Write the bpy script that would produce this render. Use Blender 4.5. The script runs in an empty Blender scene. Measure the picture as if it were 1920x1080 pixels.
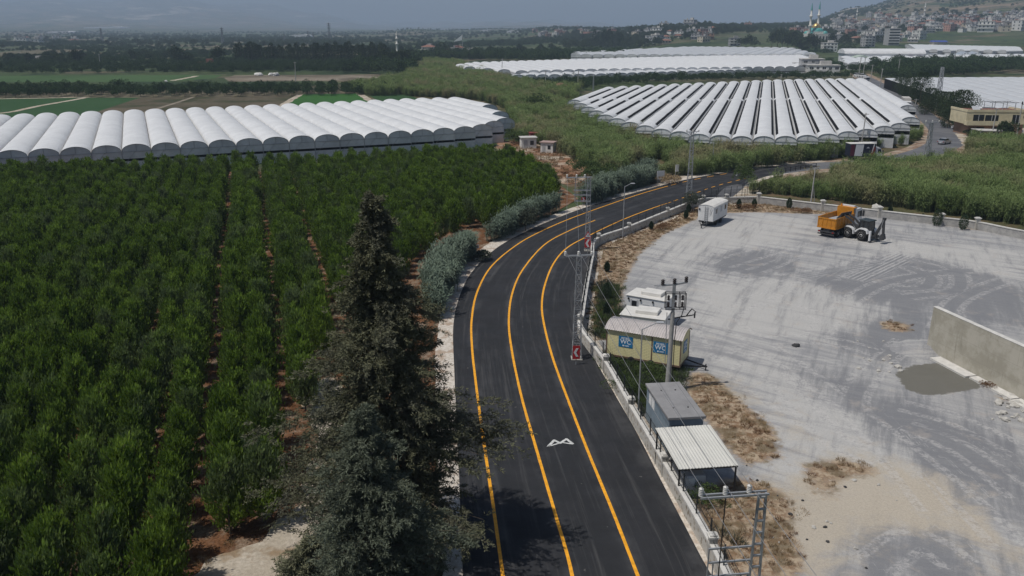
import bpy, math, random
import numpy as np
from mathutils import Vector, Matrix
from mathutils.geometry import tessellate_polygon
R = math.radians
scene = bpy.context.scene
COL = scene.collection
# ------------------------------------------------------------------ camera
F, PITCH, CAMH = 1580.0, math.atan(490/1580.0), 28.0
cd = bpy.data.cameras.new("camera"); cam = bpy.data.objects.new("camera", cd); COL.objects.link(cam)
cd.sensor_width = 36.0; cd.lens = 36.0*F/1920.0; cd.clip_start = 0.5; cd.clip_end = 60000
cam.location = (0, 0, CAMH); cam.rotation_euler = (math.pi/2-PITCH, 0, 0)
scene.camera = cam
# ------------------------------------------------------------------ world + sun
SUN_EL, SX, SY = R(64), -1.0, -0.42           # where the sun stands
world = bpy.data.worlds.new("World"); scene.world = world; world.use_nodes = True
nt = world.node_tree; nt.nodes.clear()
sky = nt.nodes.new('ShaderNodeTexSky'); sky.sky_type = 'NISHITA'; sky.sun_disc = False
sky.sun_elevation = SUN_EL; sky.sun_rotation = math.atan2(SX, SY); sky.air_density = 1.0; sky.dust_density = 1.5; sky.ozone_density = 2.0
bg = nt.nodes.new('ShaderNodeBackground'); bg.inputs['Strength'].default_value = 0.085
wo = nt.nodes.new('ShaderNodeOutputWorld')
nt.links.new(sky.outputs[0], bg.inputs['Color']); nt.links.new(bg.outputs[0], wo.inputs['Surface'])
sl = bpy.data.lights.new("sun", 'SUN'); sl.energy = 4.6; sl.angle = R(0.5); sl.color = (1.0, 0.965, 0.91)
so = bpy.data.objects.new("sun", sl); COL.objects.link(so)
h = math.hypot(SX, SY)
sd = Vector((SX/h*math.cos(SUN_EL), SY/h*math.cos(SUN_EL), math.sin(SUN_EL)))
so.rotation_euler = sd.to_track_quat('Z', 'Y').to_euler(); so.location = (-60, -20, 150)
scene.view_settings.view_transform = 'Standard'; scene.view_settings.look = 'None'
scene.view_settings.exposure = -0.46; scene.view_settings.gamma = 1.0
cy = scene.cycles
cy.use_denoising = True
try: cy.denoiser = 'OPENIMAGEDENOISE'
except Exception: pass
cy.max_bounces = 5; cy.diffuse_bounces = 2; cy.glossy_bounces = 2; cy.transmission_bounces = 3; cy.transparent_max_bounces = 6
cy.volume_bounces = 0; cy.caustics_reflective = False; cy.caustics_refractive = False
cy.use_adaptive_sampling = True; cy.adaptive_threshold = 0.02
# ------------------------------------------------------------------ pixel -> place
CP, SP = math.cos(PITCH), math.sin(PITCH)
def G(px, py, z=0.0):
    """the point of the level z that the photograph shows at (px, py)"""
    dx = (px-960)/F; dy = (540-py)/F
    d = (dx, CP + dy*SP, -SP + dy*CP)
    t = (z-CAMH)/d[2]
    return Vector((d[0]*t, d[1]*t, z))
def PX(p):
    """where a point falls in the photograph"""
    x, y, z = p[0], p[1], p[2]-CAMH
    zc = y*CP - z*SP; yc = y*SP + z*CP
    return (960+F*x/zc, 540-F*yc/zc, zc)
def AT(px, D, z=0.0):
    """a point at ground distance D (along the view) under the column px"""
    zc = D*CP-(z-CAMH)*SP
    return Vector(((px-960)/F*zc, D, z))
# ------------------------------------------------------------------ terrain height
TX = [-600, 0, 200, 300, 450, 600, 700, 780, 850, 950, 1050, 1150, 1300, 1400, 1500, 1600, 1750, 1900, 2600]
TD = [700, 900, 1100, 1300, 1600, 2000, 2600, 3500, 5000, 8000, 11000, 14000]
def yflat(D): return 540+F*math.tan(math.atan(CAMH/D)-PITCH)
FL = [yflat(D) for D in TD]
TY = {  # the height at which the ground shows in the photograph, per column and distance
 -600: FL[:8]+[50, 30, 20, 10],
 0:    FL[:8]+[57, 46, 30, 14],
 200:  FL[:8]+[57, 44, 24, 6],
 300:  FL[:8]+[57, 44, 22, 2],
 450:  FL[:8]+[57, 46, 26, 9],
 600:  FL[:8]+[58, 52, 40, 26],
 700:  FL[:6]+[68, 62, 57, 55, 50, 47],
 780:  FL[:6]+[66, 54, 58, 55, 50, 47],
 850:  FL[:6]+[66, 57, 58, 55, 48, 45],
 950:  FL[:4]+[77, 70, 60, 55, 57, 50, 45, 42],
 1050: FL[:3]+[84, 72, 60, 52, 55, 55, 50, 46, 42],
 1150: FL[:2]+[95, 80, 62, 54, 55, 56, 56, 54, 50, 47],
 1300: [118, 103, 84, 64, 48, 50, 54, 56, 56, 55, 54, 53],
 1400: [118, 103, 84, 66, 54, 48, 50, 54, 56, 55, 54, 53],
 1500: [118, 104, 84, 68, 55, 49, 46, 46, 52, 55, 54, 53],
 1600: [118, 104, 86, 70, 54, 40, 27, 16, 25, 40, 48, 50],
 1750: [118, 105, 88, 72, 52, 30, 8, -12, -20, 20, 40, 45],
 1900: [118, 106, 92, 76, 48, 22, -2, -22, -40, 0, 30, 40],
 2600: [118, 106, 92, 76, 48, 22, -2, -22, -40, 0, 30, 40]}
_T = np.array([TY[x] for x in TX])
def hz(X, Y):
    """ground height (arrays or numbers)"""
    X = np.asarray(X, float); Y = np.asarray(Y, float)
    D = np.hypot(X, Y)
    Yc = np.where(Y > 1, Y, 1.0)
    col = np.clip(960+F*X/(Yc*CP+CAMH*SP), -600, 2600); col = np.where(Y > 1, col, np.where(X > 0, 2600, -600))
    ld = np.log(np.clip(D, TD[0], TD[-1])); L = np.log(TD)
    i = np.clip(np.searchsorted(TX, col)-1, 0, len(TX)-2); j = np.clip(np.searchsorted(L, ld)-1, 0, len(TD)-2)
    TXa = np.array(TX, float)
    fx = np.clip((col-TXa[i])/(TXa[i+1]-TXa[i]), 0, 1); fy = np.clip((ld-L[j])/(L[j+1]-L[j]), 0, 1)
    fx = fx*fx*(3-2*fx); 
    y = (_T[i, j]*(1-fx)+_T[i+1, j]*fx)*(1-fy)+(_T[i, j+1]*(1-fx)+_T[i+1, j+1]*fx)*fy
    De = np.clip(D, TD[0], TD[-1])
    z = CAMH+De*np.tan(np.arctan((540-y)/F)-PITCH)
    z = z-(CAMH+De*np.tan(np.arctan((540-(540+F*np.tan(np.arctan(CAMH/De)-PITCH)))/F)-PITCH))
    rough = np.clip((np.abs(z)-3)/40, 0, 1)*np.clip((D-1200)/4000, 0, 1)
    z = z+rough*(18*np.sin(X/310.0+Y/530.0)+14*np.sin(X/170.0-Y/390.0+1)+9*np.sin(X/90.0+Y/140.0+2)*np.cos(Y/75.0))*np.clip(D/9000, .15, 2.5)
    return np.where(D < 705, 0.0, z)
def H(x, y): return float(hz(x, y))
# ------------------------------------------------------------------ materials
MATS = {}
def mat(name, col, rough=0.8, spec=0.3, metal=0.0, var=0.0, vscale=1.0, bump=0.0, bscale=20.0, col2=None, trans=0.0, emis=None):
    """a plain procedural surface: a colour, worn by noise, with a bump"""
    if name in MATS: return MATS[name]
    m = bpy.data.materials.new(name); m.use_nodes = True; MATS[name] = m
    n = m.node_tree.nodes; l = m.node_tree.links; b = n['Principled BSDF']
    b.inputs['Roughness'].default_value = rough; b.inputs['Metallic'].default_value = metal
    b.inputs['Specular IOR Level'].default_value = spec
    c = (*col, 1)
    if var > 0 or col2:
        tc = n.new('ShaderNodeTexCoord'); tx = n.new('ShaderNodeTexNoise'); tx.inputs['Scale'].default_value = vscale; tx.inputs['Detail'].default_value = 6; tx.inputs['Roughness'].default_value = .65
        l.new(tc.outputs['Object'], tx.inputs['Vector'])
        cr = n.new('ShaderNodeValToRGB'); cr.color_ramp.elements[0].position = .33; cr.color_ramp.elements[1].position = .68
        if col2: a, bb = c, (*col2, 1)
        else: a, bb = tuple(v*(1-var) for v in col)+(1,), tuple(min(1, v*(1+var)) for v in col)+(1,)
        cr.color_ramp.elements[0].color = a; cr.color_ramp.elements[1].color = bb
        l.new(tx.outputs[0], cr.inputs[0]); l.new(cr.outputs[0], b.inputs['Base Color'])
    else: b.inputs['Base Color'].default_value = c
    if bump > 0:
        tc2 = n.new('ShaderNodeTexCoord'); t2 = n.new('ShaderNodeTexNoise'); t2.inputs['Scale'].default_value = bscale; t2.inputs['Detail'].default_value = 5
        bp = n.new('ShaderNodeBump'); bp.inputs['Strength'].default_value = bump; bp.inputs['Distance'].default_value = 0.05
        l.new(tc2.outputs['Object'], t2.inputs['Vector']); l.new(t2.outputs[0], bp.inputs['Height']); l.new(bp.outputs[0], b.inputs['Normal'])
    if trans > 0:
        b.inputs['Alpha'].default_value = 1-trans
    if emis: b.inputs['Emission Color'].default_value = (*emis, 1); b.inputs['Emission Strength'].default_value = 1
    return m
def leafmat(name, a, b, tr=0.25, patch=0.0, pcol=None):
    """foliage: colour between a and b per leaf and per plant, a little light through"""
    if name in MATS: return MATS[name]
    m = bpy.data.materials.new(name); m.use_nodes = True; MATS[name] = m
    n = m.node_tree.nodes; l = m.node_tree.links; n.clear()
    g = n.new('ShaderNodeNewGeometry'); oi = n.new('ShaderNodeObjectInfo')
    mx = n.new('ShaderNodeMix'); mx.data_type = 'RGBA'; mx.inputs['A'].default_value = (*a, 1); mx.inputs['B'].default_value = (*b, 1)
    ad = n.new('ShaderNodeMath'); ad.operation = 'MULTIPLY_ADD'; ad.inputs[1].default_value = .55
    m2 = n.new('ShaderNodeMath'); m2.operation = 'MULTIPLY'; m2.inputs[1].default_value = .45
    l.new(g.outputs['Random Per Island'], ad.inputs[0]); l.new(oi.outputs['Random'], m2.inputs[0]); l.new(m2.outputs[0], ad.inputs[2]); l.new(ad.outputs[0], mx.inputs['Factor'])
    out = mx.outputs['Result']
    if pcol:
        t = n.new('ShaderNodeTexNoise'); t.inputs['Scale'].default_value = patch; t.inputs['Detail'].default_value = 3
        l.new(g.outputs['Position'], t.inputs['Vector'])
        cr = n.new('ShaderNodeValToRGB'); cr.color_ramp.elements[0].position = .5; cr.color_ramp.elements[1].position = .66
        m3 = n.new('ShaderNodeMix'); m3.data_type = 'RGBA'; m3.inputs['B'].default_value = (*pcol, 1)
        l.new(t.outputs[0], cr.inputs[0]); l.new(cr.outputs[0], m3.inputs['Factor']); l.new(out, m3.inputs['A']); out = m3.outputs['Result']
    d = n.new('ShaderNodeBsdfDiffuse'); t = n.new('ShaderNodeBsdfTranslucent'); ms = n.new('ShaderNodeMixShader'); ms.inputs[0].default_value = tr
    o = n.new('ShaderNodeOutputMaterial')
    l.new(out, d.inputs[0]); l.new(out, t.inputs[0]); l.new(d.outputs[0], ms.inputs[1]); l.new(t.outputs[0], ms.inputs[2]); l.new(ms.outputs[0], o.inputs[0])
    return m
# ------------------------------------------------------------------ objects
def tag(o, label=None, cat=None, group=None, kind=None):
    if label: o['label'] = label
    if cat: o['category'] = cat
    if group: o['group'] = group
    if kind: o['kind'] = kind
    return o
def link(name, me, parent=None, loc=None, rz=None):
    o = bpy.data.objects.new(name, me); COL.objects.link(o)
    if parent: o.parent = parent
    if loc is not None: o.location = loc
    if rz is not None: o.rotation_euler = (0, 0, rz)
    return o
def thing(name, loc, label, cat, group=None, rz=0.0):
    return tag(link(name, None, None, loc, rz), label, cat, group)
def npmesh(name, V, Fq, m=None, smooth=False):
    """fast mesh from arrays; Fq is (n,3) or (n,4)"""
    me = bpy.data.meshes.new(name); V = np.asarray(V, np.float32); Fq = np.asarray(Fq, np.int32)
    k = Fq.shape[1]; n = len(Fq)
    me.vertices.add(len(V)); me.vertices.foreach_set('co', V.ravel())
    me.loops.add(n*k); me.loops.foreach_set('vertex_index', Fq.ravel())
    me.polygons.add(n); me.polygons.foreach_set('loop_start', np.arange(0, n*k, k, dtype=np.int32))
    me.update(calc_edges=True)
    if m: me.materials.append(m)
    if smooth: me.polygons.foreach_set('use_smooth', np.ones(n, bool))
    return me
def frame_for(d):
    d = Vector(d).normalized(); a = Vector((0, 0, 1)) if abs(d.z) < .95 else Vector((1, 0, 0))
    s = d.cross(a).normalized(); return s, s.cross(d).normalized()
class MB:
    """collects shapes, builds ONE mesh object"""
    def __init__(s): s.v = []; s.f = []; s.sm = []
    def add(s, vs, fs, sm=False):
        b = len(s.v); s.v += [tuple(x) for x in vs]; s.f += [tuple(i+b for i in f) for f in fs]; s.sm += [sm]*len(fs); return s
    def box(s, x0, x1, y0, y1, z0, z1, M=None, bev=0.0):
        if bev > 0:
            b = bev; P = []
            for z, e in ((z0, b), (z0+b, 0), (z1-b, 0), (z1, b)):
                for cx, cyy, sx, sy in ((x0, y0, 1, 1), (x1, y0, -1, 1), (x1, y1, -1, -1), (x0, y1, 1, -1)):
                    P += [Vector((cx+sx*(b+e), cyy+sy*e, z)), Vector((cx+sx*e, cyy+sy*(b+e), z))] if False else [Vector((cx+sx*e, cyy+sy*e, z))]
            fs = [(3, 2, 1, 0), (12, 13, 14, 15)]
            for k in range(3):
                for i in range(4): fs.append((k*4+i, k*4+(i+1) % 4, k*4+4+(i+1) % 4, k*4+4+i))
        else:
            P = [Vector(p) for p in ((x0, y0, z0), (x1, y0, z0), (x1, y1, z0), (x0, y1, z0), (x0, y0, z1), (x1, y0, z1), (x1, y1, z1), (x0, y1, z1))]
            fs = [(3, 2, 1, 0), (4, 5, 6, 7), (0, 1, 5, 4), (1, 2, 6, 5), (2, 3, 7, 6), (3, 0, 4, 7)]
        if M is not None: P = [M @ p for p in P]
        return s.add(P, fs)
    def bar(s, p, q, w, h=None):
        p = Vector(p); q = Vector(q); h = h or w; a, b = frame_for(q-p)
        P = [c+a*i*w/2+b*j*h/2 for c in (p, q) for i, j in ((-1, -1), (1, -1), (1, 1), (-1, 1))]
        return s.add(P, [(0, 1, 2, 3), (7, 6, 5, 4), (0, 4, 5, 1), (1, 5, 6, 2), (2, 6, 7, 3), (3, 7, 4, 0)])
    def tube(s, p, q, r0, r1=None, n=10, cap=True):
        p = Vector(p); q = Vector(q); r1 = r0 if r1 is None else r1; a, b = frame_for(q-p)
        P = [c+a*math.cos(t)*r+b*math.sin(t)*r for c, r in ((p, r0), (q, r1)) for t in [2*math.pi*i/n for i in range(n)]]
        s.add(P, [(i, (i+1) % n, n+(i+1) % n, n+i) for i in range(n)], True)
        if cap: s.add(P, [tuple(range(n-1, -1, -1)), tuple(range(n, 2*n))])
        return s
    def lathe(s, c, prof, n=16, axis='z'):
        c = Vector(c); P = []
        for r, z in prof:
            for i in range(n):
                t = 2*math.pi*i/n; x, y = r*math.cos(t), r*math.sin(t)
                P.append(c+(Vector((x, y, z)) if axis == 'z' else Vector((z, x, y)) if axis == 'x' else Vector((x, z, y))))
        fs = []
        for k in range(len(prof)-1):
            for i in range(n): fs.append((k*n+i, k*n+(i+1) % n, (k+1)*n+(i+1) % n, (k+1)*n+i))
        s.add(P, fs, True); s.add(P, [tuple(range(n)), tuple(range((len(prof)-1)*n, len(prof)*n))]); return s
    def prism(s, poly, y0, y1, M=None, plane='xz'):
        n = len(poly)
        if plane == 'xz': P = [Vector((a, y, b)) for y in (y0, y1) for a, b in poly]
        elif plane == 'yz': P = [Vector((y, a, b)) for y in (y0, y1) for a, b in poly]
        else: P = [Vector((a, b, y)) for y in (y0, y1) for a, b in poly]
        if M is not None: P = [M @ p for p in P]
        s.add(P, [(i, (i+1) % n, n+(i+1) % n, n+i) for i in range(n)])
        t = tessellate_polygon([[Vector((a, b, 0)) for a, b in poly]])
        s.add(P, [tuple(x) for x in t]+[tuple(n+i for i in reversed(x)) for x in t]); return s
    def mesh(s, name, m):
        me = bpy.data.meshes.new(name); me.from_pydata(s.v, [], s.f); me.materials.append(m)
        me.polygons.foreach_set('use_smooth', s.sm); me.update(); return me
    def build(s, name, m, parent=None, loc=None, rz=None): return link(name, s.mesh(name, m), parent, loc, rz)
def obj(name, m, fn, parent=None, **k):
    b = MB(); fn(b); return b.build(name, m, parent, **k)
def copy_tree(o, parent=None):
    c = o.copy(); COL.objects.link(c); c.parent = parent
    for ch in list(o.children): copy_tree(ch, c)
    return c
def smoothline(pts, step=2.0):
    """Catmull-Rom through points, resampled"""
    P = [Vector(p) for p in pts]; P = [P[0]*2-P[1]]+P+[P[-1]*2-P[-2]]; out = []
    for i in range(1, len(P)-2):
        n = max(2, int((P[i+1]-P[i]).length/step))
        for k in range(n):
            t = k/n
            out.append(.5*((2*P[i])+(P[i+1]-P[i-1])*t+(2*P[i-1]-5*P[i]+4*P[i+1]-P[i+2])*t*t+(3*P[i]-P[i-1]-3*P[i+1]+P[i+2])*t**3))
    out.append(P[-2]); return out
def resample(line, n):
    L = [0]
    for a, b in zip(line, line[1:]): L.append(L[-1]+(b-a).length)
    out = []; 
    for k in range(n):
        t = L[-1]*k/(n-1); i = min(max(np.searchsorted(L, t)-1, 0), len(line)-2)
        f = (t-L[i])/max(1e-6, L[i+1]-L[i]); out.append(line[i].lerp(line[i+1], f))
    return out
def ribbon(A, B, z, cols=1, edge=0.0, seed=0):
    """sheet between two lines; edge frays its outer lines"""
    n = max(len(A), len(B)); A = resample(A, n); B = resample(B, n); rnd = random.Random(seed); b = MB(); V = []
    for a, c in zip(A, B):
        for k in range(cols+1):
            p = a.lerp(c, k/cols)
            if edge and k in (0, cols): p = p+(c-a).normalized()*rnd.uniform(-edge, edge)
            V.append((p.x, p.y, z))
    m = cols+1
    b.add(V, [(i*m+k, (i+1)*m+k, (i+1)*m+k+1, i*m+k+1) for i in range(n-1) for k in range(cols)]); return b
def offset_line(line, d):
    out = []
    for i, p in enumerate(line):
        t = (line[min(i+1, len(line)-1)]-line[max(i-1, 0)]); t.z = 0; t.normalize()
        out.append(p+Vector((t.y, -t.x, 0))*d)
    return out
def sheet(name, pts, z, m, parent=None, fray=0.0, seed=1):
    P = [Vector((p[0], p[1], 0)) for p in pts]
    if fray:
        rnd = random.Random(seed); Q = []
        for i, a in enumerate(P):
            c = P[(i+1) % len(P)]; n = max(1, int((c-a).length/(fray*3)))
            for k in range(n): Q.append(a.lerp(c, k/n)+Vector((rnd.uniform(-fray, fray), rnd.uniform(-fray, fray), 0)))
        P = Q
    t = tessellate_polygon([P]); b = MB(); b.add([(p.x, p.y, z) for p in P], [tuple(x) for x in t])
    me = b.mesh(name, m); 
    import bmesh as _b
    bm = _b.new(); bm.from_mesh(me); _b.ops.recalc_face_normals(bm, faces=bm.faces)
    if bm.faces and sum(f.normal.z for f in bm.faces) < 0: _b.ops.reverse_faces(bm, faces=bm.faces)
    bm.to_mesh(me); bm.free()
    return link(name, me, parent)
def inpoly(X, Y, poly):
    X = np.asarray(X); Y = np.asarray(Y); ins = np.zeros(X.shape, bool); n = len(poly); j = n-1
    for i in range(n):
        xi, yi, xj, yj = poly[i][0], poly[i][1], poly[j][0], poly[j][1]
        c = ((yi > Y) != (yj > Y)) & (X < (xj-xi)*(Y-yi)/((yj-yi) or 1e-9)+xi); ins ^= c; j = i
    return ins
def GP(l, z=0.0): return [G(a, b, z) for a, b in l]
def scatter_pts(poly, step, jit=0.45, seed=0, rot=0.0):
    rng = np.random.default_rng(seed); xs = [p[0] for p in poly]; ys = [p[1] for p in poly]
    cx, cyy = sum(xs)/len(xs), sum(ys)/len(ys); r = max(math.hypot(x-cx, y-cyy) for x, y in zip(xs, ys))+step
    a = np.arange(-r, r, step); gx, gy = np.meshgrid(a, a); gx = gx.ravel()+rng.uniform(-jit, jit, gx.size)*step; gy = gy.ravel()+rng.uniform(-jit, jit, gy.size)*step
    X = cx+gx*math.cos(rot)-gy*math.sin(rot); Y = cyy+gx*math.sin(rot)+gy*math.cos(rot)
    k = inpoly(X, Y, poly); return np.stack([X[k], Y[k]], 1)
# ---- one object that scatters copies of shown plants over points (for stuff nobody could count)
def scatter(name, P, sources, smin, smax, seed=0, zfun=None, zs=(0.85, 1.2), tilt=0.06):
    rng = np.random.default_rng(seed); n = len(P)
    Z = hz(P[:, 0], P[:, 1]) if zfun is None else np.full(n, zfun)
    me = bpy.data.meshes.new(name); me.vertices.add(n)
    me.vertices.foreach_set('co', np.stack([P[:, 0], P[:, 1], Z], 1).astype(np.float32).ravel())
    at = me.attributes.new('rot', 'FLOAT_VECTOR', 'POINT'); rt = np.stack([rng.normal(0, tilt, n), rng.normal(0, tilt, n), rng.uniform(0, 6.283, n)], 1)
    at.data.foreach_set('vector', rt.astype(np.float32).ravel())
    s = rng.uniform(smin, smax, n); at = me.attributes.new('scl', 'FLOAT_VECTOR', 'POINT')
    at.data.foreach_set('vector', np.stack([s, s, s*rng.uniform(zs[0], zs[1], n)], 1).astype(np.float32).ravel())
    at = me.attributes.new('pick', 'INT', 'POINT'); at.data.foreach_set('value', rng.integers(0, len(sources), n).astype(np.int32))
    o = link(name, me)
    ng = bpy.data.node_groups.new(name, 'GeometryNodeTree')
    ng.interface.new_socket('Geometry', in_out='INPUT', socket_type='NodeSocketGeometry'); ng.interface.new_socket('Geometry', in_out='OUTPUT', socket_type='NodeSocketGeometry')
    N = ng.nodes; L = ng.links; gi = N.new('NodeGroupInput'); go = N.new('NodeGroupOutput')
    ip = N.new('GeometryNodeInstanceOnPoints'); gg = N.new('GeometryNodeGeometryToInstance')
    for sck in reversed(sources):
        inf = N.new('GeometryNodeObjectInfo'); inf.transform_space = 'ORIGINAL'; inf.inputs['Object'].default_value = sck
        L.new(inf.outputs['Geometry'], gg.inputs[0])
    def named(nm, t):
        a = N.new('GeometryNodeInputNamedAttribute'); a.data_type = t; a.inputs['Name'].default_value = nm; return a.outputs['Attribute']
    L.new(gi.outputs[0], ip.inputs['Points']); L.new(gg.outputs[0], ip.inputs['Instance']); ip.inputs['Pick Instance'].default_value = True
    L.new(named('pick', 'INT'), ip.inputs['Instance Index']); L.new(named('rot', 'FLOAT_VECTOR'), ip.inputs['Rotation']); L.new(named('scl', 'FLOAT_VECTOR'), ip.inputs['Scale'])
    L.new(ip.outputs[0], go.inputs[0])
    md = o.modifiers.new('scatter', 'NODES'); md.node_group = ng
    return o
# ================================================================== THE SETTING
class NB:
    """small helper to write node materials"""
    def __init__(s, name):
        s.m = bpy.data.materials.new(name); s.m.use_nodes = True; s.n = s.m.node_tree.nodes; s.l = s.m.node_tree.links; s.b = s.n['Principled BSDF']
        s.pos = s.n.new('ShaderNodeNewGeometry').outputs['Position']; MATS[name] = s.m
    def set(s, i, v):
        if isinstance(v, bpy.types.NodeSocket): s.l.new(v, i)
        elif isinstance(v, tuple) and len(v) == 3 and i.type == 'RGBA': i.default_value = (*v, 1)
        else: i.default_value = v
    def noise(s, scale, detail=4, rough=.6, vec=None, dist=0.0, stretch=None, rot=0.0):
        v = vec if vec is not None else s.pos
        if stretch:
            mp = s.n.new('ShaderNodeMapping'); mp.vector_type = 'POINT'; mp.inputs['Rotation'].default_value = (0, 0, 0); r = s.n.new('ShaderNodeVectorRotate'); r.rotation_type = 'Z_AXIS'; r.inputs['Angle'].default_value = rot
            s.l.new(v, r.inputs['Vector']); s.l.new(r.outputs[0], mp.inputs['Vector']); mp.inputs['Scale'].default_value = stretch; v = mp.outputs[0]
        t = s.n.new('ShaderNodeTexNoise'); t.inputs['Scale'].default_value = scale; t.inputs['Detail'].default_value = detail; t.inputs['Roughness'].default_value = rough; t.inputs['Distortion'].default_value = dist
        s.l.new(v, t.inputs['Vector']); return t.outputs[0]
    def step(s, x, a, b, lo=0.0, hi=1.0):
        t = s.n.new('ShaderNodeMapRange'); t.interpolation_type = 'SMOOTHSTEP'; s.set(t.inputs[0], x)
        t.inputs[1].default_value = a; t.inputs[2].default_value = b; t.inputs[3].default_value = lo; t.inputs[4].default_value = hi; return t.outputs[0]
    def op(s, o, a, b=0.0, c=0.0):
        t = s.n.new('ShaderNodeMath'); t.operation = o; s.set(t.inputs[0], a); s.set(t.inputs[1], b); s.set(t.inputs[2], c); return t.outputs[0]
    def mix(s, f, a, b):
        t = s.n.new('ShaderNodeMix'); t.data_type = 'RGBA'; s.set(t.inputs['Factor'], f); s.set(t.inputs['A'], a); s.set(t.inputs['B'], b); return t.outputs['Result']
    def attr(s, name):
        t = s.n.new('ShaderNodeAttribute'); t.attribute_name = name; return t.outputs['Fac']
    def voro(s, scale, out='Color'):
        t = s.n.new('ShaderNodeTexVoronoi'); t.inputs['Scale'].default_value = scale; s.l.new(s.pos, t.inputs['Vector']); return t.outputs[out]
    def bump(s, hgt, strength=.4, dist=.05):
        t = s.n.new('ShaderNodeBump'); t.inputs['Strength'].default_value = strength; t.inputs['Distance'].default_value = dist; s.l.new(hgt, t.inputs['Height']); s.l.new(t.outputs[0], s.b.inputs['Normal'])
    def done(s, col, rough=.9, spec=.2):
        s.set(s.b.inputs['Base Color'], col); s.set(s.b.inputs['Roughness'], rough); s.b.inputs['Specular IOR Level'].default_value = spec; return s.m
def ground_mat(name, cols, scale=.05, fine=2.0, thr=(.42, .58), dark=.25, bump=.5, spec=.1):
    """soil or field: patches of the colours, grain over them"""
    b = NB(name); c = cols[0]
    for k, cc in enumerate(cols[1:]):
        c = b.mix(b.step(b.noise(scale*(1+.7*k), 5, .62), thr[0]+.03*k, thr[1]+.03*k), c, cc)
    g = b.noise(fine, 6, .75); c = b.mix(b.step(g, .35, .65, dark, 0), c, tuple(v*.35 for v in cols[0])); b.bump(g, bump, .15); return b.done(c, .95, spec)
# --- the ground, one sheet to the horizon
dist = np.concatenate([[4, 12, 24, 40, 60, 80, 110, 150, 200, 260, 330, 420, 520, 620, 700], np.geomspace(706, 15500, 130)])
ang = np.radians(np.concatenate([np.linspace(-180, -46, 30), np.linspace(-44, 44, 330), np.linspace(46, 180, 30)]))[:-1]
DD, AA = np.meshgrid(dist, ang, indexing='ij'); XX = DD*np.sin(AA); YY = DD*np.cos(AA)
V = np.stack([XX.ravel(), YY.ravel(), (hz(XX, YY)-0.10).ravel()], 1); na = len(ang); ii, jj = np.meshgrid(np.arange(len(dist)-1), np.arange(na), indexing='ij')
j2 = (jj+1) % na; Q = np.stack([ii*na+jj, ii*na+j2, (ii+1)*na+j2, (ii+1)*na+jj], -1).reshape(-1, 4)[:, ::-1]
V = np.concatenate([V, [[0, 0, -.10]]]); 
V_GROUND = V
b = NB('open country')
c = b.mix(b.step(b.noise(.012, 5, .65), .40, .55), (.030, .050, .022), (.065, .088, .036))
c = b.mix(b.step(b.noise(.004, 6, .7, stretch=(1, 2.5, 1)), .52, .60), c, (.12, .105, .065))
vc = b.n.new('ShaderNodeSeparateColor'); b.l.new(b.voro(.006), vc.inputs[0]); c = b.mix(b.step(vc.outputs[0], .72, .74, 0, .75), c, (.17, .14, .10)); c = b.mix(b.step(vc.outputs[1], .8, .82, 0, .7), c, (.05, .082, .032))
c = b.mix(b.step(b.noise(.06, 5, .7), .50, .62, 0, .8), c, (.018, .032, .017))
sp = b.n.new('ShaderNodeSeparateXYZ'); b.l.new(b.pos, sp.inputs[0])
hillm = b.step(sp.outputs[2], 6, 40)
c = b.mix(b.op('MULTIPLY', hillm, b.step(b.noise(.009, 7, .72, stretch=(.6, 1, 4)), .50, .60, 0, .9)), c, (.24, .18, .13))
c = b.mix(b.op('MULTIPLY', b.step(sp.outputs[2], 20, 120), b.step(b.noise(.0022, 6, .7), .56, .64, 0, .8)), c, (.50, .43, .36))
gm = b.done(c, .95, .1)
gr = link('ground', npmesh('ground', V, Q, gm, True)); tag(gr, 'wide farmed plain rising to hazy hills at the horizon', 'ground', kind='structure')
# fill the hole under the camera
sheet('ground_near', [(9*math.cos(t), 9*math.sin(t)) for t in np.linspace(0, 6.2, 24)], -.06, gm, gr)
def tagS(o, label, cat): return tag(o, label, cat, kind='structure')
# --- orchard soil, verges, fields
ORCH = GP([(-260, 336), (0, 334), (300, 325), (600, 318), (830, 300), (930, 298), (1000, 318), (1040, 340), (1085, 372), (1040, 398), (985, 425), (905, 470), (850, 540), (822, 640), (815, 760), (820, 1090)])+[Vector((-7, 25, 0)), Vector((-70, 20, 0)), G(-300, 900)]
so_m = ground_mat('orchard soil', [(.16, .075, .035), (.23, .115, .06), (.33, .25, .18)], .35, 6.0, (.45, .6), .6, .8)
tagS(sheet('orchard_soil', ORCH, -.03, so_m), 'red brown leaf littered soil under the young orchard', 'soil')
pale_m = ground_mat('pale dirt', [(.46, .40, .32), (.56, .50, .42), (.30, .22, .14)], .25, 4.0, (.45, .62), .35, .5)
tagS(sheet('bare_ground', [*GP([(355, 1090), (385, 1050), (440, 1030), (490, 1010), (540, 960), (600, 930), (700, 960), (760, 1090)])], -.02, pale_m, fray=.25), 'pale bare earth at the foot of the tall conifers', 'bare ground')
tagS(sheet('bare_ground', GP([(560, 735), (620, 700), (650, 740), (640, 900), (590, 960), (565, 900), (600, 820)]), -.018, pale_m, fray=.25, seed=4), 'pale earth strip between the orchard and the dark conifer', 'bare ground')
tagS(sheet('bare_ground', GP([(935, 262), (1000, 268), (1075, 290), (1120, 318), (1140, 340), (1060, 345), (1010, 325), (960, 300), (925, 280)]), -.022, ground_mat('yard dirt', [(.30, .16, .09), (.50, .42, .33), (.22, .11, .06)], .12, 3, (.42, .6), .4, .5), fray=.5, seed=8), 'rusty dry ground around the two farm huts', 'bare ground')
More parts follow.
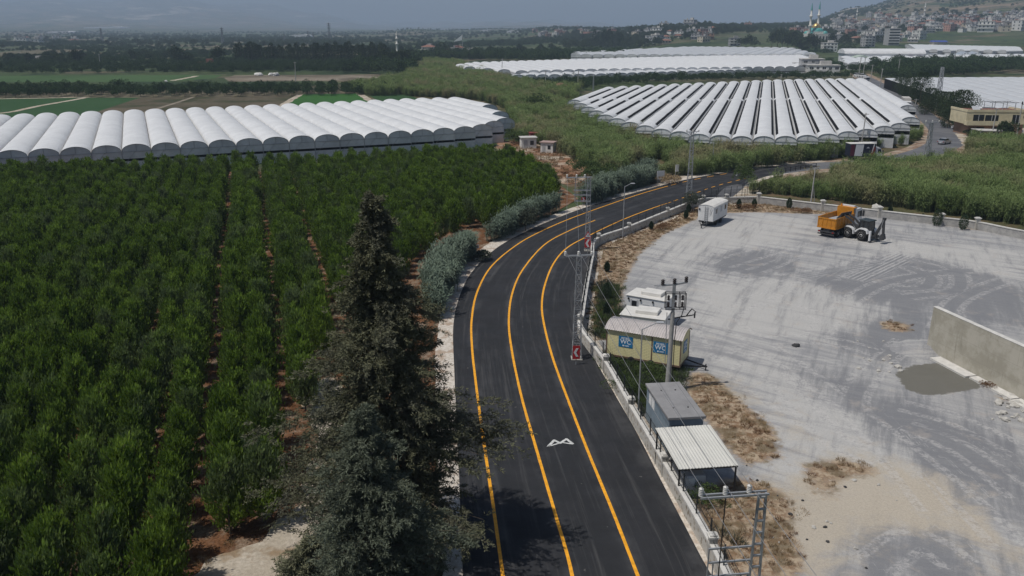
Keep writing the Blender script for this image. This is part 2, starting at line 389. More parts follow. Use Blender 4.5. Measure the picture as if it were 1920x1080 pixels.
tagS(sheet('dirt_path', GP([(925, 277), (960, 283), (1015, 292), (1058, 294), (1060, 299), (1010, 300), (960, 291), (915, 284)]), -.016, pale_m, fray=.3, seed=9), 'pale dirt track leading to the farm huts', 'path')
tagS(sheet('bare_ground', GP([(1228, 338), (1236, 322), (1262, 323), (1300, 333), (1262, 344), (1240, 348)]), -.020, pale_m, fray=.3, seed=10), 'pale gravel pull-off beside the road at the reeds', 'bare ground')
EDGE_L = GP([(872, 1200), (868, 1080), (861, 900), (852, 700), (850, 610), (862, 555), (885, 510), (930, 466), (990, 432), (1080, 395), (1160, 370), (1235, 349), (1285, 337), (1350, 325), (1430, 314), (1500, 306), (1540, 302)])
OUT_L = GP([(820, 1200), (828, 1080), (822, 900), (815, 700), (824, 600), (840, 540), (862, 505), (915, 457), (985, 422), (1080, 387), (1160, 362.5), (1235, 343), (1285, 331), (1350, 320), (1430, 309.5), (1500, 302.5), (1540, 299)])
EDGE_R = GP([(1420, 1200), (1335, 1080), (1280, 978), (1235, 892), (1190, 804), (1150, 735), (1112, 668), (1089, 622), (1090, 575), (1100, 520), (1112, 470), (1122, 457), (1180, 434), (1248, 408), (1312, 382), (1340, 372), (1385, 350), (1440, 330), (1500, 318), (1540, 312)])
sL, sR, sO = smoothline(EDGE_L, 1.0), smoothline(EDGE_R, 1.0), smoothline(OUT_L, 1.0)
b = NB('verge concrete'); g = b.noise(3.0, 6, .7); c = b.mix(b.step(g, .35, .6), (.42, .36, .29), (.60, .55, .48)); c = b.mix(b.step(b.noise(.7, 4), .5, .64, 0, .7), c, (.30, .20, .13)); b.bump(g, .3)
vm = b.done(c)
tagS(ribbon(sO, offset_line(sL, .3), .0, 2, .10, 3).build('verge', vm), 'pale sandy strip along the left edge of the new asphalt', 'verge')
tagS(ribbon(offset_line(sR, -.25), offset_line(sR, 1.3), -.004, 2, .06, 4).build('verge', vm), 'pale concrete strip between the new asphalt and the stone wall', 'verge')
# --- the road
b = NB('fresh asphalt')
g = b.noise(9.0, 6, .8); c = b.mix(g, (.0130, .0135, .0150), (.030, .031, .034))
c = b.mix(b.step(b.noise(.35, 5, .65), .42, .62, 0, .6), c, (.030, .030, .033))
u = b.attr('across')
seam = b.op('MULTIPLY', b.step(b.op('ABSOLUTE', b.op('SUBTRACT', b.op('FRACT', b.op('MULTIPLY', u, 4.0)), .5)), .30, .44), b.step(b.noise(.22, 5, .7), .42, .62, 0, .8))
c = b.mix(seam, c, (.052, .052, .054))
uv = b.n.new('ShaderNodeCombineXYZ'); b.l.new(b.op('MULTIPLY', u, 30.0), uv.inputs[0]); b.l.new(b.op('MULTIPLY', b.attr('along'), .05), uv.inputs[1])
c = b.mix(b.step(b.noise(1.0, 5, .75, vec=uv.outputs[0]), .50, .70, 0, .6), c, (.075, .073, .072))
c = b.mix(b.step(b.noise(2.2, 2, .5), .735, .78, 0, .6), c, (.16, .15, .14))
b.bump(b.noise(60, 2), .25, .02); am = b.done(c, b.step(b.noise(.4, 4), .3, .7, .72, .92), .25)
n = 160; A = resample(sL, n); B = resample(sR, n); 
# match the two edges by nearest point so that lanes run true
def near_on(line, p): return min(line, key=lambda q: (q-p).length_squared)
mb = MB(); V = []; U = []; W = []; m = 9; acc = 0
CEN = smoothline(GP([(1085, 1200), (1073, 1080), (1040, 960), (1005, 840), (978, 745), (961, 665), (954, 605), (960, 552), (980, 506), (1022, 458), (1072, 430.5), (1116, 413), (1190, 388), (1262, 365), (1330, 346), (1400, 332), (1470, 320), (1530, 311)]), 1.0)
for i, p in enumerate(CEN):
    t = (CEN[min(i+1, len(CEN)-1)]-CEN[max(i-1, 0)]).normalized(); nrm = Vector((t.y, -t.x, 0))
    def hit(line, sgn):
        best = None
        for a, q in zip(line, line[1:]):
            d = q-a; den = nrm.x*d.y-nrm.y*d.x
            if abs(den) < 1e-9: continue
            s_ = ((a.x-p.x)*d.y-(a.y-p.y)*d.x)/den; w = ((a.x-p.x)*nrm.y-(a.y-p.y)*nrm.x)/den
            if 0 <= w <= 1 and s_*sgn > 0 and (best is None or abs(s_) < abs(best)): best = s_
        return best
    l_, r_ = hit(sL, -1), hit(sR, 1)
    if l_ is None or r_ is None: 
        if V: l_, r_ = lastlr
        else: l_, r_ = -6.5, 7.0
    lastlr = (l_, r_)
    if i: acc += (p-CEN[i-1]).length
    for k in range(m):
        f = k/(m-1); q = p+nrm*(l_+(r_-l_)*f); V.append((q.x, q.y, .012)); U.append((l_+(r_-l_)*f)/14+.5); W.append(acc)
nC = len(CEN)
mb.add(V, [(i*m+k, i*m+k+1, (i+1)*m+k+1, (i+1)*m+k) for i in range(nC-1) for k in range(m-1)])
road = mb.build('road', am); tagS(road, 'fresh black asphalt road bending right past the yard', 'road')
for nm, arr in (('across', U), ('along', W)):
    a = road.data.attributes.new(nm, 'FLOAT', 'POINT'); a.data.foreach_set('value', np.array(arr, np.float32))
print('ROAD facing', road.data.polygons[5].normal.z, 'lane', [round((G(943, 1075)-G(1072, 1075)).length, 2), round((G(1072, 1075)-G(1195, 1075)).length, 2)])
ym = mat('yellow road paint', (.80, .36, .02), .6, .3, var=.22, vscale=3.0)
wm = mat('white road paint', (.55, .55, .53), .6, .3, var=.3, vscale=5.0)
def line_strip(name, pts, w, z, m, parent, dash=None, label=None):
    L = smoothline(GP(pts), .8)
    if dash:
        L2 = resample(L, int(sum((q-p).length for p, q in zip(L, L[1:]))/.5)); segs = [L2[i:i+int(dash[0]*2)+1] for i in range(0, len(L2), int((dash[0]+dash[1])*2))]
    else: segs = [L]
    mb = MB()
    for s_ in segs:
        if len(s_) < 2: continue
        a, c = offset_line(s_, -w/2), offset_line(s_, w/2); nn = len(s_)
        rn = random.Random(5)
        a = [p+Vector((rn.uniform(-.008, .008), 0, 0)) for p in a]
        mb.add([(p.x, p.y, z) for q in zip(a, c) for p in q], [(2*i, 2*i+1, 2*i+3, 2*i+2) for i in range(nn-1)])
    o = mb.build(name, m, parent); 
    if label: o['label'] = label
    return o
line_strip('edge_line', [(962, 1200), (943, 1080), (925, 950), (908, 835), (893, 725), (885, 650), (884.5, 598), (895, 547), (921, 500), (965, 462), (1010, 436), (1077, 407), (1174, 372.5), (1220, 358), (1252, 349)], .20, .018, ym, road)
line_strip('edge_line', [(1258, 347.5), (1275, 343), (1310, 335), (1365, 325)], .18, .018, ym, road, (2, 2))
line_strip('centre_line', [(1085, 1200), (1073, 1080), (1040, 960), (1005, 840), (978, 745), (961, 665), (954, 605), (960, 552), (980, 506), (1022, 458), (1072, 430.5), (1116, 413)], .20, .018, ym, road)
line_strip('edge_line', [(1245, 1200), (1196, 1080), (1150, 962), (1105, 853), (1065, 750), (1036, 670), (1020, 608), (1016, 570), (1022, 533), (1038, 494), (1063, 465), (1102, 443), (1163, 414), (1219, 392), (1258, 379)], .20, .018, ym, road)
line_strip('edge_line', [(1263, 377), (1283, 370), (1310, 360), (1345, 348), (1400, 334)], .18, .018, ym, road, (1.6, 1.6))
# the painted arrow mark: an open M lying in the right lane
def mark(pts, w):
    mb = MB()
    P = [G(a/2.348+1000, c/2.348+620) for a, c in pts]
    for a, c in zip(P, P[1:]):
        d = (c-a).normalized(); nn = Vector((d.y, -d.x, 0))*w/2; a = a-d*w*.3; c = c+d*w*.3
        mb.add([(q.x, q.y, .019+.0015*len(mb.f)) for q in (a-nn, a+nn, c+nn, c-nn)], [(0, 1, 2, 3)])
    return mb
mk = mark([(66, 510), (92, 483), (118, 496), (146, 478), (173, 499)], .20).build('arrow_marking', wm, road)
mark([(66, 510), (122, 494)], .12).build('arrow_marking', wm, road); mark([(120, 492), (173, 500)], .12).build('arrow_marking', wm, road)
# --- old grey road climbing to the town, its side strips
OR_L = GP([(1440, 318), (1520, 306), (1590, 302), (1650, 296), (1710, 281), (1738, 266), (1742, 246), (1722, 222), (1706, 202), (1680, 185), (1650, 168), (1625, 155), (1612, 147), (1602, 138)])
OR_R = GP([(1440, 330), (1530, 318), (1610, 313), (1680, 308), (1745, 296), (1800, 276), (1812, 262), (1800, 246), (1765, 225), (1738, 206), (1712, 190), (1675, 167), (1652, 154), (1633, 145), (1618, 138)])
b = NB('old asphalt'); g = b.noise(5, 5, .7); c = b.mix(g, (.085, .088, .098), (.13, .132, .14)); c = b.mix(b.step(b.noise(.12, 4), .45, .6, 0, .7), c, (.16, .16, .165)); om = b.done(c, .85)
tagS(ribbon(smoothline(OR_L, 2), smoothline(OR_R, 2), .004, 3, 0).build('old_road', om), 'worn grey road winding between the greenhouses up to the town', 'road')
tagS(ribbon(offset_line(smoothline(OR_L, 2), -2.6), offset_line(smoothline(OR_R, 2), 3.4), -.012, 3, .35, 3).build('verge', ground_mat('roadside dirt', [(.33, .25, .18), (.42, .36, .29), (.20, .12, .08)], .2, 2, (.4, .6), .3)), 'dusty shoulders of the old grey road', 'verge')
tagS(sheet('dirt_path', GP([(1790, 250), (1835, 252), (1920, 240), (2050, 235), (2050, 262), (1900, 262), (1840, 262), (1808, 275)]), .006, pale_m, fray=.3), 'pale dirt drive leading to the yellow house', 'path')
tagS(sheet('side_road', GP([(1316, 383), (1338, 374), (1352, 358), (1362, 350), (1400, 340), (1395, 352), (1370, 372), (1350, 392), (1318, 392)]), .0175, mat('patched asphalt', (.10, .10, .105), .9, .2, var=.3, vscale=.4)), 'grey side lane joining the new road', 'road')
tagS(sheet('bare_ground', GP([(1352, 362), (1375, 345), (1420, 352), (1430, 372), (1390, 384), (1345, 384)]), .0075, pale_m, fray=.3, seed=21), 'sandy forecourt beside the side lane', 'bare ground')
# --- fields beyond the left greenhouse
def field(name, pts, cols, label, z, scale=.08, fine=.6, m=None, fray=0.0):
    return tagS(sheet(name, GP(pts), z, m or ground_mat(label[:28], cols, scale, fine, (.4, .6), .3, .3), fray=fray), label, 'field')
def rowmat(name, a, bb, az, pitch, soft=.25):
    b = NB(name); vr = b.n.new('ShaderNodeVectorRotate'); vr.rotation_type = 'Z_AXIS'; vr.inputs['Angle'].default_value = az; b.l.new(b.pos, vr.inputs['Vector'])
    sp = b.n.new('ShaderNodeSeparateXYZ'); b.l.new(vr.outputs[0], sp.inputs[0]); w = b.op('SINE', b.op('MULTIPLY', sp.outputs[0], 6.283/pitch))
    w = b.op('ADD', w, b.op('MULTIPLY', b.noise(.6, 5, .7), 2.0)); c = b.mix(b.step(w, .4, 1.7), a, bb); c = b.mix(b.step(b.noise(.02, 5, .6), .4, .65, 0, .6), c, tuple(v*.6 for v in bb)); return b.done(c)
GREEN1 = rowmat('low green crop', (.030, .050, .022), (.028, .095, .020), R(23), 1.6)
GREEN2 = rowmat('bright green crop', (.035, .085, .020), (.030, .130, .018), R(23), 1.4)
field('green_field', [(-300, 208), (0, 212), (230, 183), (90, 183), (-300, 186)], None, 'dark green crop field behind the left end of the tunnels', -.045, m=GREEN1)
field('green_field', [(-300, 260), (-300, 212), (0, 212), (230, 183), (262, 183), (150, 220), (60, 250)], None, 'green crop strip bordering the brown field', -.048, m=GREEN1)
field('fallow_field', [(60, 252), (150, 220), (262, 183), (560, 177), (510, 210), (480, 235), (200, 262)], [(.10, .085, .055), (.145, .12, .085), (.055, .060, .030)], 'fallow brown field between two green crops', -.052, .03, .5)
field('green_field', [(500, 215), (562, 177), (680, 175), (720, 200), (690, 225)], None, 'bright green crop field beside the diagonal track', -.044, m=GREEN2)
field('green_field', [(700, 176), (760, 176), (800, 190), (760, 205), (722, 196), (690, 178)], None, 'small green plot right of the diagonal track', -.043, m=GREEN1)
def track(pts, w, label, z=-.03, m=pale_m):
    L = smoothline(GP(pts), 4); return tagS(ribbon(offset_line(L, -w/2), offset_line(L, w/2), z, 1, w*.12, 2).build('dirt_path', m), label, 'path')
track([(-200, 225), (0, 212), (70, 199), (160, 183)], 2.4, 'pale farm track dividing the two dark green fields')
track([(500, 214), (535, 194), (562, 177)], 2.6, 'dirt track between the fallow field and the bright green one')
track([(190, 232), (290, 205), (362, 182)], 1.6, 'faint track crossing the fallow field', m=ground_mat('faint track', [(.2, .17, .13), (.28, .24, .19)], .2, 2))
track([(675, 176), (690, 186), (712, 200)], 3.0, 'short dirt track right of the bright green field')
track([(-100, 187), (60, 184), (170, 182)], 3.0, 'thin pale track along the foot of the far grove')
field('green_field', [(-300, 143), (420, 140), (400, 147), (310, 153), (-300, 154)], None, 'long light green field in front of the far woods', -.06, m=rowmat('pale green crop', (.05, .08, .03), (.055, .12, .03), R(60), 3))
field('fallow_field', [(420, 146), (440, 141), (640, 140), (760, 138), (740, 150), (430, 153)], [(.20, .165, .12), (.28, .24, .19), (.12, .10, .07)], 'bare brown field by the poplar row', -.062, .02, .3)
track([(322, 151), (345, 147), (370, 142)], 3.5, 'white track at the end of the light green field', -.05)
# --- the gravel yard, a finely cut sheet whose vertices know where dust, gravel and tracks lie
WCAP = [(1420, 1180), (1366, 1080), (1336, 1016), (1247, 863), (1183, 756), (1136, 675), (1089, 612), (1091, 590), (1100, 532), (1110, 480), (1118, 447), (1174, 426), (1246, 397), (1308, 374), (1352, 370), (1423, 368)]
WALL1 = GP(WCAP[:7], 1.1)+GP(WCAP[7:], 1.1)
for w_ in WALL1: w_.z = 0
WALL2 = GP([(1423, 368), (1543, 381.7), (1650, 394), (1766, 407), (1833, 415), (1920, 432), (2150, 470)], 1.2)
for w_ in WALL2: w_.z = 0
YARD = WALL1+WALL2[1:]+[Vector((150, 20, 0)), Vector((30, 15, 0))]
gs = .3; x0, x1, y0, y1 = 6.0, 112.0, 33.0, 140.0
gx = np.arange(x0, x1, gs); gy = np.arange(y0, y1, gs); GX, GY = np.meshgrid(gx, gy)
def blur(a, r):
    for ax in (0, 1):
        for _ in range(2):
            k = 2*r+1; c = np.cumsum(np.insert(np.pad(a, [(r, r) if i == ax else (0, 0) for i in (0, 1)], mode='edge'), 0, 0, axis=ax), axis=ax)
            a = (np.take(c, range(k, c.shape[ax]), ax)-np.take(c, range(0, c.shape[ax]-k), ax))/k
    return a
def patchmask(polys, r):
    a = np.zeros(GX.shape)
    for p in polys: a[inpoly(GX, GY, GP(p))] = 1
    return blur(a, r)
PALE = patchmask([[(1290, 560), (1330, 520), (1450, 522), (1560, 500), (1650, 482), (1690, 490), (1600, 505), (1540, 530), (1550, 550), (1690, 575), (1700, 590), (1640, 610), (1560, 640), (1480, 620), (1400, 640), (1330, 640)],
    [(1560, 440), (1920, 470), (1920, 560), (1830, 520), (1700, 480), (1600, 470)], [(1240, 450), (1400, 400), (1540, 410), (1500, 450), (1330, 480), (1250, 540)], [(1380, 640), (1450, 650), (1560, 760), (1660, 830), (1720, 870), (1700, 900), (1560, 860), (1450, 800), (1400, 740)],
    [(1430, 800), (1600, 830), (1740, 900), (1900, 1060), (1920, 1090), (1860, 1090), (1740, 990), (1580, 980), (1440, 900)]], 9)
DARK = patchmask([[(1500, 515), (1600, 500), (1660, 480), (1720, 482), (1800, 500), (1920, 540), (1920, 625), (1750, 567), (1730, 600), (1650, 600), (1690, 578), (1560, 545)], [(1590, 750), (1690, 760), (1790, 785), (1920, 855), (1920, 1015), (1800, 930), (1720, 850), (1650, 800)],
    [(1600, 990), (1650, 978), (1760, 985), (1840, 1035), (1900, 1090), (1650, 1090), (1610, 1040)], [(1640, 600), (1740, 600), (1745, 650), (1680, 680), (1600, 660), (1560, 650)], [(1500, 700), (1560, 690), (1680, 760), (1640, 790)], [(1335, 475), (1420, 470), (1500, 500), (1420, 515), (1340, 510)], [(1360, 790), (1420, 800), (1420, 830), (1370, 820)]], 6)
SAND = patchmask([[(1440, 880), (1500, 880), (1560, 890), (1650, 850), (1740, 880), (1820, 950), (1900, 1010), (1990, 1090), (1890, 1090), (1760, 985), (1600, 985), (1590, 1090), (1400, 1090)], [(1450, 780), (1510, 800), (1590, 830), (1580, 850), (1500, 840), (1450, 820)], [(1660, 720), (1700, 735), (1740, 750), (1760, 770), (1690, 745)], [(1290, 700), (1340, 690), (1400, 730), (1440, 800), (1380, 790)]], 8)
DRY = patchmask([[(1100, 640), (1092, 600), (1103, 530), (1120, 450), (1310, 378), (1322, 405), (1245, 440), (1200, 478), (1172, 530), (1160, 640)], [(1290, 690), (1340, 700), (1400, 760), (1455, 800), (1470, 850), (1440, 870), (1390, 880), (1330, 800), (1280, 745)], [(1290, 920), (1380, 890), (1440, 905), (1490, 930), (1490, 1000), (1530, 1090), (1330, 1090)],
    [(1310, 372), (1430, 370), (1545, 384), (1770, 410), (1930, 434), (1930, 446), (1780, 424), (1620, 404), (1400, 398), (1320, 402)], [(1480, 870), (1560, 860), (1650, 870), (1680, 890), (1560, 900), (1500, 890)], [(1500, 905), (1560, 900), (1590, 940), (1520, 930)], [(1540, 958), (1590, 950), (1590, 970), (1545, 975)], [(1845, 735), (1920, 745), (1920, 765), (1860, 750)], [(1870, 1020), (1920, 1025), (1920, 1045), (1870, 1040)], [(1640, 600), (1700, 600), (1720, 625), (1660, 625)]], 3)
LUSH = patchmask([[(1112, 670), (1145, 655), (1290, 690), (1260, 760), (1205, 790), (1170, 740)], [(1120, 520), (1160, 540), (1160, 640), (1110, 640)], [(1330, 925), (1380, 925), (1360, 960), (1400, 1090), (1370, 1090)]], 3)
WET = patchmask([[(1678, 702), (1705, 686), (1760, 680), (1820, 700), (1842, 727), (1790, 736), (1740, 742), (1700, 731)]], 1)
TU = np.full(GX.shape, 9.0); COMB = np.zeros(GX.shape)
for pi_, pts in enumerate([[(1490, 521), (1657, 492)], [(1597, 523), (1697, 477)], [(1700, 556), (1790, 545), (1800, 520), (1780, 500), (1720, 484)], [(1680, 540), (1730, 540), (1745, 520), (1700, 500)], [(1290, 545), (1310, 500), (1380, 470), (1480, 455)], [(1240, 470), (1265, 520), (1330, 580), (1480, 680), (1640, 800), (1800, 930), (1900, 1030)], [(1310, 545), (1500, 515), (1600, 500)], [(1350, 690), (1440, 640), (1560, 640), (1640, 660)],
    [(1560, 600), (1480, 575), (1400, 560)], [(1700, 800), (1800, 840), (1920, 930)], [(1690, 760), (1800, 790), (1920, 850)], [(1450, 700), (1560, 820), (1640, 860)], [(1380, 505), (1500, 470), (1640, 445), (1760, 450)], [(1640, 1060), (1720, 1010), (1800, 1060)], [(1760, 620), (1800, 560), (1900, 520)], [(1230, 560), (1290, 620), (1340, 700), (1480, 800)], [(1560, 520), (1420, 560), (1330, 620)], [(1520, 640), (1600, 560), (1700, 520), (1900, 500)], [(1700, 640), (1640, 690), (1600, 760), (1680, 860), (1760, 960)], [(1560, 440), (1440, 500), (1330, 530), (1270, 600)], [(1900, 470), (1780, 455), (1660, 470), (1500, 545)]]):
    L = resample(smoothline(GP(pts), 1.0), 90)
    for a, c in zip(L, L[1:]):
        d = (c-a); ln = d.length; d /= max(ln, 1e-6); rx, ry = GX-a.x, GY-a.y; t = rx*d.x+ry*d.y; s_ = rx*d.y-ry*d.x
        ok = (t >= -.2) & (t <= ln+.2) & (np.abs(s_) < np.abs(TU)) & (np.abs(s_) < 2.2); TU[ok] = s_[ok]; COMB[ok] = 1.0 if pi_ < 2 else 0.0
b = NB('yard gravel')
aP, aD, aS, aY, aL, aW, aT = (b.attr(k) for k in ('pale', 'darkg', 'sand', 'dry', 'lush', 'wet', 'tu'))
n1 = b.noise(.35, 7, .68, dist=.4); n2 = b.noise(.22, 8, .72, stretch=(.22, 2.6, 1), rot=R(38)); n3 = b.noise(.25, 8, .72, stretch=(2.8, .28, 1), rot=R(24)); n4 = b.noise(.30, 8, .75, stretch=(.3, 3.2, 1), rot=R(8)); g = b.noise(7, 5, .8); g2 = b.noise(1.6, 6, .7)
c = b.mix(b.step(n2, .38, .62), (.285, .282, .284), (.40, .392, .378)); c = b.mix(b.step(n3, .44, .62, 0, .45), c, (.235, .237, .246)); c = b.mix(b.step(n4, .52, .62, 0, .5), c, (.46, .445, .42))
c = b.mix(b.step(b.op('ADD', b.op('MULTIPLY', aP, .50), b.op('MULTIPLY', n2, 1.5)), .80, 1.20, 0, .85), c, (.475, .46, .435))
c = b.mix(b.step(b.op('ADD', b.op('MULTIPLY', aD, .50), b.op('MULTIPLY', n3, 1.5)), .72, 1.12, 0, .8), c, (.18, .183, .193))
c = b.mix(b.step(b.op('ADD', b.op('MULTIPLY', aS, .7), b.op('MULTIPLY', n1, 1.1)), .72, 1.08, 0, .9), c, (.46, .40, .315))
c = b.mix(b.step(n1, .56, .66, 0, .35), c, (.43, .38, .33))
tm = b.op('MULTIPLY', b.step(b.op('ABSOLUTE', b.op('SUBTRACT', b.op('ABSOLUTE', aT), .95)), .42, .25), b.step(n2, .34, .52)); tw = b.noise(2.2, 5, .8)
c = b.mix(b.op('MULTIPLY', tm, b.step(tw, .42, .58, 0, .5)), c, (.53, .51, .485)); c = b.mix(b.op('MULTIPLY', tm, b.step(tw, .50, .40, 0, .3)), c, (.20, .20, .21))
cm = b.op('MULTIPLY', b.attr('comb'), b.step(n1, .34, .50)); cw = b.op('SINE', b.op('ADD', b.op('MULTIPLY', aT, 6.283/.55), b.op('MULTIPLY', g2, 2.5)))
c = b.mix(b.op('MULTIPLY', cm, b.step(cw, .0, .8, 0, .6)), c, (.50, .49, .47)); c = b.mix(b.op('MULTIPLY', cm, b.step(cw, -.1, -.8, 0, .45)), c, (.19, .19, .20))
dryc = b.mix(b.step(g2, .4, .6), (.22, .135, .075), (.42, .33, .23)); dryc = b.mix(b.step(b.noise(.5, 5), .48, .6, 0, .7), dryc, (.13, .10, .055))
c = b.mix(b.step(b.op('ADD', b.op('MULTIPLY', aY, .8), b.op('MULTIPLY', g2, .8)), .72, .98), c, dryc)
c = b.mix(b.step(b.op('ADD', b.op('MULTIPLY', aL, .8), b.op('MULTIPLY', g2, .5)), .62, .85), c, (.06, .075, .03))
c = b.mix(b.step(b.op('ADD', aW, b.op('MULTIPLY', b.op('SUBTRACT', g2, .5), 1.3)), .38, .62), c, b.mix(n1, (.125, .12, .10), (.175, .165, .14)))
c = b.mix(b.step(g, .30, .62, .28, 0), c, (.12, .12, .12)); c = b.mix(b.step(b.noise(14, 3, .8), .64, .74, 0, .45), c, (.62, .60, .57))
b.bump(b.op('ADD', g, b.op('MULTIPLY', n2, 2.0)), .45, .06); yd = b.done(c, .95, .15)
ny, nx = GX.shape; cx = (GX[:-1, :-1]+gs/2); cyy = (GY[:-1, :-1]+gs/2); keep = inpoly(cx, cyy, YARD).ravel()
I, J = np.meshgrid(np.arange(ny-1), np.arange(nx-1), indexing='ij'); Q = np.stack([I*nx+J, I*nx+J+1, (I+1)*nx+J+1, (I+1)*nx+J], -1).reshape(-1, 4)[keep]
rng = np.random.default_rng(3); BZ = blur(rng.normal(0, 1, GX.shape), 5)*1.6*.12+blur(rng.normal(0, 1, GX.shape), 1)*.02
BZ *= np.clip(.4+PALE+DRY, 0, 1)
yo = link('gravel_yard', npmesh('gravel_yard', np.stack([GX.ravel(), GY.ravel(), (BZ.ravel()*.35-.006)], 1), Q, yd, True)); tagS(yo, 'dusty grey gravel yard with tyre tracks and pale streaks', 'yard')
for nm, a in (('pale', PALE), ('darkg', DARK), ('sand', SAND), ('dry', DRY), ('lush', LUSH), ('wet', WET), ('tu', TU), ('comb', blur(COMB, 2))):
    at = yo.data.attributes.new(nm, 'FLOAT', 'POINT'); at.data.foreach_set('value', a.ravel().astype(np.float32))
# reed-bed soil under the reeds
tagS(sheet('reed_bed_soil', GP([(640, 182), (760, 150), (790, 118), (860, 118), (900, 150), (1080, 175), (1110, 205), (1290, 262), (1440, 272), (1600, 262), (1720, 238), (1740, 262), (1700, 285), (1560, 300), (1460, 312), (1300, 332), (1220, 350), (1100, 382), (1060, 345), (1140, 320), (960, 250), (905, 190)]), -.07, ground_mat('reed soil', [(.07, .075, .035), (.11, .10, .05), (.16, .11, .07)], .1, 1.5)), 'dry stalky ground beneath the reed thickets', 'soil')
tagS(sheet('reed_bed_soil', GP([(1370, 345), (1500, 318), (1700, 312), (1800, 285), (1920, 262), (2300, 262), (2300, 470), (1920, 430), (1650, 392), (1423, 366)]), -.065, MATS['reed soil']), 'dry ground under the tall reeds behind the yard wall', 'soil')
# ================================================================== PLANTS
def unit(a): return a/np.maximum(np.linalg.norm(a, axis=-1, keepdims=True), 1e-9)
def leaf_arrays(C, Dr, ln, wd, rng, bend=None):
    """rhombic leaves at C along Dr"""
    n = len(C); Dr = unit(Dr); S = unit(np.cross(Dr, rng.normal(0, 1, (n, 3))))
    ln = np.broadcast_to(ln, (n,))[:, None]; wd = np.broadcast_to(wd, (n,))[:, None]
    V = np.stack([C, C+Dr*ln*.45+S*wd/2, C+Dr*ln, C+Dr*ln*.45-S*wd/2], 1).reshape(-1, 3)
    return V, np.arange(n*4).reshape(n, 4)
def trunk_mb(h, r, rng, lean=.02, n=5, limbs=()):
    b = MB(); p = Vector((0, 0, -.15))
    for k in range(n):
        q = Vector((rng.normal(0, lean)*h/n, rng.normal(0, lean)*h/n, h/n)); r0, r1 = r*(1-k/n*.85), r*(1-(k+1)/n*.85)
        b.tube(p, p+q, r0, r1, 7, False); p = p+q
    for a, c, rr in limbs: b.tube(a, c, rr, rr*.35, 5, False)
    return b
bark = mat('grey brown bark', (.12, .095, .07), .95, .1, var=.35, vscale=6, bump=.5)
bark2 = mat('pale dead wood', (.22, .20, .17), .95, .1, var=.3, vscale=6)
LM_orch = leafmat('orchard leaves', (.058, .108, .012), (.22, .32, .05), .34, .22, (.14, .185, .075))
LM_con = leafmat('grey green needles', (.066, .070, .040), (.215, .215, .135), .12, .45, (.13, .13, .095))
LM_con2 = leafmat('silvery needles', (.080, .095, .066), (.22, .24, .175), .15)
LM_reed = leafmat('reed leaves', (.095, .145, .045), (.25, .315, .13), .28, .07, (.27, .25, .14))
LM_sil = leafmat('silvery reed leaves', (.10, .135, .10), (.22, .27, .20), .2)
LM_cit = leafmat('grove leaves', (.024, .048, .020), (.070, .105, .045), .15)
LM_wood = leafmat('far tree leaves', (.024, .042, .020), (.075, .10, .048), .15)
LM_olive = leafmat('olive leaves', (.05, .062, .045), (.11, .12, .09), .15)
LM_bush = leafmat('bush leaves', (.045, .075, .025), (.11, .15, .055), .2)
LM_dry = leafmat('dry stalks', (.16, .10, .05), (.42, .32, .19), .2)
LM_rust = leafmat('rusty dead brush', (.10, .055, .03), (.24, .14, .08), .15)
LM_thuja = leafmat('thuja leaves', (.03, .05, .03), (.07, .10, .055), .15)
def young_tree(seed):
    rng = np.random.default_rng(seed); C = []; Dv = []; limbs = []; Ht = 4.8
    nb = 80
    for k in range(nb):
        t = (k+.5)/nb; z0 = .3+t*(Ht-.9); ang = k*2.399+rng.normal(0, .3)
        prof = (1-t)**.75*(.55+.45*min(1, t*4+.4)); ln = (.38+1.35*prof)*rng.uniform(.75, 1.2)
        m = int(12+60*ln/2); s = np.sort(rng.uniform(.08, 1, m))
        up = .8+.9*t
        r = ln*(s-.18*s*s); zz = z0+ln*(up*.35*s+.55*s*s)
        P = np.stack([np.cos(ang)*r, np.sin(ang)*r, zz], 1)+rng.normal(0, .085, (m, 3))*(.5+s[:, None])
        d = np.stack([np.cos(ang)*np.ones(m)*(1-.6*s), np.sin(ang)*np.ones(m)*(1-.6*s), up+1.2*s], 1)+rng.normal(0, .55, (m, 3))
        C.append(P); Dv.append(d)
        if k % 4 == 0: limbs.append((Vector((0, 0, z0)), Vector(P[-1]), .025))
    C = np.concatenate(C); Dv = np.concatenate(Dv)
    V, Fq = leaf_arrays(C, Dv, rng.uniform(.22, .42, len(C)), rng.uniform(.07, .13, len(C)), rng)
    return npmesh('crown', V, Fq, LM_orch), trunk_mb(Ht*.92, .07, rng, .03, 5, limbs).mesh('trunk', bark)
YT = [young_tree(10+i) for i in range(6)]
rv = Vector((-500, CP*F+SP*490, 0)).normalized(); ru = Vector((rv.y, -rv.x, 0))
gA, gB = ru.dot(G(421.6, 500)), ru.dot(G(605, 545)); rsp = (gB-gA)/4
print('row spacing', rsp)
TREES = GP([(-300, 345), (0, 343), (300, 333), (600, 326), (830, 309), (925, 305), (985, 325), (1015, 345), (1052, 362), (1000, 394), (940, 425), (880, 432), (830, 452), (800, 480), (770, 520), (720, 560), (640, 600), (612, 660), (590, 730), (575, 800), (570, 900), (535, 960), (480, 1010), (420, 1040), (400, 1100)])+[Vector((-16, 33, 0)), Vector((-18, 26, 0)), Vector((-75, 26, 0)), G(-420, 800)]
rng = np.random.default_rng(7); spots = []
for k in range(-52, 24):
    u = gA+(k+.5)*rsp; v = 10.0+rng.uniform(0, 3)
    for g_ in (gA, gA+2*rsp, gB):
        if abs(u-g_) < rsp*.9: u += math.copysign(.24, u-g_)
    while v < 190:
        p = ru*(u+rng.normal(0, .22))+rv*(v+rng.normal(0, .25)); v += 2.35
        if rng.random() < .03: continue
        spots.append((p.x, p.y))
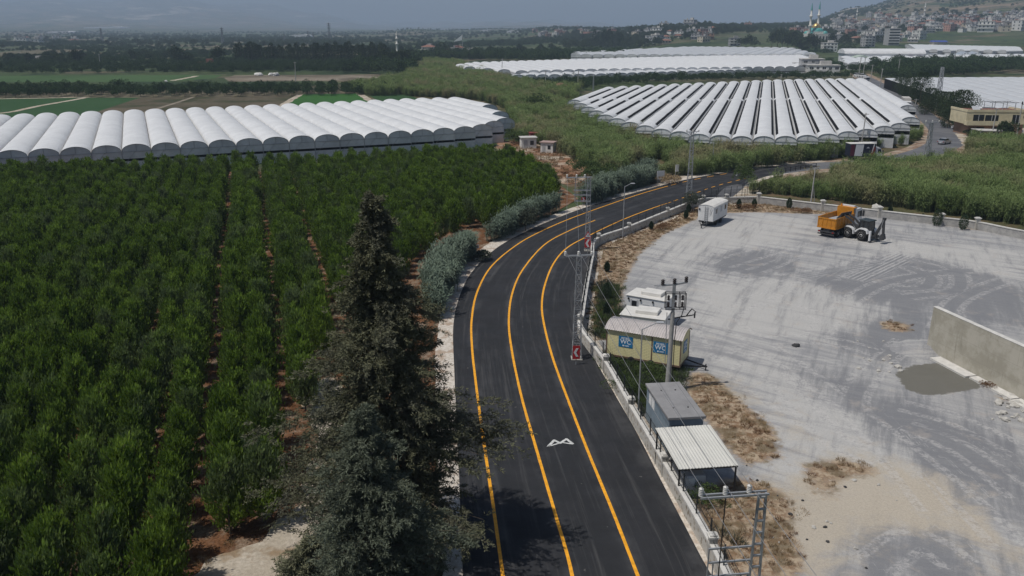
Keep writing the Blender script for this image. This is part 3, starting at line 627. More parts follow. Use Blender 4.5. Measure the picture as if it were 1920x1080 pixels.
S = np.array(spots); S = S[inpoly(S[:, 0], S[:, 1], TREES)]
holes = GP([(437, 690), (800, 440), (590, 800)]); 
S = S[[all(math.hypot(x-h.x, y-h.y) > 2.0 for h in holes) for x, y in S]]
vis = [i for i, (x, y) in enumerate(S) if -260 < PX((x, y, 2.5))[0] < 1400 and PX((x, y, 4.5))[1] < 1150]
S = S[vis]; S = S[np.argsort(np.hypot(S[:, 0], S[:, 1]))]
print('orchard trees', len(S))
inview = [i for i in range(len(S)) if PX((S[i][0], S[i][1], 2.5))[0] > -30]
first = set(inview[:298]); crowns = []
def plant(name, loc, label, cat, group, crown, trunk, sc, rz, zsc=1.0, wide=1.0):
    t = thing(name, loc, label, cat, group, rz); t.scale = (sc*wide, sc*wide, sc*zsc)
    c = link('crown', crown, t); link('trunk', trunk, t); return t, c
for i in sorted(first):
    x, y = S[i]; D = math.hypot(x, y); k = rng.integers(0, 6)
    sc = rng.uniform(.78, 1.08)
    t, c = plant('orchard_tree', (x, y, -.03), 'young bushy green tree planted in a row of the orchard', 'tree', 'young trees in the rows of the orchard', YT[k][0], YT[k][1], sc, rng.uniform(0, 6.28), rng.uniform(.92, 1.2), 1.0)
    if len(crowns) < 6 and all(c.data != q.data for q in crowns): crowns.append(c)
rest = np.array([S[i] for i in range(len(S)) if i not in first])
if len(rest): tag(scatter('orchard_rows', rest, crowns, .82, 1.05, 5, zfun=-.03, zs=(.9, 1.1)), 'far end rows of the young green orchard', 'trees', kind='stuff')
# --- the tall conifers by the road
def conifer(seed, Ht, Rb, nb, per, lm, droop=.22, prof=None, lf=(.16, .30), sw=(.04, .075), long=.05):
    """boughs carry drooping twigs, twigs carry needle sprays"""
    rng = np.random.default_rng(seed); C = []; Dv = []; limbs = []
    for k in range(nb):
        t = rng.beta(1.05, 1.15); z0 = 1.0+t*(Ht-1.3); ang = rng.uniform(0, 6.283); base = prof(t) if prof else (1-t)**.8
        lump = 1+.34*math.sin(ang*3+z0*.9+seed)+.26*math.sin(ang*2-z0*1.7+seed)+.15*math.sin(z0*4.1+ang); ln = max(.22, Rb*base*lump*rng.uniform(.45, 1.12)); far = rng.random() < long
        if far: ln = ln*1.35+.3
        rise = rng.uniform(.10, .5); nt_ = max(4, int(3+ln*3.4)); s_ = rng.uniform(.18 if ln > 1 else .05, 1, nt_)**.8; a = ang+rng.normal(0, .05, nt_); r = ln*s_
        B = np.stack([np.cos(a)*r, np.sin(a)*r, z0+ln*(rise*s_-droop*2.4*s_*s_)], 1)
        side = ang+rng.choice([-1, 1], nt_)*rng.uniform(.3, 1.3, nt_)*(1-.55*s_); T = np.stack([np.cos(side), np.sin(side), rng.uniform(-.55, .35, nt_)], 1)*rng.uniform(.35, .95, (nt_, 1))*(.55 if far else 1)*min(1.0, .25+ln/2.2)
        m = max(6, int(per/nt_*(.35+ln/Rb))); u = rng.random((nt_, m, 1)); P = B[:, None, :]+T[:, None, :]*u+rng.normal(0, .045, (nt_, m, 3))*(1.4-u)
        d = unit(T)[:, None, :]*.9+rng.normal(0, .62, (nt_, m, 3)); C.append(P.reshape(-1, 3)); Dv.append(d.reshape(-1, 3))
        if k % 3 == 0:
            p_ = Vector((0, 0, z0)); 
            for q in (.5, 1.0): e_ = Vector((math.cos(ang)*ln*q, math.sin(ang)*ln*q, z0+ln*(rise*q-droop*2.4*q*q))); limbs.append((p_, e_, .04*(1.3-q)+.008)); p_ = e_
    C = np.concatenate(C); Dv = np.concatenate(Dv)
    V, Fq = leaf_arrays(C, Dv, rng.uniform(*lf, len(C)), rng.uniform(*sw, len(C)), rng)
    return npmesh('crown', V, Fq, lm), trunk_mb(Ht*.99, .28, rng, .006, 9, limbs).mesh('trunk', bark)
def tallprof(t): return min(1.0, .8+.7*t) if t < .28 else ((1-(t-.28)/.72)**1.3*.93+.055)
pc, pt = conifer(3, 20.6, 4.8, 1250, 380, LM_con, .13, tallprof, (.12, .26), (.03, .065), .05)
big, _ = plant('tall_conifer', (-6.8, 40.6, -.05), 'tall dark grey green conifer towering beside the road', 'conifer', None, pc, pt, 1.0, .6)
pc2, pt2 = conifer(8, 12.6, 3.4, 520, 380, LM_con2, .10, lambda t: (1-t)**.72, (.12, .26), (.03, .055))
plant('silvery_conifer', (-6.5, 33.2, -.05), 'lower paler conifer with silvery tip in front of the tall dark one', 'conifer', None, pc2, pt2, 1.0, 2.0)
pc4, pt4 = conifer(13, 5.5, 2.2, 300, 170, LM_con, .15, lambda t: (1-t)**.6, (.12, .26), (.03, .06))
plant('bushy_conifer', (-9.4, 34.0, -.05), 'low bushy grey conifer at the bottom edge beside the orchard', 'conifer', None, pc4, pt4, 1.0, 3.0)
# --- reeds
def reed_clump(seed, lm, n=46, Hh=3.6, spread=1.0, nl=9, w=.075):
    rng = np.random.default_rng(seed); V = []; Fq = []; c = 0
    for k in range(n):
        a0 = rng.uniform(0, 6.28); r0 = spread*math.sqrt(rng.random()); bx, by = r0*math.cos(a0), r0*math.sin(a0); h = Hh*rng.uniform(.72, 1.1)
        lx, ly = rng.normal(0, .12, 2)
        pts = [np.array((bx+lx*h*s*s, by+ly*h*s*s, h*s)) for s in (0, .5, 1)]
        a = rng.uniform(0, 3.14); sd_ = np.array((math.cos(a), math.sin(a), 0))*.018
        for p, q in zip(pts, pts[1:]): V += [p-sd_, p+sd_, q+sd_*.7, q-sd_*.7]; Fq.append((c, c+1, c+2, c+3)); c += 4
        for j in range(nl):
            s = .25+.75*(j+rng.random())/nl; o = np.array((bx+lx*h*s*s, by+ly*h*s*s, h*s)); az = rng.uniform(0, 6.28); L = rng.uniform(.45, .85)
            d = np.array((math.cos(az), math.sin(az), 0)); sd2 = np.array((-d[1], d[0], .3))*w/2
            p1 = o+d*L*.5+np.array((0, 0, L*.42)); p2 = o+d*L*1.0+np.array((0, 0, L*rng.uniform(-.05, .4)))
            V += [o-sd2*.7, o+sd2*.7, p1+sd2, p1-sd2, p1-sd2, p1+sd2, p2+sd2*.1, p2-sd2*.1]; Fq += [(c, c+1, c+2, c+3), (c+4, c+5, c+6, c+7)]; c += 8
    return npmesh('reeds', np.array(V), np.array(Fq), lm)
RD = [reed_clump(20+i, LM_reed) for i in range(4)]
RS = [reed_clump(40+i, LM_sil, 50, 3.4, 1.0, 10, .09) for i in range(2)]
def stuff_src(name, meshes, spots_, label, cat):
    out = []
    for i, (m, p) in enumerate(zip(meshes, spots_)):
        o = link(name, m, None, (p.x, p.y, -.05), 1.0*i); tag(o, label, cat, kind='stuff'); out.append(o)
    return out
reed_src = stuff_src('reeds', RD, GP([(1455, 356), (1520, 352), (1600, 345), (1700, 360)]), 'clump of tall green reeds behind the yard wall', 'reeds')
sil_src = stuff_src('silvery_reeds', RS, GP([(842, 545), (955, 440)]), 'clump of silvery reeds at the left edge of the road', 'reeds')
def reeds(poly, step, src, s0, s1, seed, label, excl=()):
    P = scatter_pts(GP(poly), step, .5, seed)
    for e in excl: P = P[~inpoly(P[:, 0], P[:, 1], GP(e))]
    o = scatter('reeds' if src is reed_src else 'silvery_reeds', P, src, s0, s1, seed, zfun=-.06, zs=(.8, 1.2)); tag(o, label, 'reeds', kind='stuff'); return o
reeds([(1378, 363), (1400, 362), (1440, 358), (1500, 351), (1560, 341), (1575, 379), (1560, 376), (1440, 364)], 1.25, reed_src, .5, .72, 10, 'shorter reeds at the left end of the bed beside the side lane')
reeds([(1560, 338), (1600, 331), (1640, 327), (1700, 324), (1745, 320), (1800, 312), (1850, 316), (1920, 320), (2300, 330), (2300, 480), (1920, 424), (1660, 388), (1572, 379)], 1.35, reed_src, .78, 1.08, 1, 'dense green reeds between the yard wall and the old road', [[(1420, 363), (1500, 368), (1530, 374), (1600, 384), (1420, 370)]])
reeds([(1815, 272), (1900, 276), (2300, 276), (2300, 300), (1860, 302), (1812, 288)], 1.5, reed_src, .75, 1.0, 2, 'patch of green reeds beside the dirt drive of the yellow house')
reeds([(1085, 210), (1110, 232), (1180, 258), (1290, 282), (1400, 290), (1440, 295), (1560, 292), (1590, 287), (1585, 292), (1560, 299), (1480, 308), (1400, 319), (1330, 328), (1270, 330), (1240, 300), (1150, 330), (1110, 330), (1080, 300), (1010, 270), (960, 262), (960, 245), (950, 205), (900, 188), (760, 180), (800, 170), (880, 172), (1000, 180)], 1.9, reed_src, .75, 1.1, 3, 'wide band of green reeds between the two big greenhouses')
reeds([(650, 172), (760, 150), (775, 128), (800, 118), (860, 122), (930, 150), (1020, 172), (1090, 172), (1075, 182), (1085, 200), (1000, 182), (880, 172), (800, 172), (760, 180), (690, 180)], 2.9, reed_src, 1.0, 1.35, 4, 'pale green reed thicket stretching back to the far fields')
reeds([(1500, 296), (1590, 284), (1640, 266), (1700, 254), (1722, 246), (1732, 252), (1722, 262), (1690, 273), (1640, 280), (1590, 290), (1520, 303)], 1.6, reed_src, .5, .8, 5, 'reeds between the round greenhouse and the old road')
reeds([(1085, 385), (1140, 360), (1180, 345), (1215, 330), (1232, 340), (1215, 348), (1165, 362), (1110, 384)], 1.15, sil_src, .8, 1.05, 6, 'silvery reeds on the bank above the new road')
reeds([(905, 462), (935, 440), (985, 418), (1040, 398), (1060, 392), (1030, 404), (985, 424), (935, 448)], 1.0, sil_src, .75, 1.0, 7, 'silvery green reeds lining the bend of the road')
reeds([(800, 560), (815, 520), (850, 488), (880, 474), (878, 490), (850, 520), (832, 570), (815, 600)], .85, sil_src, .75, 1.0, 8, 'silvery reeds hiding the verge beside the tall conifer')
reeds([(1232, 330), (1262, 318), (1330, 318), (1400, 312), (1440, 306), (1400, 314), (1330, 326), (1290, 331)], 1.3, reed_src, .5, .8, 9, 'low green reeds along the far left verge of the road')
# --- bushes (single plants)
def blob_bush(seed, r, h, n, lm, leaf=(.10, .22), lumps=7, inner=.55, name='crown'):
    rng = np.random.default_rng(seed); C = []; N = []
    lum = [(rng.normal(0, .38)*r, rng.normal(0, .38)*r, h*(.30+.42*rng.random()), r*rng.uniform(.38, .62)) for _ in range(lumps)]
    for x, y, z, q in lum:
        m = n//lumps; d = unit(rng.normal(0, 1, (m, 3))); d[:, 2] = np.abs(d[:, 2])*1.0-.25*rng.random(m); rr = q*(inner+(1-inner)*rng.random((m, 1))**.4)
        P = d*rr; P[:, 2] *= h/(2*r)*1.25; C.append(P+np.array((x, y, z))); N.append(d+rng.normal(0, .7, (m, 3)))
    C = np.concatenate(C); C[:, 2] = np.maximum(C[:, 2], .03*h); N = np.concatenate(N)
    V, Fq = leaf_arrays(C, N, rng.uniform(*leaf, len(C)), rng.uniform(leaf[0]*.5, leaf[1]*.6, len(C)), rng); return npmesh(name, V, Fq, lm)
def stub(h, r, seed=0): return trunk_mb(h, r, np.random.default_rng(seed), .05, 4).mesh('trunk', bark)
def bush(name, px, py, r, h, lm, label, seed, cat='bush', n=2600, leaf=(.10, .22), group=None):
    p = G(px, py); t = thing(name, (p.x, p.y, -.05), label, cat, group); link('crown', blob_bush(seed, r, h, n, lm, leaf), t); link('trunk', stub(h*.7, .06, seed), t); return t
bush('silvery_bush', 985, 432, 2.7, 3.6, LM_olive, 'round grey olive coloured bush on the outer bend of the road', 1, leaf=(.14, .3))
bush('dark_bush', 1000, 212, 7.0, 6.5, LM_bush, 'single dark rounded tree amid the reeds', 2, 'tree', 3000, (.3, .7))
bush('dark_bush', 1100, 330, 4.6, 3.4, LM_bush, 'dark low bush beside the rusty ground near the huts', 3, leaf=(.2, .4))
bush('dark_bush', 1135, 345, 4.0, 3.2, LM_bush, 'dark green bush left of the silvery reeds on the bank', 4, leaf=(.2, .4))
bush('dark_bush', 965, 268, 3.6, 3.2, LM_bush, 'dark shrub at the right end of the white tunnels', 5, leaf=(.2, .4))
bush('dry_bush', 1255, 345, 3.0, 1.8, LM_dry, 'dry brown bush at the edge of the gravel pull-off', 6, leaf=(.12, .3))
bush('dry_bush', 905, 487, 1.8, 1.4, LM_olive, 'dry grey scrub behind the red and white chevron board', 7, leaf=(.1, .25))
bush('grey_bush', 795, 450, 2.2, 2.4, LM_olive, 'grey shrub filling a gap at the edge of the orchard', 8, leaf=(.12, .3))
bush('green_bush', 1298, 396, 1.8, 2.8, LM_olive, 'olive green shrub outside the wall left of the white trailer', 9, leaf=(.1, .25))
bush('dark_bush', 1395, 345, 2.6, 3.6, LM_bush, 'leafy green bush at the mouth of the side lane', 10, leaf=(.15, .3))
bush('green_bush', 1316, 945, 1.2, 1.6, LM_bush, 'small green bush in front of the white canopy', 11, n=1800, leaf=(.06, .14))
bush('green_bush', 1170, 735, 1.6, 1.3, LM_bush, 'low green shrub growing inside the fence by the street lamp', 12, n=2200, leaf=(.06, .14))
bush('green_bush', 1215, 705, 1.5, 1.0, LM_bush, 'low green shrub under the long side of the toilet cabin', 13, n=2200, leaf=(.06, .14))
bush('green_bush', 1140, 690, 1.2, 1.1, LM_bush, 'low green shrub at the left foot of the toilet cabin', 14, n=1800, leaf=(.06, .14))
bush('green_bush', 1155, 640, 1.3, 1.3, LM_bush, 'green scrub behind the left corner of the toilet cabin', 15, n=1800, leaf=(.06, .14))
bush('heath_bush', 1402, 395, 1.6, 1.1, LM_rust, 'low rusty brown bush right of the white trailer', 16, n=1800, leaf=(.06, .16))
bush('heath_bush', 1507, 400, 1.4, 1.0, LM_rust, 'low brown bush in front of the yard wall left of the dump truck', 17, n=1800, leaf=(.06, .16))
bush('heath_bush', 1238, 430, 1.5, .9, LM_rust, 'rusty dry bush inside the wall on the bend', 18, n=1800, leaf=(.06, .16))
bush('heath_bush', 1851, 726, .7, .5, LM_rust, 'small dark red brown bush at the foot of the concrete wall', 19, n=1000, leaf=(.04, .1))
def thuja(px, py, h, label, seed, lm=LM_thuja, r=None):
    rng = np.random.default_rng(seed); n = 1700; t = rng.random(n); r = r or h*.26; a = rng.uniform(0, 6.28, n); rr = r*np.sin(np.pi*np.clip(t*.88+.12, 0, 1))**.7*rng.uniform(.6, 1.08, n)
    C = np.stack([np.cos(a)*rr, np.sin(a)*rr, .1+t*h*.93], 1); Dv = np.stack([np.cos(a)*.4, np.sin(a)*.4, np.full(n, 1.0)], 1)+rng.normal(0, .3, (n, 3))
    V, Fq = leaf_arrays(C, Dv, rng.uniform(.09, .2, n), rng.uniform(.04, .08, n), rng); p = G(px, py)
    tt = thing('small_conifer', (p.x, p.y, -.04), label, 'shrub', None); link('crown', npmesh('crown', V, Fq, lm), tt); link('trunk', stub(h*.6, .04, seed), tt)
for a in ((1385, 391, 1.5, 'small round topped conifer by the wall just right of the trailer'), (1414, 389, 1.4, 'thin grey conifer by the first wall pillar right of the trailer'), (1479, 391, 1.7, 'small dark conifer by the wall midway between trailer and truck'), (1668, 402, 1.3, 'tiny conifer by the wall right of the backhoe'),
          (1756, 424, 2.6, 'tallest conifer shrub in front of the back wall of the yard'), (1805, 431, 2.3, 'plump conifer shrub between the two right hand wall pillars'), (1729, 415, 1.1, 'low grey shrub left of the tallest wall conifer', 1), (1138, 510, 1.2, 'upper small conifer in the dry verge inside the fence'), (1137, 562, 1.9, 'tall small conifer in the dry verge left of the white cabins'),
          (1137, 590, 1.3, 'lower small conifer in the dry verge behind the toilet cabin'), (1286, 410, 1.3, 'small dark conifer left of the trailer ladder'), (1221, 430, 1.1, 'small conifer in the dry grass on the inner bend'), (1291, 398, 1.3, 'small conifer by the wall pillar near the trailer')):
    thuja(*a[:4], seed=int(a[0]))
# --- dry grass tufts and weeds in the yard
def tuft(seed, lm, n=90, h=.5, r=.35):
    rng = np.random.default_rng(seed); a = rng.uniform(0, 6.28, n); q = r*np.sqrt(rng.random(n)); C = np.stack([np.cos(a)*q, np.sin(a)*q, np.zeros(n)], 1)
    Dv = np.stack([np.cos(a)*.6, np.sin(a)*.6, np.ones(n)], 1)+rng.normal(0, .35, (n, 3)); V, Fq = leaf_arrays(C, Dv, h*rng.uniform(.4, 1.1, n), .03, rng); return npmesh('weeds', V, Fq, lm)
TS = stuff_src('dry_weeds', [tuft(1, LM_dry), tuft(2, LM_rust, 90, .4), tuft(3, LM_dry, 60, .35, .5)], GP([(1150, 500), (1400, 800), (1500, 960)]), 'tuft of dry straw coloured grass in the yard', 'weeds')
TG = stuff_src('green_weeds', [tuft(4, LM_bush, 110, .55, .4), tuft(5, LM_olive, 100, .5, .4)], GP([(1160, 700), (1385, 1020)]), 'tuft of green weeds inside the fence', 'weeds')
def maskpts(Mk, step, seed, thr=.35):
    P = scatter_pts(YARD, step, .5, seed); i = np.clip(((P[:, 1]-y0)/gs).astype(int), 0, ny-1); j = np.clip(((P[:, 0]-x0)/gs).astype(int), 0, nx-1)
    r_ = np.random.default_rng(seed); return P[(Mk[i, j] > thr+.5*r_.random(len(P))) & (P[:, 0] < 111)]
tag(scatter('dry_weeds', maskpts(DRY, .60, 1, .45), TS, .3, .8, 1, zfun=-.02, tilt=.2), 'dry straw and rust coloured weeds along the edges of the yard', 'weeds', kind='stuff')
tag(scatter('green_weeds', maskpts(LUSH, .45, 2, .25), TG, .6, 1.3, 2, zfun=-.02, tilt=.2), 'green weeds crowding the inside of the road fence', 'weeds', kind='stuff')
# weeds and leaf litter on orchard soil are scattered thinly too
P = scatter_pts(TREES, 1.9, .5, 31); P = P[np.hypot(P[:, 0], P[:, 1]) < 95]
tag(scatter('dry_weeds', P, TS, .5, 1.1, 12, zfun=-.04, tilt=.2), 'rusty dry weeds between the orchard rows', 'weeds', kind='stuff')
P = scatter_pts(GP([(1050, 310), (1130, 335), (1095, 352), (1010, 325), (940, 285), (960, 262), (1060, 285)]), 1.5, .5, 32)
tag(scatter('dry_weeds', P, TS, .9, 1.8, 13, zfun=-.03, tilt=.2), 'rust red dry grass around the farm huts', 'weeds', kind='stuff')
# --- groves and far trees
def round_tree(seed, lm, n=620, r=2.6, h=4.6, leaf=(.35, .7)): return blob_bush(seed, r, h, n, lm, leaf, 9, .7)
CT = [round_tree(60+i, LM_cit) for i in range(3)]; ctr = stub(2.5, .1, 5)
WT = [round_tree(70+i, LM_wood, 700, 4.0, 8.0, (.5, 1.1)) for i in range(3)]; wtr = stub(4.5, .18, 6)
OT = [round_tree(80, LM_olive, 500, 2.8, 4.2, (.35, .8))]
def column_tree(seed, lm, h=15.0, r=1.9, n=900, leaf=(.5, 1.1), pw=.55):
    rng = np.random.default_rng(seed); t = rng.random(n); a = rng.uniform(0, 6.28, n); rr = r*np.sin(np.pi*np.clip(t*.9+.08, 0, 1))**pw*rng.uniform(.45, 1.15, n)*(1+.25*np.sin(3*a+t*9))
    C = np.stack([np.cos(a)*rr, np.sin(a)*rr, h*(.06+t*.92)], 1); Dv = np.stack([np.cos(a)*.5, np.sin(a)*.5, np.full(n, 1.1)], 1)+rng.normal(0, .4, (n, 3))
    V, Fq = leaf_arrays(C, Dv, rng.uniform(*leaf, n), rng.uniform(leaf[0]*.5, leaf[1]*.5, n), rng); return npmesh('crown', V, Fq, lm)
PT = [column_tree(90+i, LM_wood) for i in range(3)]; ptr_ = stub(12, .22, 7)
CY = [column_tree(95+i, LM_cit, 12, 1.3, 600) for i in range(2)]
def tree_at(name, px, y, label, cat, group, crown, trunk, hgt, base_h, seed, D=None, wide=1.0):
    """y = pixel of the foot when D is None"""
    if D is None: p = G(px, y); z = H(p.x, p.y); 
    else:
        p = AT(px, D, 0); z = H(p.x, p.y); p = AT(px, D, z)
    s = hgt/base_h; r_ = random.Random(seed); t = thing(name, (p.x, p.y, z-.1), label, cat, group, r_.uniform(0, 6.28)); t.scale = (s*wide, s*wide, s); link('crown', crown, t); link('trunk', trunk, t); return t
rnd = random.Random(4); gsrc = []
BELT = [(-320, 186), (60, 183.5), (400, 181.5), (720, 178), (772, 172), (755, 164), (640, 166), (430, 169), (320, 170), (-320, 171)]
P = scatter_pts(GP(BELT), 5.6, .18, 41, .2); P = P[np.argsort(np.hypot(P[:, 0], P[:, 1]))]
iv = [i for i in range(len(P)) if -20 < PX((P[i][0], P[i][1], 2))[0] < 900]; fs = set(iv[:200])
def grove_things(P, idx, label, group, src, sc=(.85, 1.2)):
    for n_, i in enumerate(sorted(idx)):
        k = rnd.randrange(3); t = thing('grove_tree', (P[i][0], P[i][1], H(P[i][0], P[i][1])-.1), label, 'tree', group, rnd.uniform(0, 6)); s = rnd.uniform(*sc); t.scale = (s, s, s*rnd.uniform(.85, 1.15))
        c = link('crown', CT[k], t); link('trunk', ctr, t)
        if len(src) < 3 and all(c.data != q.data for q in src): src.append(c)
grove_things(P, fs, 'dark round tree in the far citrus grove beyond the left greenhouse', 'dark round trees of the left grove', gsrc, (.75, 1.0))
tag(scatter('grove', np.array([P[i] for i in range(len(P)) if i not in fs]), gsrc, .75, 1.05, 42), 'dark citrus grove stretching beyond the fields on the left', 'grove', kind='stuff')
BELT2 = [(900, 150), (930, 158), (975, 168), (1080, 172), (1150, 160), (1400, 151), (1610, 148), (1640, 146), (1560, 145), (1400, 146), (1250, 150), (1050, 155), (980, 155)]
P = scatter_pts(GP(BELT2), 5.6, .2, 43, .1); P = P[np.argsort(np.hypot(P[:, 0], P[:, 1]))]; fs2 = set(range(0, 95))
grove_things(P, fs2, 'dark round tree in the grove behind the striped greenhouse', 'dark round trees of the middle grove', gsrc, (.7, .95))
tag(scatter('grove', P[95:], gsrc, .7, .95, 44), 'dark citrus grove behind the striped greenhouse', 'grove', kind='stuff')
for k_, (poly, step, lbl, sd_, s0, s1) in enumerate([
    ([(1640, 140), (1665, 150), (1700, 153), (1920, 135), (2300, 128), (2300, 116), (1920, 120), (1700, 124), (1630, 130)], 6.5, 'dark citrus grove above the pale net greenhouse on the right', 45, 1.1, 1.6),
    ([(770, 150), (790, 118), (880, 112), (1000, 116), (1080, 113), (1200, 108), (1090, 105), (800, 104), (770, 110), (700, 125), (650, 130), (640, 138), (740, 140)], 9, 'dark groves between the poplars and the long greenhouses', 46, 1.2, 1.9),
    ([(-320, 142), (420, 139), (640, 138), (760, 130), (700, 118), (400, 116), (-320, 116)], 10, 'mixed woods and olive groves behind the light green field', 47, .7, 1.15)]):
    P = scatter_pts(GP(poly), step, .4, sd_); src = gsrc
    tag(scatter('grove', P, src, s0, s1, sd_), lbl, 'grove', kind='stuff')
# single far trees that rise from the plain
def poplar(px, y, h_, label, group, seed, k=0, wide=1.0): return tree_at('poplar_tree', px, y, label, 'tree', group, PT[k % 3], ptr_, h_, 15.0, seed, None, wide)
for i in range(44):
    px = 446+i*6.6+rnd.uniform(-2, 2); poplar(px, 120+rnd.uniform(-2.5, 1.5), rnd.uniform(12.5, 17), 'poplar in the long dark row across the plain', 'poplars of the long row', i, i, 1.25)
for i in range(9): poplar(706+i*7.5, 128+rnd.uniform(-2, 2), rnd.uniform(9, 14), 'broad poplar at the right end of the dark row near the slim minaret', 'broad poplars near the slim minaret', 60+i, i, 1.5)
src_w = []
for i, (px, y, hh, lb) in enumerate([(118, 124, 11, 'rounded dark tree left of the pair in the left plain'), (146, 124, 13, 'taller tree of the pair in the left plain'), (334, 121, 15, 'broad dark tree left of the ruined farmhouse'), (352, 121, 12, 'second broad tree left of the ruined farmhouse'), (408, 124, 15, 'tall dark tree right of the ruined farmhouse'), (298, 92, 9, 'lone tree standing up from the middle of the left plain'),
    (830, 104, 17, 'dark cypress beside the white sail shaped roof'), (760, 128, 14, 'yellow green tree beside the slim minaret'), (1003, 200, 5, 'small tree left of the red roofed hut in the reeds')]):
    t = thing('broad_tree', (0, 0, 0), lb, 'tree', None, i); p = G(px, y); t.location = (p.x, p.y, H(p.x, p.y)-.1); s = hh/8.0; t.scale = (s*.8, s*.8, s)
    c = link('crown', WT[i % 3], t); link('trunk', wtr, t); src_w.append(c)
# far vegetation over the plain and the hills
GHX = []   # footprints of the far greenhouses, filled below
def farpts(n, D0, D1, seed, x0=-500, x1=2500):
    r_ = np.random.default_rng(seed); D = np.exp(r_.uniform(np.log(D0), np.log(D1), n)); px = r_.uniform(x0, x1, n); zc = D*CP+CAMH*SP
    return np.stack([(px-960)/F*zc, D], 1)
def clump(P, f, seed):
    x, y = P[:, 0], P[:, 1]; return np.sin(x/f+seed)*np.cos(y/(f*1.4)+seed*2)+.6*np.sin(x/(f*.37)-y/(f*.6)+seed)+.35*np.sin(x/(f*.15)+y/(f*.21))
# ================================================================== GREENHOUSES
def filmmat(name, col, dirt=.12, rough=.45, bump=.35):
    b = NB(name); g = b.noise(.25, 6, .65); c = b.mix(b.step(g, .35, .7), tuple(v*(1-dirt) for v in col), col)
    c = b.mix(b.step(b.noise(1.2, 6, .75, stretch=(1, 1, 3)), .58, .72, 0, .35), c, (.42, .40, .37)); b.bump(b.noise(1.3, 4, .6, dist=.6), bump, .25); return b.done(c, rough, .35)
FILM = filmmat('white greenhouse film', (.70, .70, .695)); FILM2 = filmmat('dull greenhouse film', (.60, .61, .62), .15); FILM3 = filmmat('pale greenhouse film', (.68, .69, .69), .1)
GABLE = filmmat('grey end film', (.70, .71, .71), .25, .5); SKIRT = filmmat('grey side film', (.64, .65, .66), .2, .5)
NET = mat('black insect net', (.012, .012, .013), .9, .1, var=.4, vscale=3); STEEL = mat('galvanised steel', (.33, .34, .35), .5, .5, .3, var=.15, vscale=4)
GUT = mat('grimy gutter', (.34, .32, .29), .8, .2, var=.3, vscale=1.5)
DARKIN = mat('crop inside greenhouse', (.012, .022, .010), .95, .1, var=.4, vscale=.6)
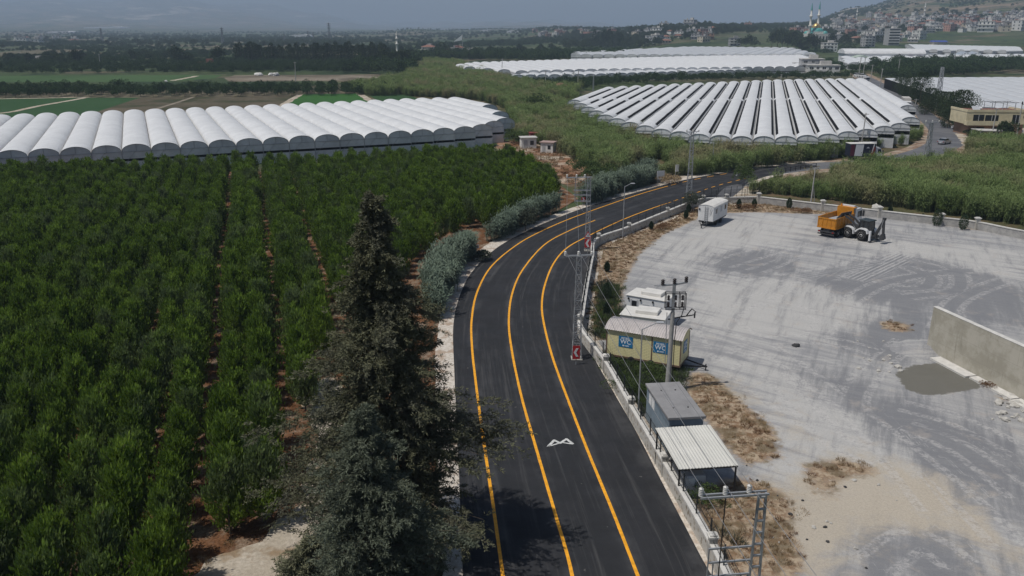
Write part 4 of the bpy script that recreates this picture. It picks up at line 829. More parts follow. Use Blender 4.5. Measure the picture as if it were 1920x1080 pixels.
def greenhouse(label, poly, az, w, eave=4.0, rise=1.5, film=FILM, gable=GABLE, u0=None, seglen=7.0, vents=None, skirt=(2.6, 2.1), detail=2, seed=0, sides=True, group=None, sidem=None):
    """multi-span tunnel house: poly = eave outline on the ground, az = run of the tunnels (degrees)"""
    v_ = Vector((math.sin(R(az)), math.cos(R(az)), 0)); u_ = Vector((v_.y, -v_.x, 0))
    P = [(u_.dot(p), v_.dot(p)) for p in poly]; rnd_ = random.Random(seed)
    umin, umax = min(p[0] for p in P), max(p[0] for p in P); u = umin if u0 is None else u0+w*math.ceil((umin-u0)/w)
    def span(uc):
        xs = []
        for (a, b_), (c, d) in zip(P, P[1:]+P[:1]):
            if (a > uc) != (c > uc): xs.append(b_+(d-b_)*(uc-a)/(c-a))
        return (min(xs), max(xs)) if len(xs) >= 2 else None
    org = u_*(umin+umax)/2+v_*sum(p[1] for p in P)/len(P)
    zb = float(np.mean([H(p.x, p.y) for p in poly])); root = thing('greenhouse', (org.x, org.y, zb), label, 'greenhouse', group)
    def W(a, b_, z): q = u_*a+v_*b_-org; return Vector((q.x, q.y, z))
    K = 16 if detail == 2 else 8; bays = []
    while u+w <= umax+.01*w:
        s1 = span(u+w*.5); 
        if s1 and s1[1]-s1[0] > 4: bays.append((u, s1[0], s1[1]))
        u += w
    for bi, (u, a, b_) in enumerate(bays):
        n = max(2, int((b_-a)/seglen)); vs = [a+(b_-a)*k/n for k in range(n+1)]; V = []; Fq = []; NV = []; NF = []
        arc = []
        for k in range(K+1):
            t = k/K; ph = math.pi*t; x = .5-.5*math.cos(ph)*(.9+.1*abs(math.cos(ph))); z = math.sin(ph)**.82 if 0 < t < 1 else 0; arc.append((x, z))
        for i, vv in enumerate(vs):
            e = 0.0 if i in (0, n) else rnd_.uniform(-.05, .05)
            for x, z in arc: V.append(W(u+.04+x*(w-.08), vv, eave+z*(rise+e)))
        m = K+1
        for i in range(n):
            for k in range(K):
                if vents and vents(u+w/2, (vs[i]+vs[i+1])/2, a, b_) and k in (2, 3, K-4, K-3): NF.append((i*m+k, i*m+k+1, (i+1)*m+k+1, (i+1)*m+k)); continue
                Fq.append((i*m+k, (i+1)*m+k, (i+1)*m+k+1, i*m+k+1))
        mb = MB(); mb.add(V, Fq, True); mb.build('roof_tunnel', film, root)
        if NF:
            mb = MB(); mb.add([p-Vector((0, 0, .10)) for p in V], NF, True)
            mb.build('roof_vent', NET, root)
        mb = MB(); c = len(arc)   # near gable
        G0 = [W(u+.04+x*(w-.08), a+.06, eave+z*(rise-.05)) for x, z in arc]; mb.add(G0, [tuple(range(c))])
        z1 = skirt[0]; mb.add([W(u, a+.05, z1), W(u+w, a+.05, z1), W(u+w, a+.05, eave+.02), W(u, a+.05, eave+.02)], [(0, 1, 2, 3)]); mb.build('end_film', gable, root)
        if detail >= 1:
            mb = MB(); mb.add([W(u, a+.03, 0), W(u+w, a+.03, 0), W(u+w, a+.03, skirt[1]), W(u, a+.03, skirt[1])], [(0, 1, 2, 3)]); mb.build('side_film', SKIRT, root)
            mb = MB(); mb.bar(W(u, a-.04, 0), W(u, a-.04, eave+.1), .11); mb.bar(W(u, a-.02, eave), W(u+w, a-.02, eave), .06)
            if detail == 2:
                mb.bar(W(u+w*.5, a-.01, eave), W(u+w*.5, a-.01, eave+rise), .05)
                mb.bar(W(u, a-.02, 1.2), W(u+w*.45, a-.02, eave), .04)
                for k in range(K): mb.bar(W(u+.04+arc[k][0]*(w-.08), a-.02, eave+arc[k][1]*rise), W(u+.04+arc[k+1][0]*(w-.08), a-.02, eave+arc[k+1][1]*rise), .05)
            mb.build('end_frame', STEEL, root)
            mb = MB(); mb.add([W(u-.10, a, eave+.09), W(u+.10, a, eave+.09), W(u+.10, b_, eave+.09), W(u-.10, b_, eave+.09)], [(0, 1, 2, 3)]); mb.build('gutter', GUT, root)
    # outer long sides and far ends
    if sides:
        mb = MB()
        for j in range(1, len(bays)):     # steps between bays
            ua, a0, b0 = bays[j-1]; ub, a1, b1 = bays[j]
            for p, q in ((a0, a1), (b0, b1)):
                if abs(p-q) > .2: mb.add([W(ub, p, 0), W(ub, q, 0), W(ub, q, eave+.05), W(ub, p, eave+.05)], [(0, 1, 2, 3)])
        for (uu, a, b_) in ((bays[0][0], bays[0][1], bays[0][2]), (bays[-1][0]+w, bays[-1][1], bays[-1][2])):
            mb.add([W(uu, a, 0), W(uu, b_, 0), W(uu, b_, eave), W(uu, a, eave)], [(0, 1, 2, 3)])
        for (uu, a, b_) in bays:
            mb.add([W(uu, b_, 0), W(uu+w, b_, 0), W(uu+w, b_, eave)]+[W(uu+.04+x*(w-.08), b_, eave+z*rise) for x, z in reversed(arc)], [tuple(range(3+len(arc)))])
        mb.build('side_wall', sidem or SKIRT, root)
        mb = MB(); q0 = [W(bb[0]+w/2, bb[1]+1.2, 1.9) for bb in bays]; q1 = [W(bb[0]+w/2, bb[2]-1.2, 1.9) for bb in bays]
        mb.add(q0+q1, [(i, i+1, len(bays)+i+1, len(bays)+i) for i in range(len(bays)-1)]); mb.build('crop', DARKIN, root)
    return root, W, bays
def uvp(az, pts):
    v_ = Vector((math.sin(R(az)), math.cos(R(az)), 0)); u_ = Vector((v_.y, -v_.x, 0)); return [u_*a+v_*b for a, b in pts]
greenhouse('long white tunnel greenhouse on the left behind the orchard', uvp(-23.5, [(-92.5, 185.5), (55, 187), (66, 188.5), (73.6, 190), (79.4, 196), (88.4, 205.5), (95, 232), (105.6, 272), (85, 274.5), (26, 268), (-92.5, 264)]), -23.5, 5.5, u0=-20.7, seed=1)
jl = lambda u: 283+.35*u
def rvent(u, v, a, b): return a+9 < v < b-9 and abs(v-(300+.28*u)) > 3.4 and u < 36
greenhouse('white greenhouse with rounded plan and black striped roof vents', uvp(16.3, [(-64, 288), (-55, 264), (-47, 245), (-40, 228), (-30.5, 211.5), (-22, 200.2), (-13, 193), (-4.5, 191.4), (4.7, 194), (13.8, 200.5), (23.7, 213.5), (33, 229.5), (38, 247), (44.2, 300), (46, 433), (24.7, 423.3), (1.1, 407), (-31, 373), (-58, 343), (-66, 325)]), 16.3, 4.62, rise=1.25, u0=-15.4, vents=rvent, seed=2, seglen=6.5, skirt=(3.3, 2.4))
greenhouse('long low white greenhouse stretching across the middle distance', GP([(857, 125), (890, 131), (978, 137), (1100, 134), (1280, 131), (1500, 128.5), (1520, 110), (1500, 104.5), (1280, 108.5), (1100, 113.5), (890, 120)], 4), -11.0, 7.0, film=FILM, detail=1, seed=3, seglen=30)
greenhouse('low pale tunnels just in front of the long middle greenhouse', GP([(960, 145), (1100, 143.5), (1230, 139), (1410, 134), (1400, 131.5), (1230, 134), (1100, 138), (1000, 140)], 3), -11.0, 6.5, 3.0, 1.4, film=FILM2, detail=1, seed=4, seglen=20, skirt=(.5, .4))
greenhouse('grey white greenhouse behind the long middle one left of the mosque', [Vector((53, 722, 0)), Vector((139, 712, 0)), Vector((255, 735, 0)), Vector((305, 960, 0)), Vector((205, 1010, 0)), Vector((58, 800, 0))], 21.0, 9.0, film=FILM2, detail=1, seed=5, seglen=40)
greenhouse('row of pale tunnels below the white packing hall', GP([(1592, 119.5), (1640, 119), (1720, 117), (1930, 112.5), (2200, 108), (2200, 101), (1920, 103), (1700, 105.5), (1578, 107)], 4), 15.0, 8.0, film=FILM3, detail=1, seed=6, seglen=30)
greenhouse('pale tunnels on the far right behind the grey glasshouses', GP([(1715, 98.5), (1910, 100.5), (1905, 93), (1700, 88)], 4), 62.0, 9.0, film=FILM3, detail=1, seed=7, seglen=30)
greenhouse('wide pale grey net greenhouse right of the climbing road', uvp(13.8, [(74, 288), (74, 436), (80, 450), (160, 475), (330, 500), (330, 262), (160, 276), (100, 284)]), 13.8, 6.5, 4.4, .28, film=FILM2, gable=FILM2, detail=1, seed=8, seglen=12, skirt=(3.4, .1), sidem=NET)
# two gabled glasshouses standing side by side
GLASS = mat('hazy glass', (.38, .41, .44), .3, .5, var=.2, vscale=.3); WHITEP = mat('white painted steel', (.70, .70, .70), .5, .4, var=.08, vscale=1)
for i, (px, D, w, lb) in enumerate(((1728, 800, 30, 'grey gabled glasshouse in front of the far right tunnels, left one'), (1805, 770, 13, 'grey pointed glasshouse in the middle of the far right pair'), (1825, 770, 13, 'right hand grey pointed glasshouse of the far right pair'))):
    p = AT(px, D); t = thing('glasshouse', (p.x, p.y, H(p.x, p.y)), lb, 'greenhouse', None, R(-20) if i else R(-10)); mb = MB()
    mb.prism([(-w/2, 0), (w/2, 0), (w/2, 5), (0, 8 if i else 6.5), (-w/2, 5)], -18, 18); mb.build('glass_shell', GLASS, t)
    mb = MB()
    for k in range(7):
        x = -w/2+w*k/6; mb.bar((x, -18.1, 0), (x, -18.1, 5+3*(1-abs(2*x/w)) if i else 5+1.5*(1-abs(2*x/w))), .25)
    mb.bar((-w/2, -18.1, 5), (w/2, -18.1, 5), .3); mb.build('frame', WHITEP, t)
DGL = mat('dark window', (.02, .022, .026), .2, .5)
WALLC = {'white': mat('white render', (.62, .61, .58), .85, .2, var=.12, vscale=.4), 'cream': mat('cream render', (.52, .46, .36), .85, .2, var=.12, vscale=.4), 'grey': mat('grey render', (.36, .36, .36), .85, .2, var=.15, vscale=.4),
    'pink': mat('pink render', (.45, .26, .21), .85, .2, var=.15, vscale=.4), 'tan': mat('raw brick', (.30, .19, .13), .9, .2, var=.2, vscale=.5), 'ochre': mat('ochre render', (.50, .36, .18), .85, .2, var=.12, vscale=.4)}
ROOFC = {'flat': mat('grey flat roof', (.30, .29, .28), .9, .2, var=.25, vscale=.3), 'red': mat('red tiled roof', (.23, .115, .085), .85, .2, var=.25, vscale=.8), 'pale': mat('pale flat roof', (.50, .48, .45), .9, .2, var=.2, vscale=.3)}
def lattice(b, h_, w0, w1, n, r, top=None):
    for k in range(n):
        z0_, z1_ = h_*k/n, h_*(k+1)/n; a = w0+(w1-w0)*k/n; c = w0+(w1-w0)*(k+1)/n
        q = [(-1, -1), (1, -1), (1, 1), (-1, 1)]
        for i in range(4):
            x, y = q[i]; X, Y = q[(i+1) % 4]
            b.bar((x*a/2, y*a/2, z0_), (x*c/2, y*c/2, z1_), r*1.5)
            b.bar((x*a/2, y*a/2, z0_), (X*c/2, Y*c/2, z1_), r) if (k+i) % 2 else b.bar((X*a/2, Y*a/2, z0_), (x*c/2, y*c/2, z1_), r)
            b.bar((x*c/2, y*c/2, z1_), (X*c/2, Y*c/2, z1_), r)
WR, GRR, CR = WALLC['white'], WALLC['grey'], WALLC['cream']
# ================================================================== YARD, WALLS, CABINS, POLES
CONC = mat('pale concrete', (.42, .40, .36), .9, .2, var=.18, vscale=1.2, bump=.3, bscale=8)
CAPM = mat('white concrete coping', (.58, .56, .52), .85, .2, var=.14, vscale=2)
b = NB('stone facing'); vd = b.voro(3.0, 'Distance'); vc = b.n.new('ShaderNodeSeparateColor'); b.l.new(b.voro(3.0), vc.inputs[0])
c = b.mix(vc.outputs[0], (.26, .22, .17), (.46, .41, .34)); c = b.mix(b.step(vd, .30, .42), c, (.52, .49, .44)); b.bump(vd, .5, .05); STONEW = b.done(c)
b = NB('grey block wall'); bt = b.n.new('ShaderNodeTexNoise'); c = b.mix(b.step(b.noise(1.5, 6, .7), .4, .62), (.30, .29, .28), (.40, .385, .36)); b.bump(b.noise(12, 4), .3); BLOCKW = b.done(c)
IRON = mat('dark fence iron', (.030, .034, .036), .6, .4, .3)
WLINE = smoothline(WALL1, 1.0); WBACK = smoothline(WALL2, 1.5)
def wall_mesh(line, h_, w, z0=-.1):
    L, Rr = offset_line(line, -w/2), offset_line(line, w/2); mb = MB(); V = []
    for a, c in zip(L, Rr): V += [(a.x, a.y, z0), (a.x, a.y, h_), (c.x, c.y, h_), (c.x, c.y, z0)]
    n = len(line); mb.add(V, [(4*i+k, 4*i+k+1, 4*i+4+k+1, 4*i+4+k) for i in range(n-1) for k in range(3)]+[(0, 3, 2, 1), (4*n-4, 4*n-3, 4*n-2, 4*n-1)]); return mb
def pillar(t, p, h_, s=.42):
    q = t.matrix_world.translation if False else Vector(t.location); x, y = p.x-q.x, p.y-q.y
    pl = obj('pillar', CONC, lambda b: b.box(x-s/2, x+s/2, y-s/2, y+s/2, -.1, h_), t); obj('pillar_cap', CAPM, lambda b: (b.box(x-s*.68, x+s*.68, y-s*.68, y+s*.68, h_, h_+.10), b.box(x-s*.5, x+s*.5, y-s*.5, y+s*.5, h_+.10, h_+.18)), pl)
def near_idx(line, p): return min(range(len(line)), key=lambda i: (line[i]-p).length_squared)
o = thing('perimeter_wall', (0, 0, 0), 'low stone faced wall with pale coping along the road side of the yard', 'wall')
wall_mesh(offset_line(WLINE, .0), .95, .34).build('wall_body', STONEW, o); 
m_ = wall_mesh(WLINE, 1.10, .44, .95).build('coping', CAPM, o)
for px, py in ((1118, 440), (1178, 419), (1246, 391), (1308, 368), (1364, 366), (1087, 594), (1137, 665), (1184, 750), (1247, 858), (1334, 1008)):
    p = G(px, py, 1.4); p.z = 0; i = near_idx(WLINE, p); pillar(o, WLINE[i], 1.45)
f = thing('fence', (0, 0, 0), 'dark thin wire fence standing on the roadside wall', 'fence')
Lr = resample(WLINE, int(sum((b_-a_).length for a_, b_ in zip(WLINE, WLINE[1:]))/2.4))
for p in Lr: obj('fence_post', IRON, lambda b: b.bar((p.x, p.y, 1.1), (p.x, p.y, 2.35), .07), f)
for z in (1.25, 1.8, 2.3):
    obj('rail', IRON, lambda b: [b.bar(a_+Vector((0, 0, z)), c_+Vector((0, 0, z)), .022) for a_, c_ in zip(Lr, Lr[1:])], f)
b = MB()
for a_, c_ in zip(Lr, Lr[1:]):
    n_ = 12
    for k in range(n_):
        q = a_.lerp(c_, k/n_); b.bar((q.x, q.y, 1.15), (q.x, q.y, 2.3), .012)
b.build('mesh_panel', IRON, f)
o2 = thing('perimeter_wall', (0, 0, 0), 'grey block wall with pillars closing the far side of the yard', 'wall')
wall_mesh(WBACK, 1.08, .28).build('wall_body', BLOCKW, o2); wall_mesh(WBACK, 1.2, .40, 1.08).build('coping', CAPM, o2)
for px, py in ((1423, 363), (1544, 375), (1651, 387), (1765, 398), (1833, 404)):
    p = G(px, py, 1.7); p.z = 0; i = near_idx(WBACK, p); pillar(o2, WBACK[i], 1.62, .55)
f2 = thing('fence', (0, 0, 0), 'thin wire fence with slim posts outside the far wall by the side lane', 'fence')
Lf = resample(smoothline(GP([(1322, 376), (1372, 372), (1425, 365), (1470, 366), (1540, 374)]), 1), 18)
for p in Lf: obj('fence_post', IRON, lambda b: b.bar((p.x, p.y+.8, 0), (p.x, p.y+.8, 1.9), .06), f2)
obj('rail', IRON, lambda b: [b.bar(a_+Vector((0, .8, z)), c_+Vector((0, .8, z)), .02) for a_, c_ in zip(Lf, Lf[1:]) for z in (.6, 1.2, 1.8)], f2)
f3 = thing('guard_rail', (0, 0, 0), 'pale low parapet rail on the far left side of the road bridge', 'guard rail')
Lg = resample(smoothline(GP([(1370, 319), (1430, 310), (1480, 303), (1520, 299)]), 1), 16)
for p in Lg: obj('rail_post', CAPM, lambda b: b.bar((p.x, p.y, 0), (p.x, p.y, .8), .12), f3)
obj('rail', CAPM, lambda b: [b.bar(a_+Vector((0, 0, .75)), c_+Vector((0, 0, .75)), .12, .3) for a_, c_ in zip(Lg, Lg[1:])], f3)
f4 = thing('guard_rail', (0, 0, 0), 'dark low rail between the road and the reeds on its right side', 'guard rail')
Lg = resample(smoothline(GP([(1455, 327), (1480, 322), (1510, 317), (1530, 314)]), 1), 9)
for p in Lg: obj('rail_post', IRON, lambda b: b.bar((p.x, p.y, 0), (p.x, p.y, .9), .1), f4)
obj('rail', IRON, lambda b: [b.bar(a_+Vector((0, 0, z)), c_+Vector((0, 0, z)), .07) for a_, c_ in zip(Lg, Lg[1:]) for z in (.45, .85)], f4)
# --- the tall concrete wall on the right
A_, B_ = G(1736, 657), G(1921, 754); d_ = (B_-A_).normalized(); B_ = A_+d_*46; n_ = Vector((-d_.y, d_.x, 0))
if n_.y < 0: n_ = -n_
b = NB('cast concrete'); g = b.noise(.5, 6, .7); c = b.mix(b.step(g, .4, .62), (.34, .315, .255), (.44, .41, .345)); st = b.noise(1.0, 5, .75, stretch=(3.0, 3.0, .22)); c = b.mix(b.step(st, .56, .70, 0, .55), c, (.20, .185, .15))
sp = b.n.new('ShaderNodeSeparateXYZ'); b.l.new(b.pos, sp.inputs[0]); fr = b.op('ABSOLUTE', b.op('SUBTRACT', b.op('FRACT', b.op('MULTIPLY', sp.outputs[2], .8)), .5)); c = b.mix(b.step(fr, .485, .495, 0, .4), c, (.22, .20, .17)); b.bump(b.noise(9, 5, .7), .25, .04); CASTC = b.done(c, .9)
t = thing('concrete_wall', (A_.x, A_.y, 0), 'tall stained concrete retaining wall standing on the right of the yard', 'wall')
L_ = (B_-A_).length; ang_ = math.atan2(d_.y, d_.x); t.rotation_euler = (0, 0, ang_); sgn = 1 if Matrix.Rotation(-ang_, 3, 'Z').to_3x3() @ n_ @ Vector((0, 1, 0)) > 0 else -1
obj('wall_body', CASTC, lambda b: b.prism([(0, -.3), (.55*sgn, -.3), (.55*sgn, 4.15), (.12*sgn, 4.15)], 0, L_, None, 'yz'), t)
obj('wall_top', CAPM, lambda b: b.box(-.02, L_, min(.10*sgn, .57*sgn), max(.10*sgn, .57*sgn), 4.15, 4.19), t)
fo = MB(); y_a, y_b = sorted((-1.1*sgn, -.02*sgn)); 
for x_a, x_b in ((1.9, 6.2), (6.35, 10.8), (10.95, 20), (20.2, 32)): fo.box(x_a, x_b, y_a+.25*(x_a == 6.35), y_b, -.2, .16)
for i_, (x_a, x_b) in enumerate(((1.9, 6.2), (6.35, 10.8), (10.95, 20), (20.2, 32))): obj('footing', CAPM, lambda b: b.box(x_a, x_b, y_a+.25*(i_ % 2), y_b, -.2, .16), t)
rng = np.random.default_rng(5)
def rock(p, s, seed, m, lb, grp):
    r_ = np.random.default_rng(seed); import bmesh as _b; bm = _b.new(); _b.ops.create_icosphere(bm, subdivisions=2, radius=1)
    for v in bm.verts: v.co *= 1+r_.normal(0, .16); v.co.z *= .6
    me = bpy.data.meshes.new('stone'); bm.to_mesh(me); bm.free(); me.materials.append(m); o = link('stone', me, None, (p.x, p.y, s*.2), r_.uniform(0, 6)); o.scale = (s, s*r_.uniform(.6, 1), s); return tag(o, lb, 'stone', grp)
RK = mat('pale limestone', (.46, .44, .40), .9, .2, var=.2, vscale=5, bump=.4); RKD = mat('dark stone', (.05, .05, .05), .9, .2)
for i in range(26):
    px, py = rng.uniform(1860, 1918), rng.uniform(738, 790); p = G(px, py); rock(p, rng.uniform(.12, .38), i, RK, 'pale broken stone in the rubble at the foot of the concrete wall', 'rubble by the concrete wall')
for i in range(20):
    p = G(rng.uniform(1600, 1740), rng.uniform(640, 700)); rock(p, rng.uniform(.08, .22), 40+i, RK, 'small pale stone near the left end of the concrete wall', 'stones near the end of the concrete wall')
rock(G(1493, 649), .34, 80, RKD, 'dark lump lying alone in the middle of the yard', None); rock(G(1684, 689), .30, 81, RK, 'single white stone beside the dark wet patch', None)
for i in range(24):
    p = G(rng.uniform(1400, 1700), rng.uniform(860, 1075)); rock(p, rng.uniform(.05, .15), 100+i, RK if i % 2 else RKD, 'small loose stone on the sandy near part of the yard', 'loose stones on the sandy ground')
rock(G(1642, 391), .9, 90, RK, 'pale boulder behind the far wall right of the backhoe', None)
# mound of earth at the wall's left end
mv = MB(); N_ = 28; gp = G(1722, 655); V = []
for i in range(N_):
    for j in range(N_):
        x, y = (i/(N_-1)-.5)*9, (j/(N_-1)-.5)*6; z = .75*math.exp(-((x-1)**2/6+y*y/3))+rng.normal(0, .02)-.10; V.append((x, y, z))
mv.add(V, [(i*N_+j, (i+1)*N_+j, (i+1)*N_+j+1, i*N_+j+1) for i in range(N_-1) for j in range(N_-1)], True)
mo = mv.build('soil_mound', MATS['yard gravel'], None, (gp.x, gp.y, 0)); tag(mo, 'low mound of gravelly soil against the left end of the concrete wall', 'mound', kind='structure')
# --- cabins
def placed(name, label, cat, a, b_, z):
    """thing whose local x runs from ground point a to b_ (pixels of points at height z)"""
    p, q = G(*a, z), G(*b_, z); d = q-p; t = thing(name, (p.x, p.y, 0), label, cat, None, math.atan2(d.y, d.x)); return t, d.length
def depth_of(a, b_, c, z):
    p, q, r_ = G(*a, z), G(*b_, z), G(*c, z); d = (q-p).normalized(); e = r_-q; return abs(d.x*e.y-d.y*e.x)
def text(body, size, m, parent, M, ext=.006, bold=.0):
    cu = bpy.data.curves.new('lettering', 'FONT'); cu.body = body; cu.size = size; cu.align_x = 'CENTER'; cu.align_y = 'CENTER'; cu.extrude = ext; cu.offset = bold; cu.resolution_u = 3
    o = bpy.data.objects.new('tmp', cu); COL.objects.link(o); bpy.context.view_layer.update()
    me = bpy.data.meshes.new_from_object(o); bpy.data.objects.remove(o); me.materials.clear(); me.materials.append(m); me.transform(M); return link('lettering', me, parent)
b = NB('cream cladding'); tc = b.n.new('ShaderNodeTexCoord'); sp = b.n.new('ShaderNodeSeparateXYZ'); b.l.new(tc.outputs['Object'], sp.inputs[0])
fr = b.op('FRACT', b.op('MULTIPLY', sp.outputs[2], 7.0)); row = b.op('FLOOR', b.op('MULTIPLY', sp.outputs[2], 7.0)); xx = b.op('FRACT', b.op('ADD', b.op('MULTIPLY', b.op('ADD', sp.outputs[0], sp.outputs[1]), 2.6), b.op('MULTIPLY', row, .5)))
c = b.mix(b.step(fr, .80, .92), (.74, .67, .37), (.46, .41, .21)); c = b.mix(b.step(xx, .92, .97, 0, .6), c, (.38, .34, .17)); c = b.mix(b.step(b.noise(1.0, 5), .5, .7, 0, .3), c, (.45, .42, .30)); CREAM = b.done(c, .6, .4)
BROWN = mat('brown trim', (.16, .105, .075), .6, .4); SIGNB = mat('blue sign', (.015, .16, .34), .5, .4, var=.15, vscale=2); SIGNW = mat('white lettering', (.72, .74, .76), .5, .3)
ROOFP = mat('pinkish grey roof sheet', (.47, .43, .41), .5, .4, var=.12, vscale=1); RUB = mat('black rubber', (.018, .018, .019), .8, .3, var=.2, vscale=5); BLK = mat('black painted steel', (.02, .02, .021), .5, .4)
WCa, WCb, WCc = (1136.7, 662), (1274.4, 686), (1295, 666.5)
t, Lx = placed('toilet_cabin', 'cream clad mobile toilet cabin with blue signs and ribbed arched roof', 'cabin', WCa, WCb, .6); Dp = depth_of(WCa, WCb, WCc, .6); print('WC', Lx, Dp)
z0_, z1_ = .6, 2.9
obj('wall', CREAM, lambda b: b.box(0, Lx, 0, Dp, z0_, z1_), t)
for x_ in (0, Lx*.62, Lx): obj('corner_trim', BROWN, lambda b: b.box(x_-.05, x_+.05, -.03, .0, z0_, z1_), t)
obj('corner_trim', BROWN, lambda b: b.box(Lx, Lx+.03, Dp-.06, Dp+.04, z0_, z1_), t)
obj('base_frame', BROWN, lambda b: b.box(-.04, Lx+.04, -.04, Dp+.04, z0_-.16, z0_-.002), t)
rf = MB(); NR = int(Lx/.045); V = []; K = 12
for i in range(NR+1):
    x = -.18+(Lx+.36)*i/NR; rib = .028*math.sin(i*math.pi/2.2)
    for k in range(K+1):
        s = k/K; y = -.2+(Dp+.4)*s; V.append((x, y, z1_+.02+.52*math.sin(math.pi*s)**.75+rib))
rf.add(V, [(i*(K+1)+k, (i+1)*(K+1)+k, (i+1)*(K+1)+k+1, i*(K+1)+k+1) for i in range(NR) for k in range(K)], False); rf.build('roof', ROOFP, t)
for x_ in (0, Lx): obj('roof_end', CREAM, lambda b: b.prism([(Dp*k/K, z1_+.50*math.sin(math.pi*k/K)**.75-.01) for k in range(K+1)], x_-.02, x_+.02, None, 'yz'), t)
def wcsign(cx, cz, w_, h_, side=False):
    M = Matrix.Translation((cx, 0, cz)) @ Matrix.Rotation(math.pi/2, 4, 'X') if not side else Matrix.Translation((Lx, cx, cz)) @ Matrix.Rotation(math.pi/2, 4, 'Z') @ Matrix.Rotation(math.pi/2, 4, 'X')
    s = MB(); s.box(-w_/2, w_/2, -h_/2, h_/2, .004, .03, M); sg = s.build('sign', SIGNB, t)
    text('MOBIL', h_*.27, SIGNW, sg, M @ Matrix.Translation((0, h_*.30, .034)), .003, .004*h_); text('WC', h_*.56, SIGNW, sg, M @ Matrix.Translation((0, -.02*h_, .034)), .003, .008*h_)
    s = MB(); s.tube(M @ Vector((-w_*.16, -h_*.36, .030)), M @ Vector((-w_*.16, -h_*.36, .038)), h_*.075, n=14)
    for k in range(2): s.box(-w_*.07, w_*.24, -h_*(.34+.06*k), -h_*(.31+.06*k), .030, .037, M)
    s.box(w_*.145, w_*.165, h_*.43, h_*.46, .030, .037, M); s.build('emblem', SIGNW, sg)
xs = [((G(a, b_, 1.9)-Vector(t.location)).xy.length) for a, b_ in ((1169, 645), (1237, 655.5))]
wcsign(xs[0]*.99, 1.95, 1.28, 1.0); wcsign(xs[1]*.99, 1.95, 1.28, 1.0); wcsign(Dp*.52, 1.9, 1.1, 1.05, True)
for x_ in (Lx*.35, Lx*.62):
    for y_ in (.05, Dp-.05):
        wl = obj('wheel', RUB, lambda b: b.lathe((x_, y_, .34), [(.2, -.11), (.34, -.10), (.34, .10), (.2, .11)], 18, 'y'), t)
obj('tow_bar', BLK, lambda b: (b.bar((Lx-.1, Dp*.2, .42), (Lx+2.0, Dp*.5, .38), .1), b.bar((Lx-.1, Dp*.8, .42), (Lx+2.0, Dp*.5, .38), .1), b.tube((Lx+1.9, Dp*.5, .0), (Lx+1.9, Dp*.5, .6), .05)), t)
obj('leg', BLK, lambda b: b.bar((.4, .3, 0), (.4, .3, .5), .1), t)
WHITE = mat('white painted panel', (.66, .66, .655), .5, .4, var=.08, vscale=1.5); OFFW = mat('off white roof panel', (.62, .60, .56), .6, .3, var=.1, vscale=1.2); LGREY = mat('light grey panel', (.42, .43, .45), .6, .3)
def whitecab(label, a, b_, c, z1, front):
    t, L_ = placed('white_cabin', label, 'cabin', a, b_, z1); D_ = depth_of(a, b_, c, z1); D_ = max(2.3, min(D_, 3.2))
    obj('body', WHITE, lambda b: b.box(0, L_, 0, D_, .4, z1, bev=.05), t)
    obj('roof', OFFW, lambda b: b.box(-.08, L_+.08, -.08, D_+.08, z1+.002, z1+.10, bev=.03), t)
    obj('roof_box', OFFW, lambda b: b.box(L_*.30, L_*.80, D_*.28, D_*.86, z1+.10, z1+.42, bev=.03), t)
    if front:
        wi = obj('window', DGL, lambda b: b.box(L_*.14, L_*.27, -.03, .02, z1-1.0, z1-.42), t); obj('frame', LGREY, lambda b: (b.box(L_*.11, L_*.14, -.04, .01, z1-1.6, z1-.3), b.box(L_*.27, L_*.30, -.04, .01, z1-1.6, z1-.3), b.box(L_*.14, L_*.27, -.04, .01, z1-.42, z1-.36)), wi)
        for x_ in (.42, .74): obj('hatch', LGREY, lambda b: (b.box(L_*x_, L_*(x_+.17), -.03, .01, z1-1.35, z1-.62), b.box(L_*(x_+.02), L_*(x_+.15), -.06, -.031, z1-1.22, z1-1.12)), t)
        for x_ in (.04, .35, .66): obj('lamp', BLK, lambda b: b.box(L_*x_, L_*x_+.14, -.12, .0, z1-.36, z1-.18), t)
    else: obj('hatch', LGREY, lambda b: b.box(L_*.3, L_*.5, -.03, .01, z1-1.4, z1-.6), t)
    for x_ in (.25, .75):
        for y_ in (.1, D_-.1): obj('wheel', RUB, lambda b: b.lathe((L_*x_, y_, .3), [(.18, -.1), (.3, -.09), (.3, .09), (.18, .1)], 16, 'y'), t)
    return t
whitecab('white cabin with window and hatches, rear one of the pair behind the toilet cabin', (1175, 553.5), (1249, 566), (1255, 551), 2.75, True)
whitecab('white cabin with flat box on its roof, squeezed between toilet cabin and rear cabin', (1163, 590.5), (1246, 601), (1251, 584), 2.75, False)
# blue grey kiosk
HB = mat('blue grey painted wall', (.20, .25, .295), .75, .3, var=.12, vscale=1.2); HR = mat('grey roof slab', (.25, .245, .245), .85, .2, var=.12, vscale=.8)
ra, rb_, rc = (1253.4, 784), (1323.7, 780), (1273.4, 713.7)
t, L_ = placed('transformer_kiosk', 'blue grey kiosk with grey slab roof behind the white canopy', 'kiosk', ra, rb_, 2.7)
pa, pb, pc_ = G(1253.4, 784, 2.7), G(1323.7, 780, 2.7), G(1210, 718.8, 2.7); D_ = (pc_-pa).length; 
shear = Matrix.Rotation(-math.atan2((pb-pa).y, (pb-pa).x), 3, 'Z') @ (pc_-pa); print('kiosk', L_, D_, shear)
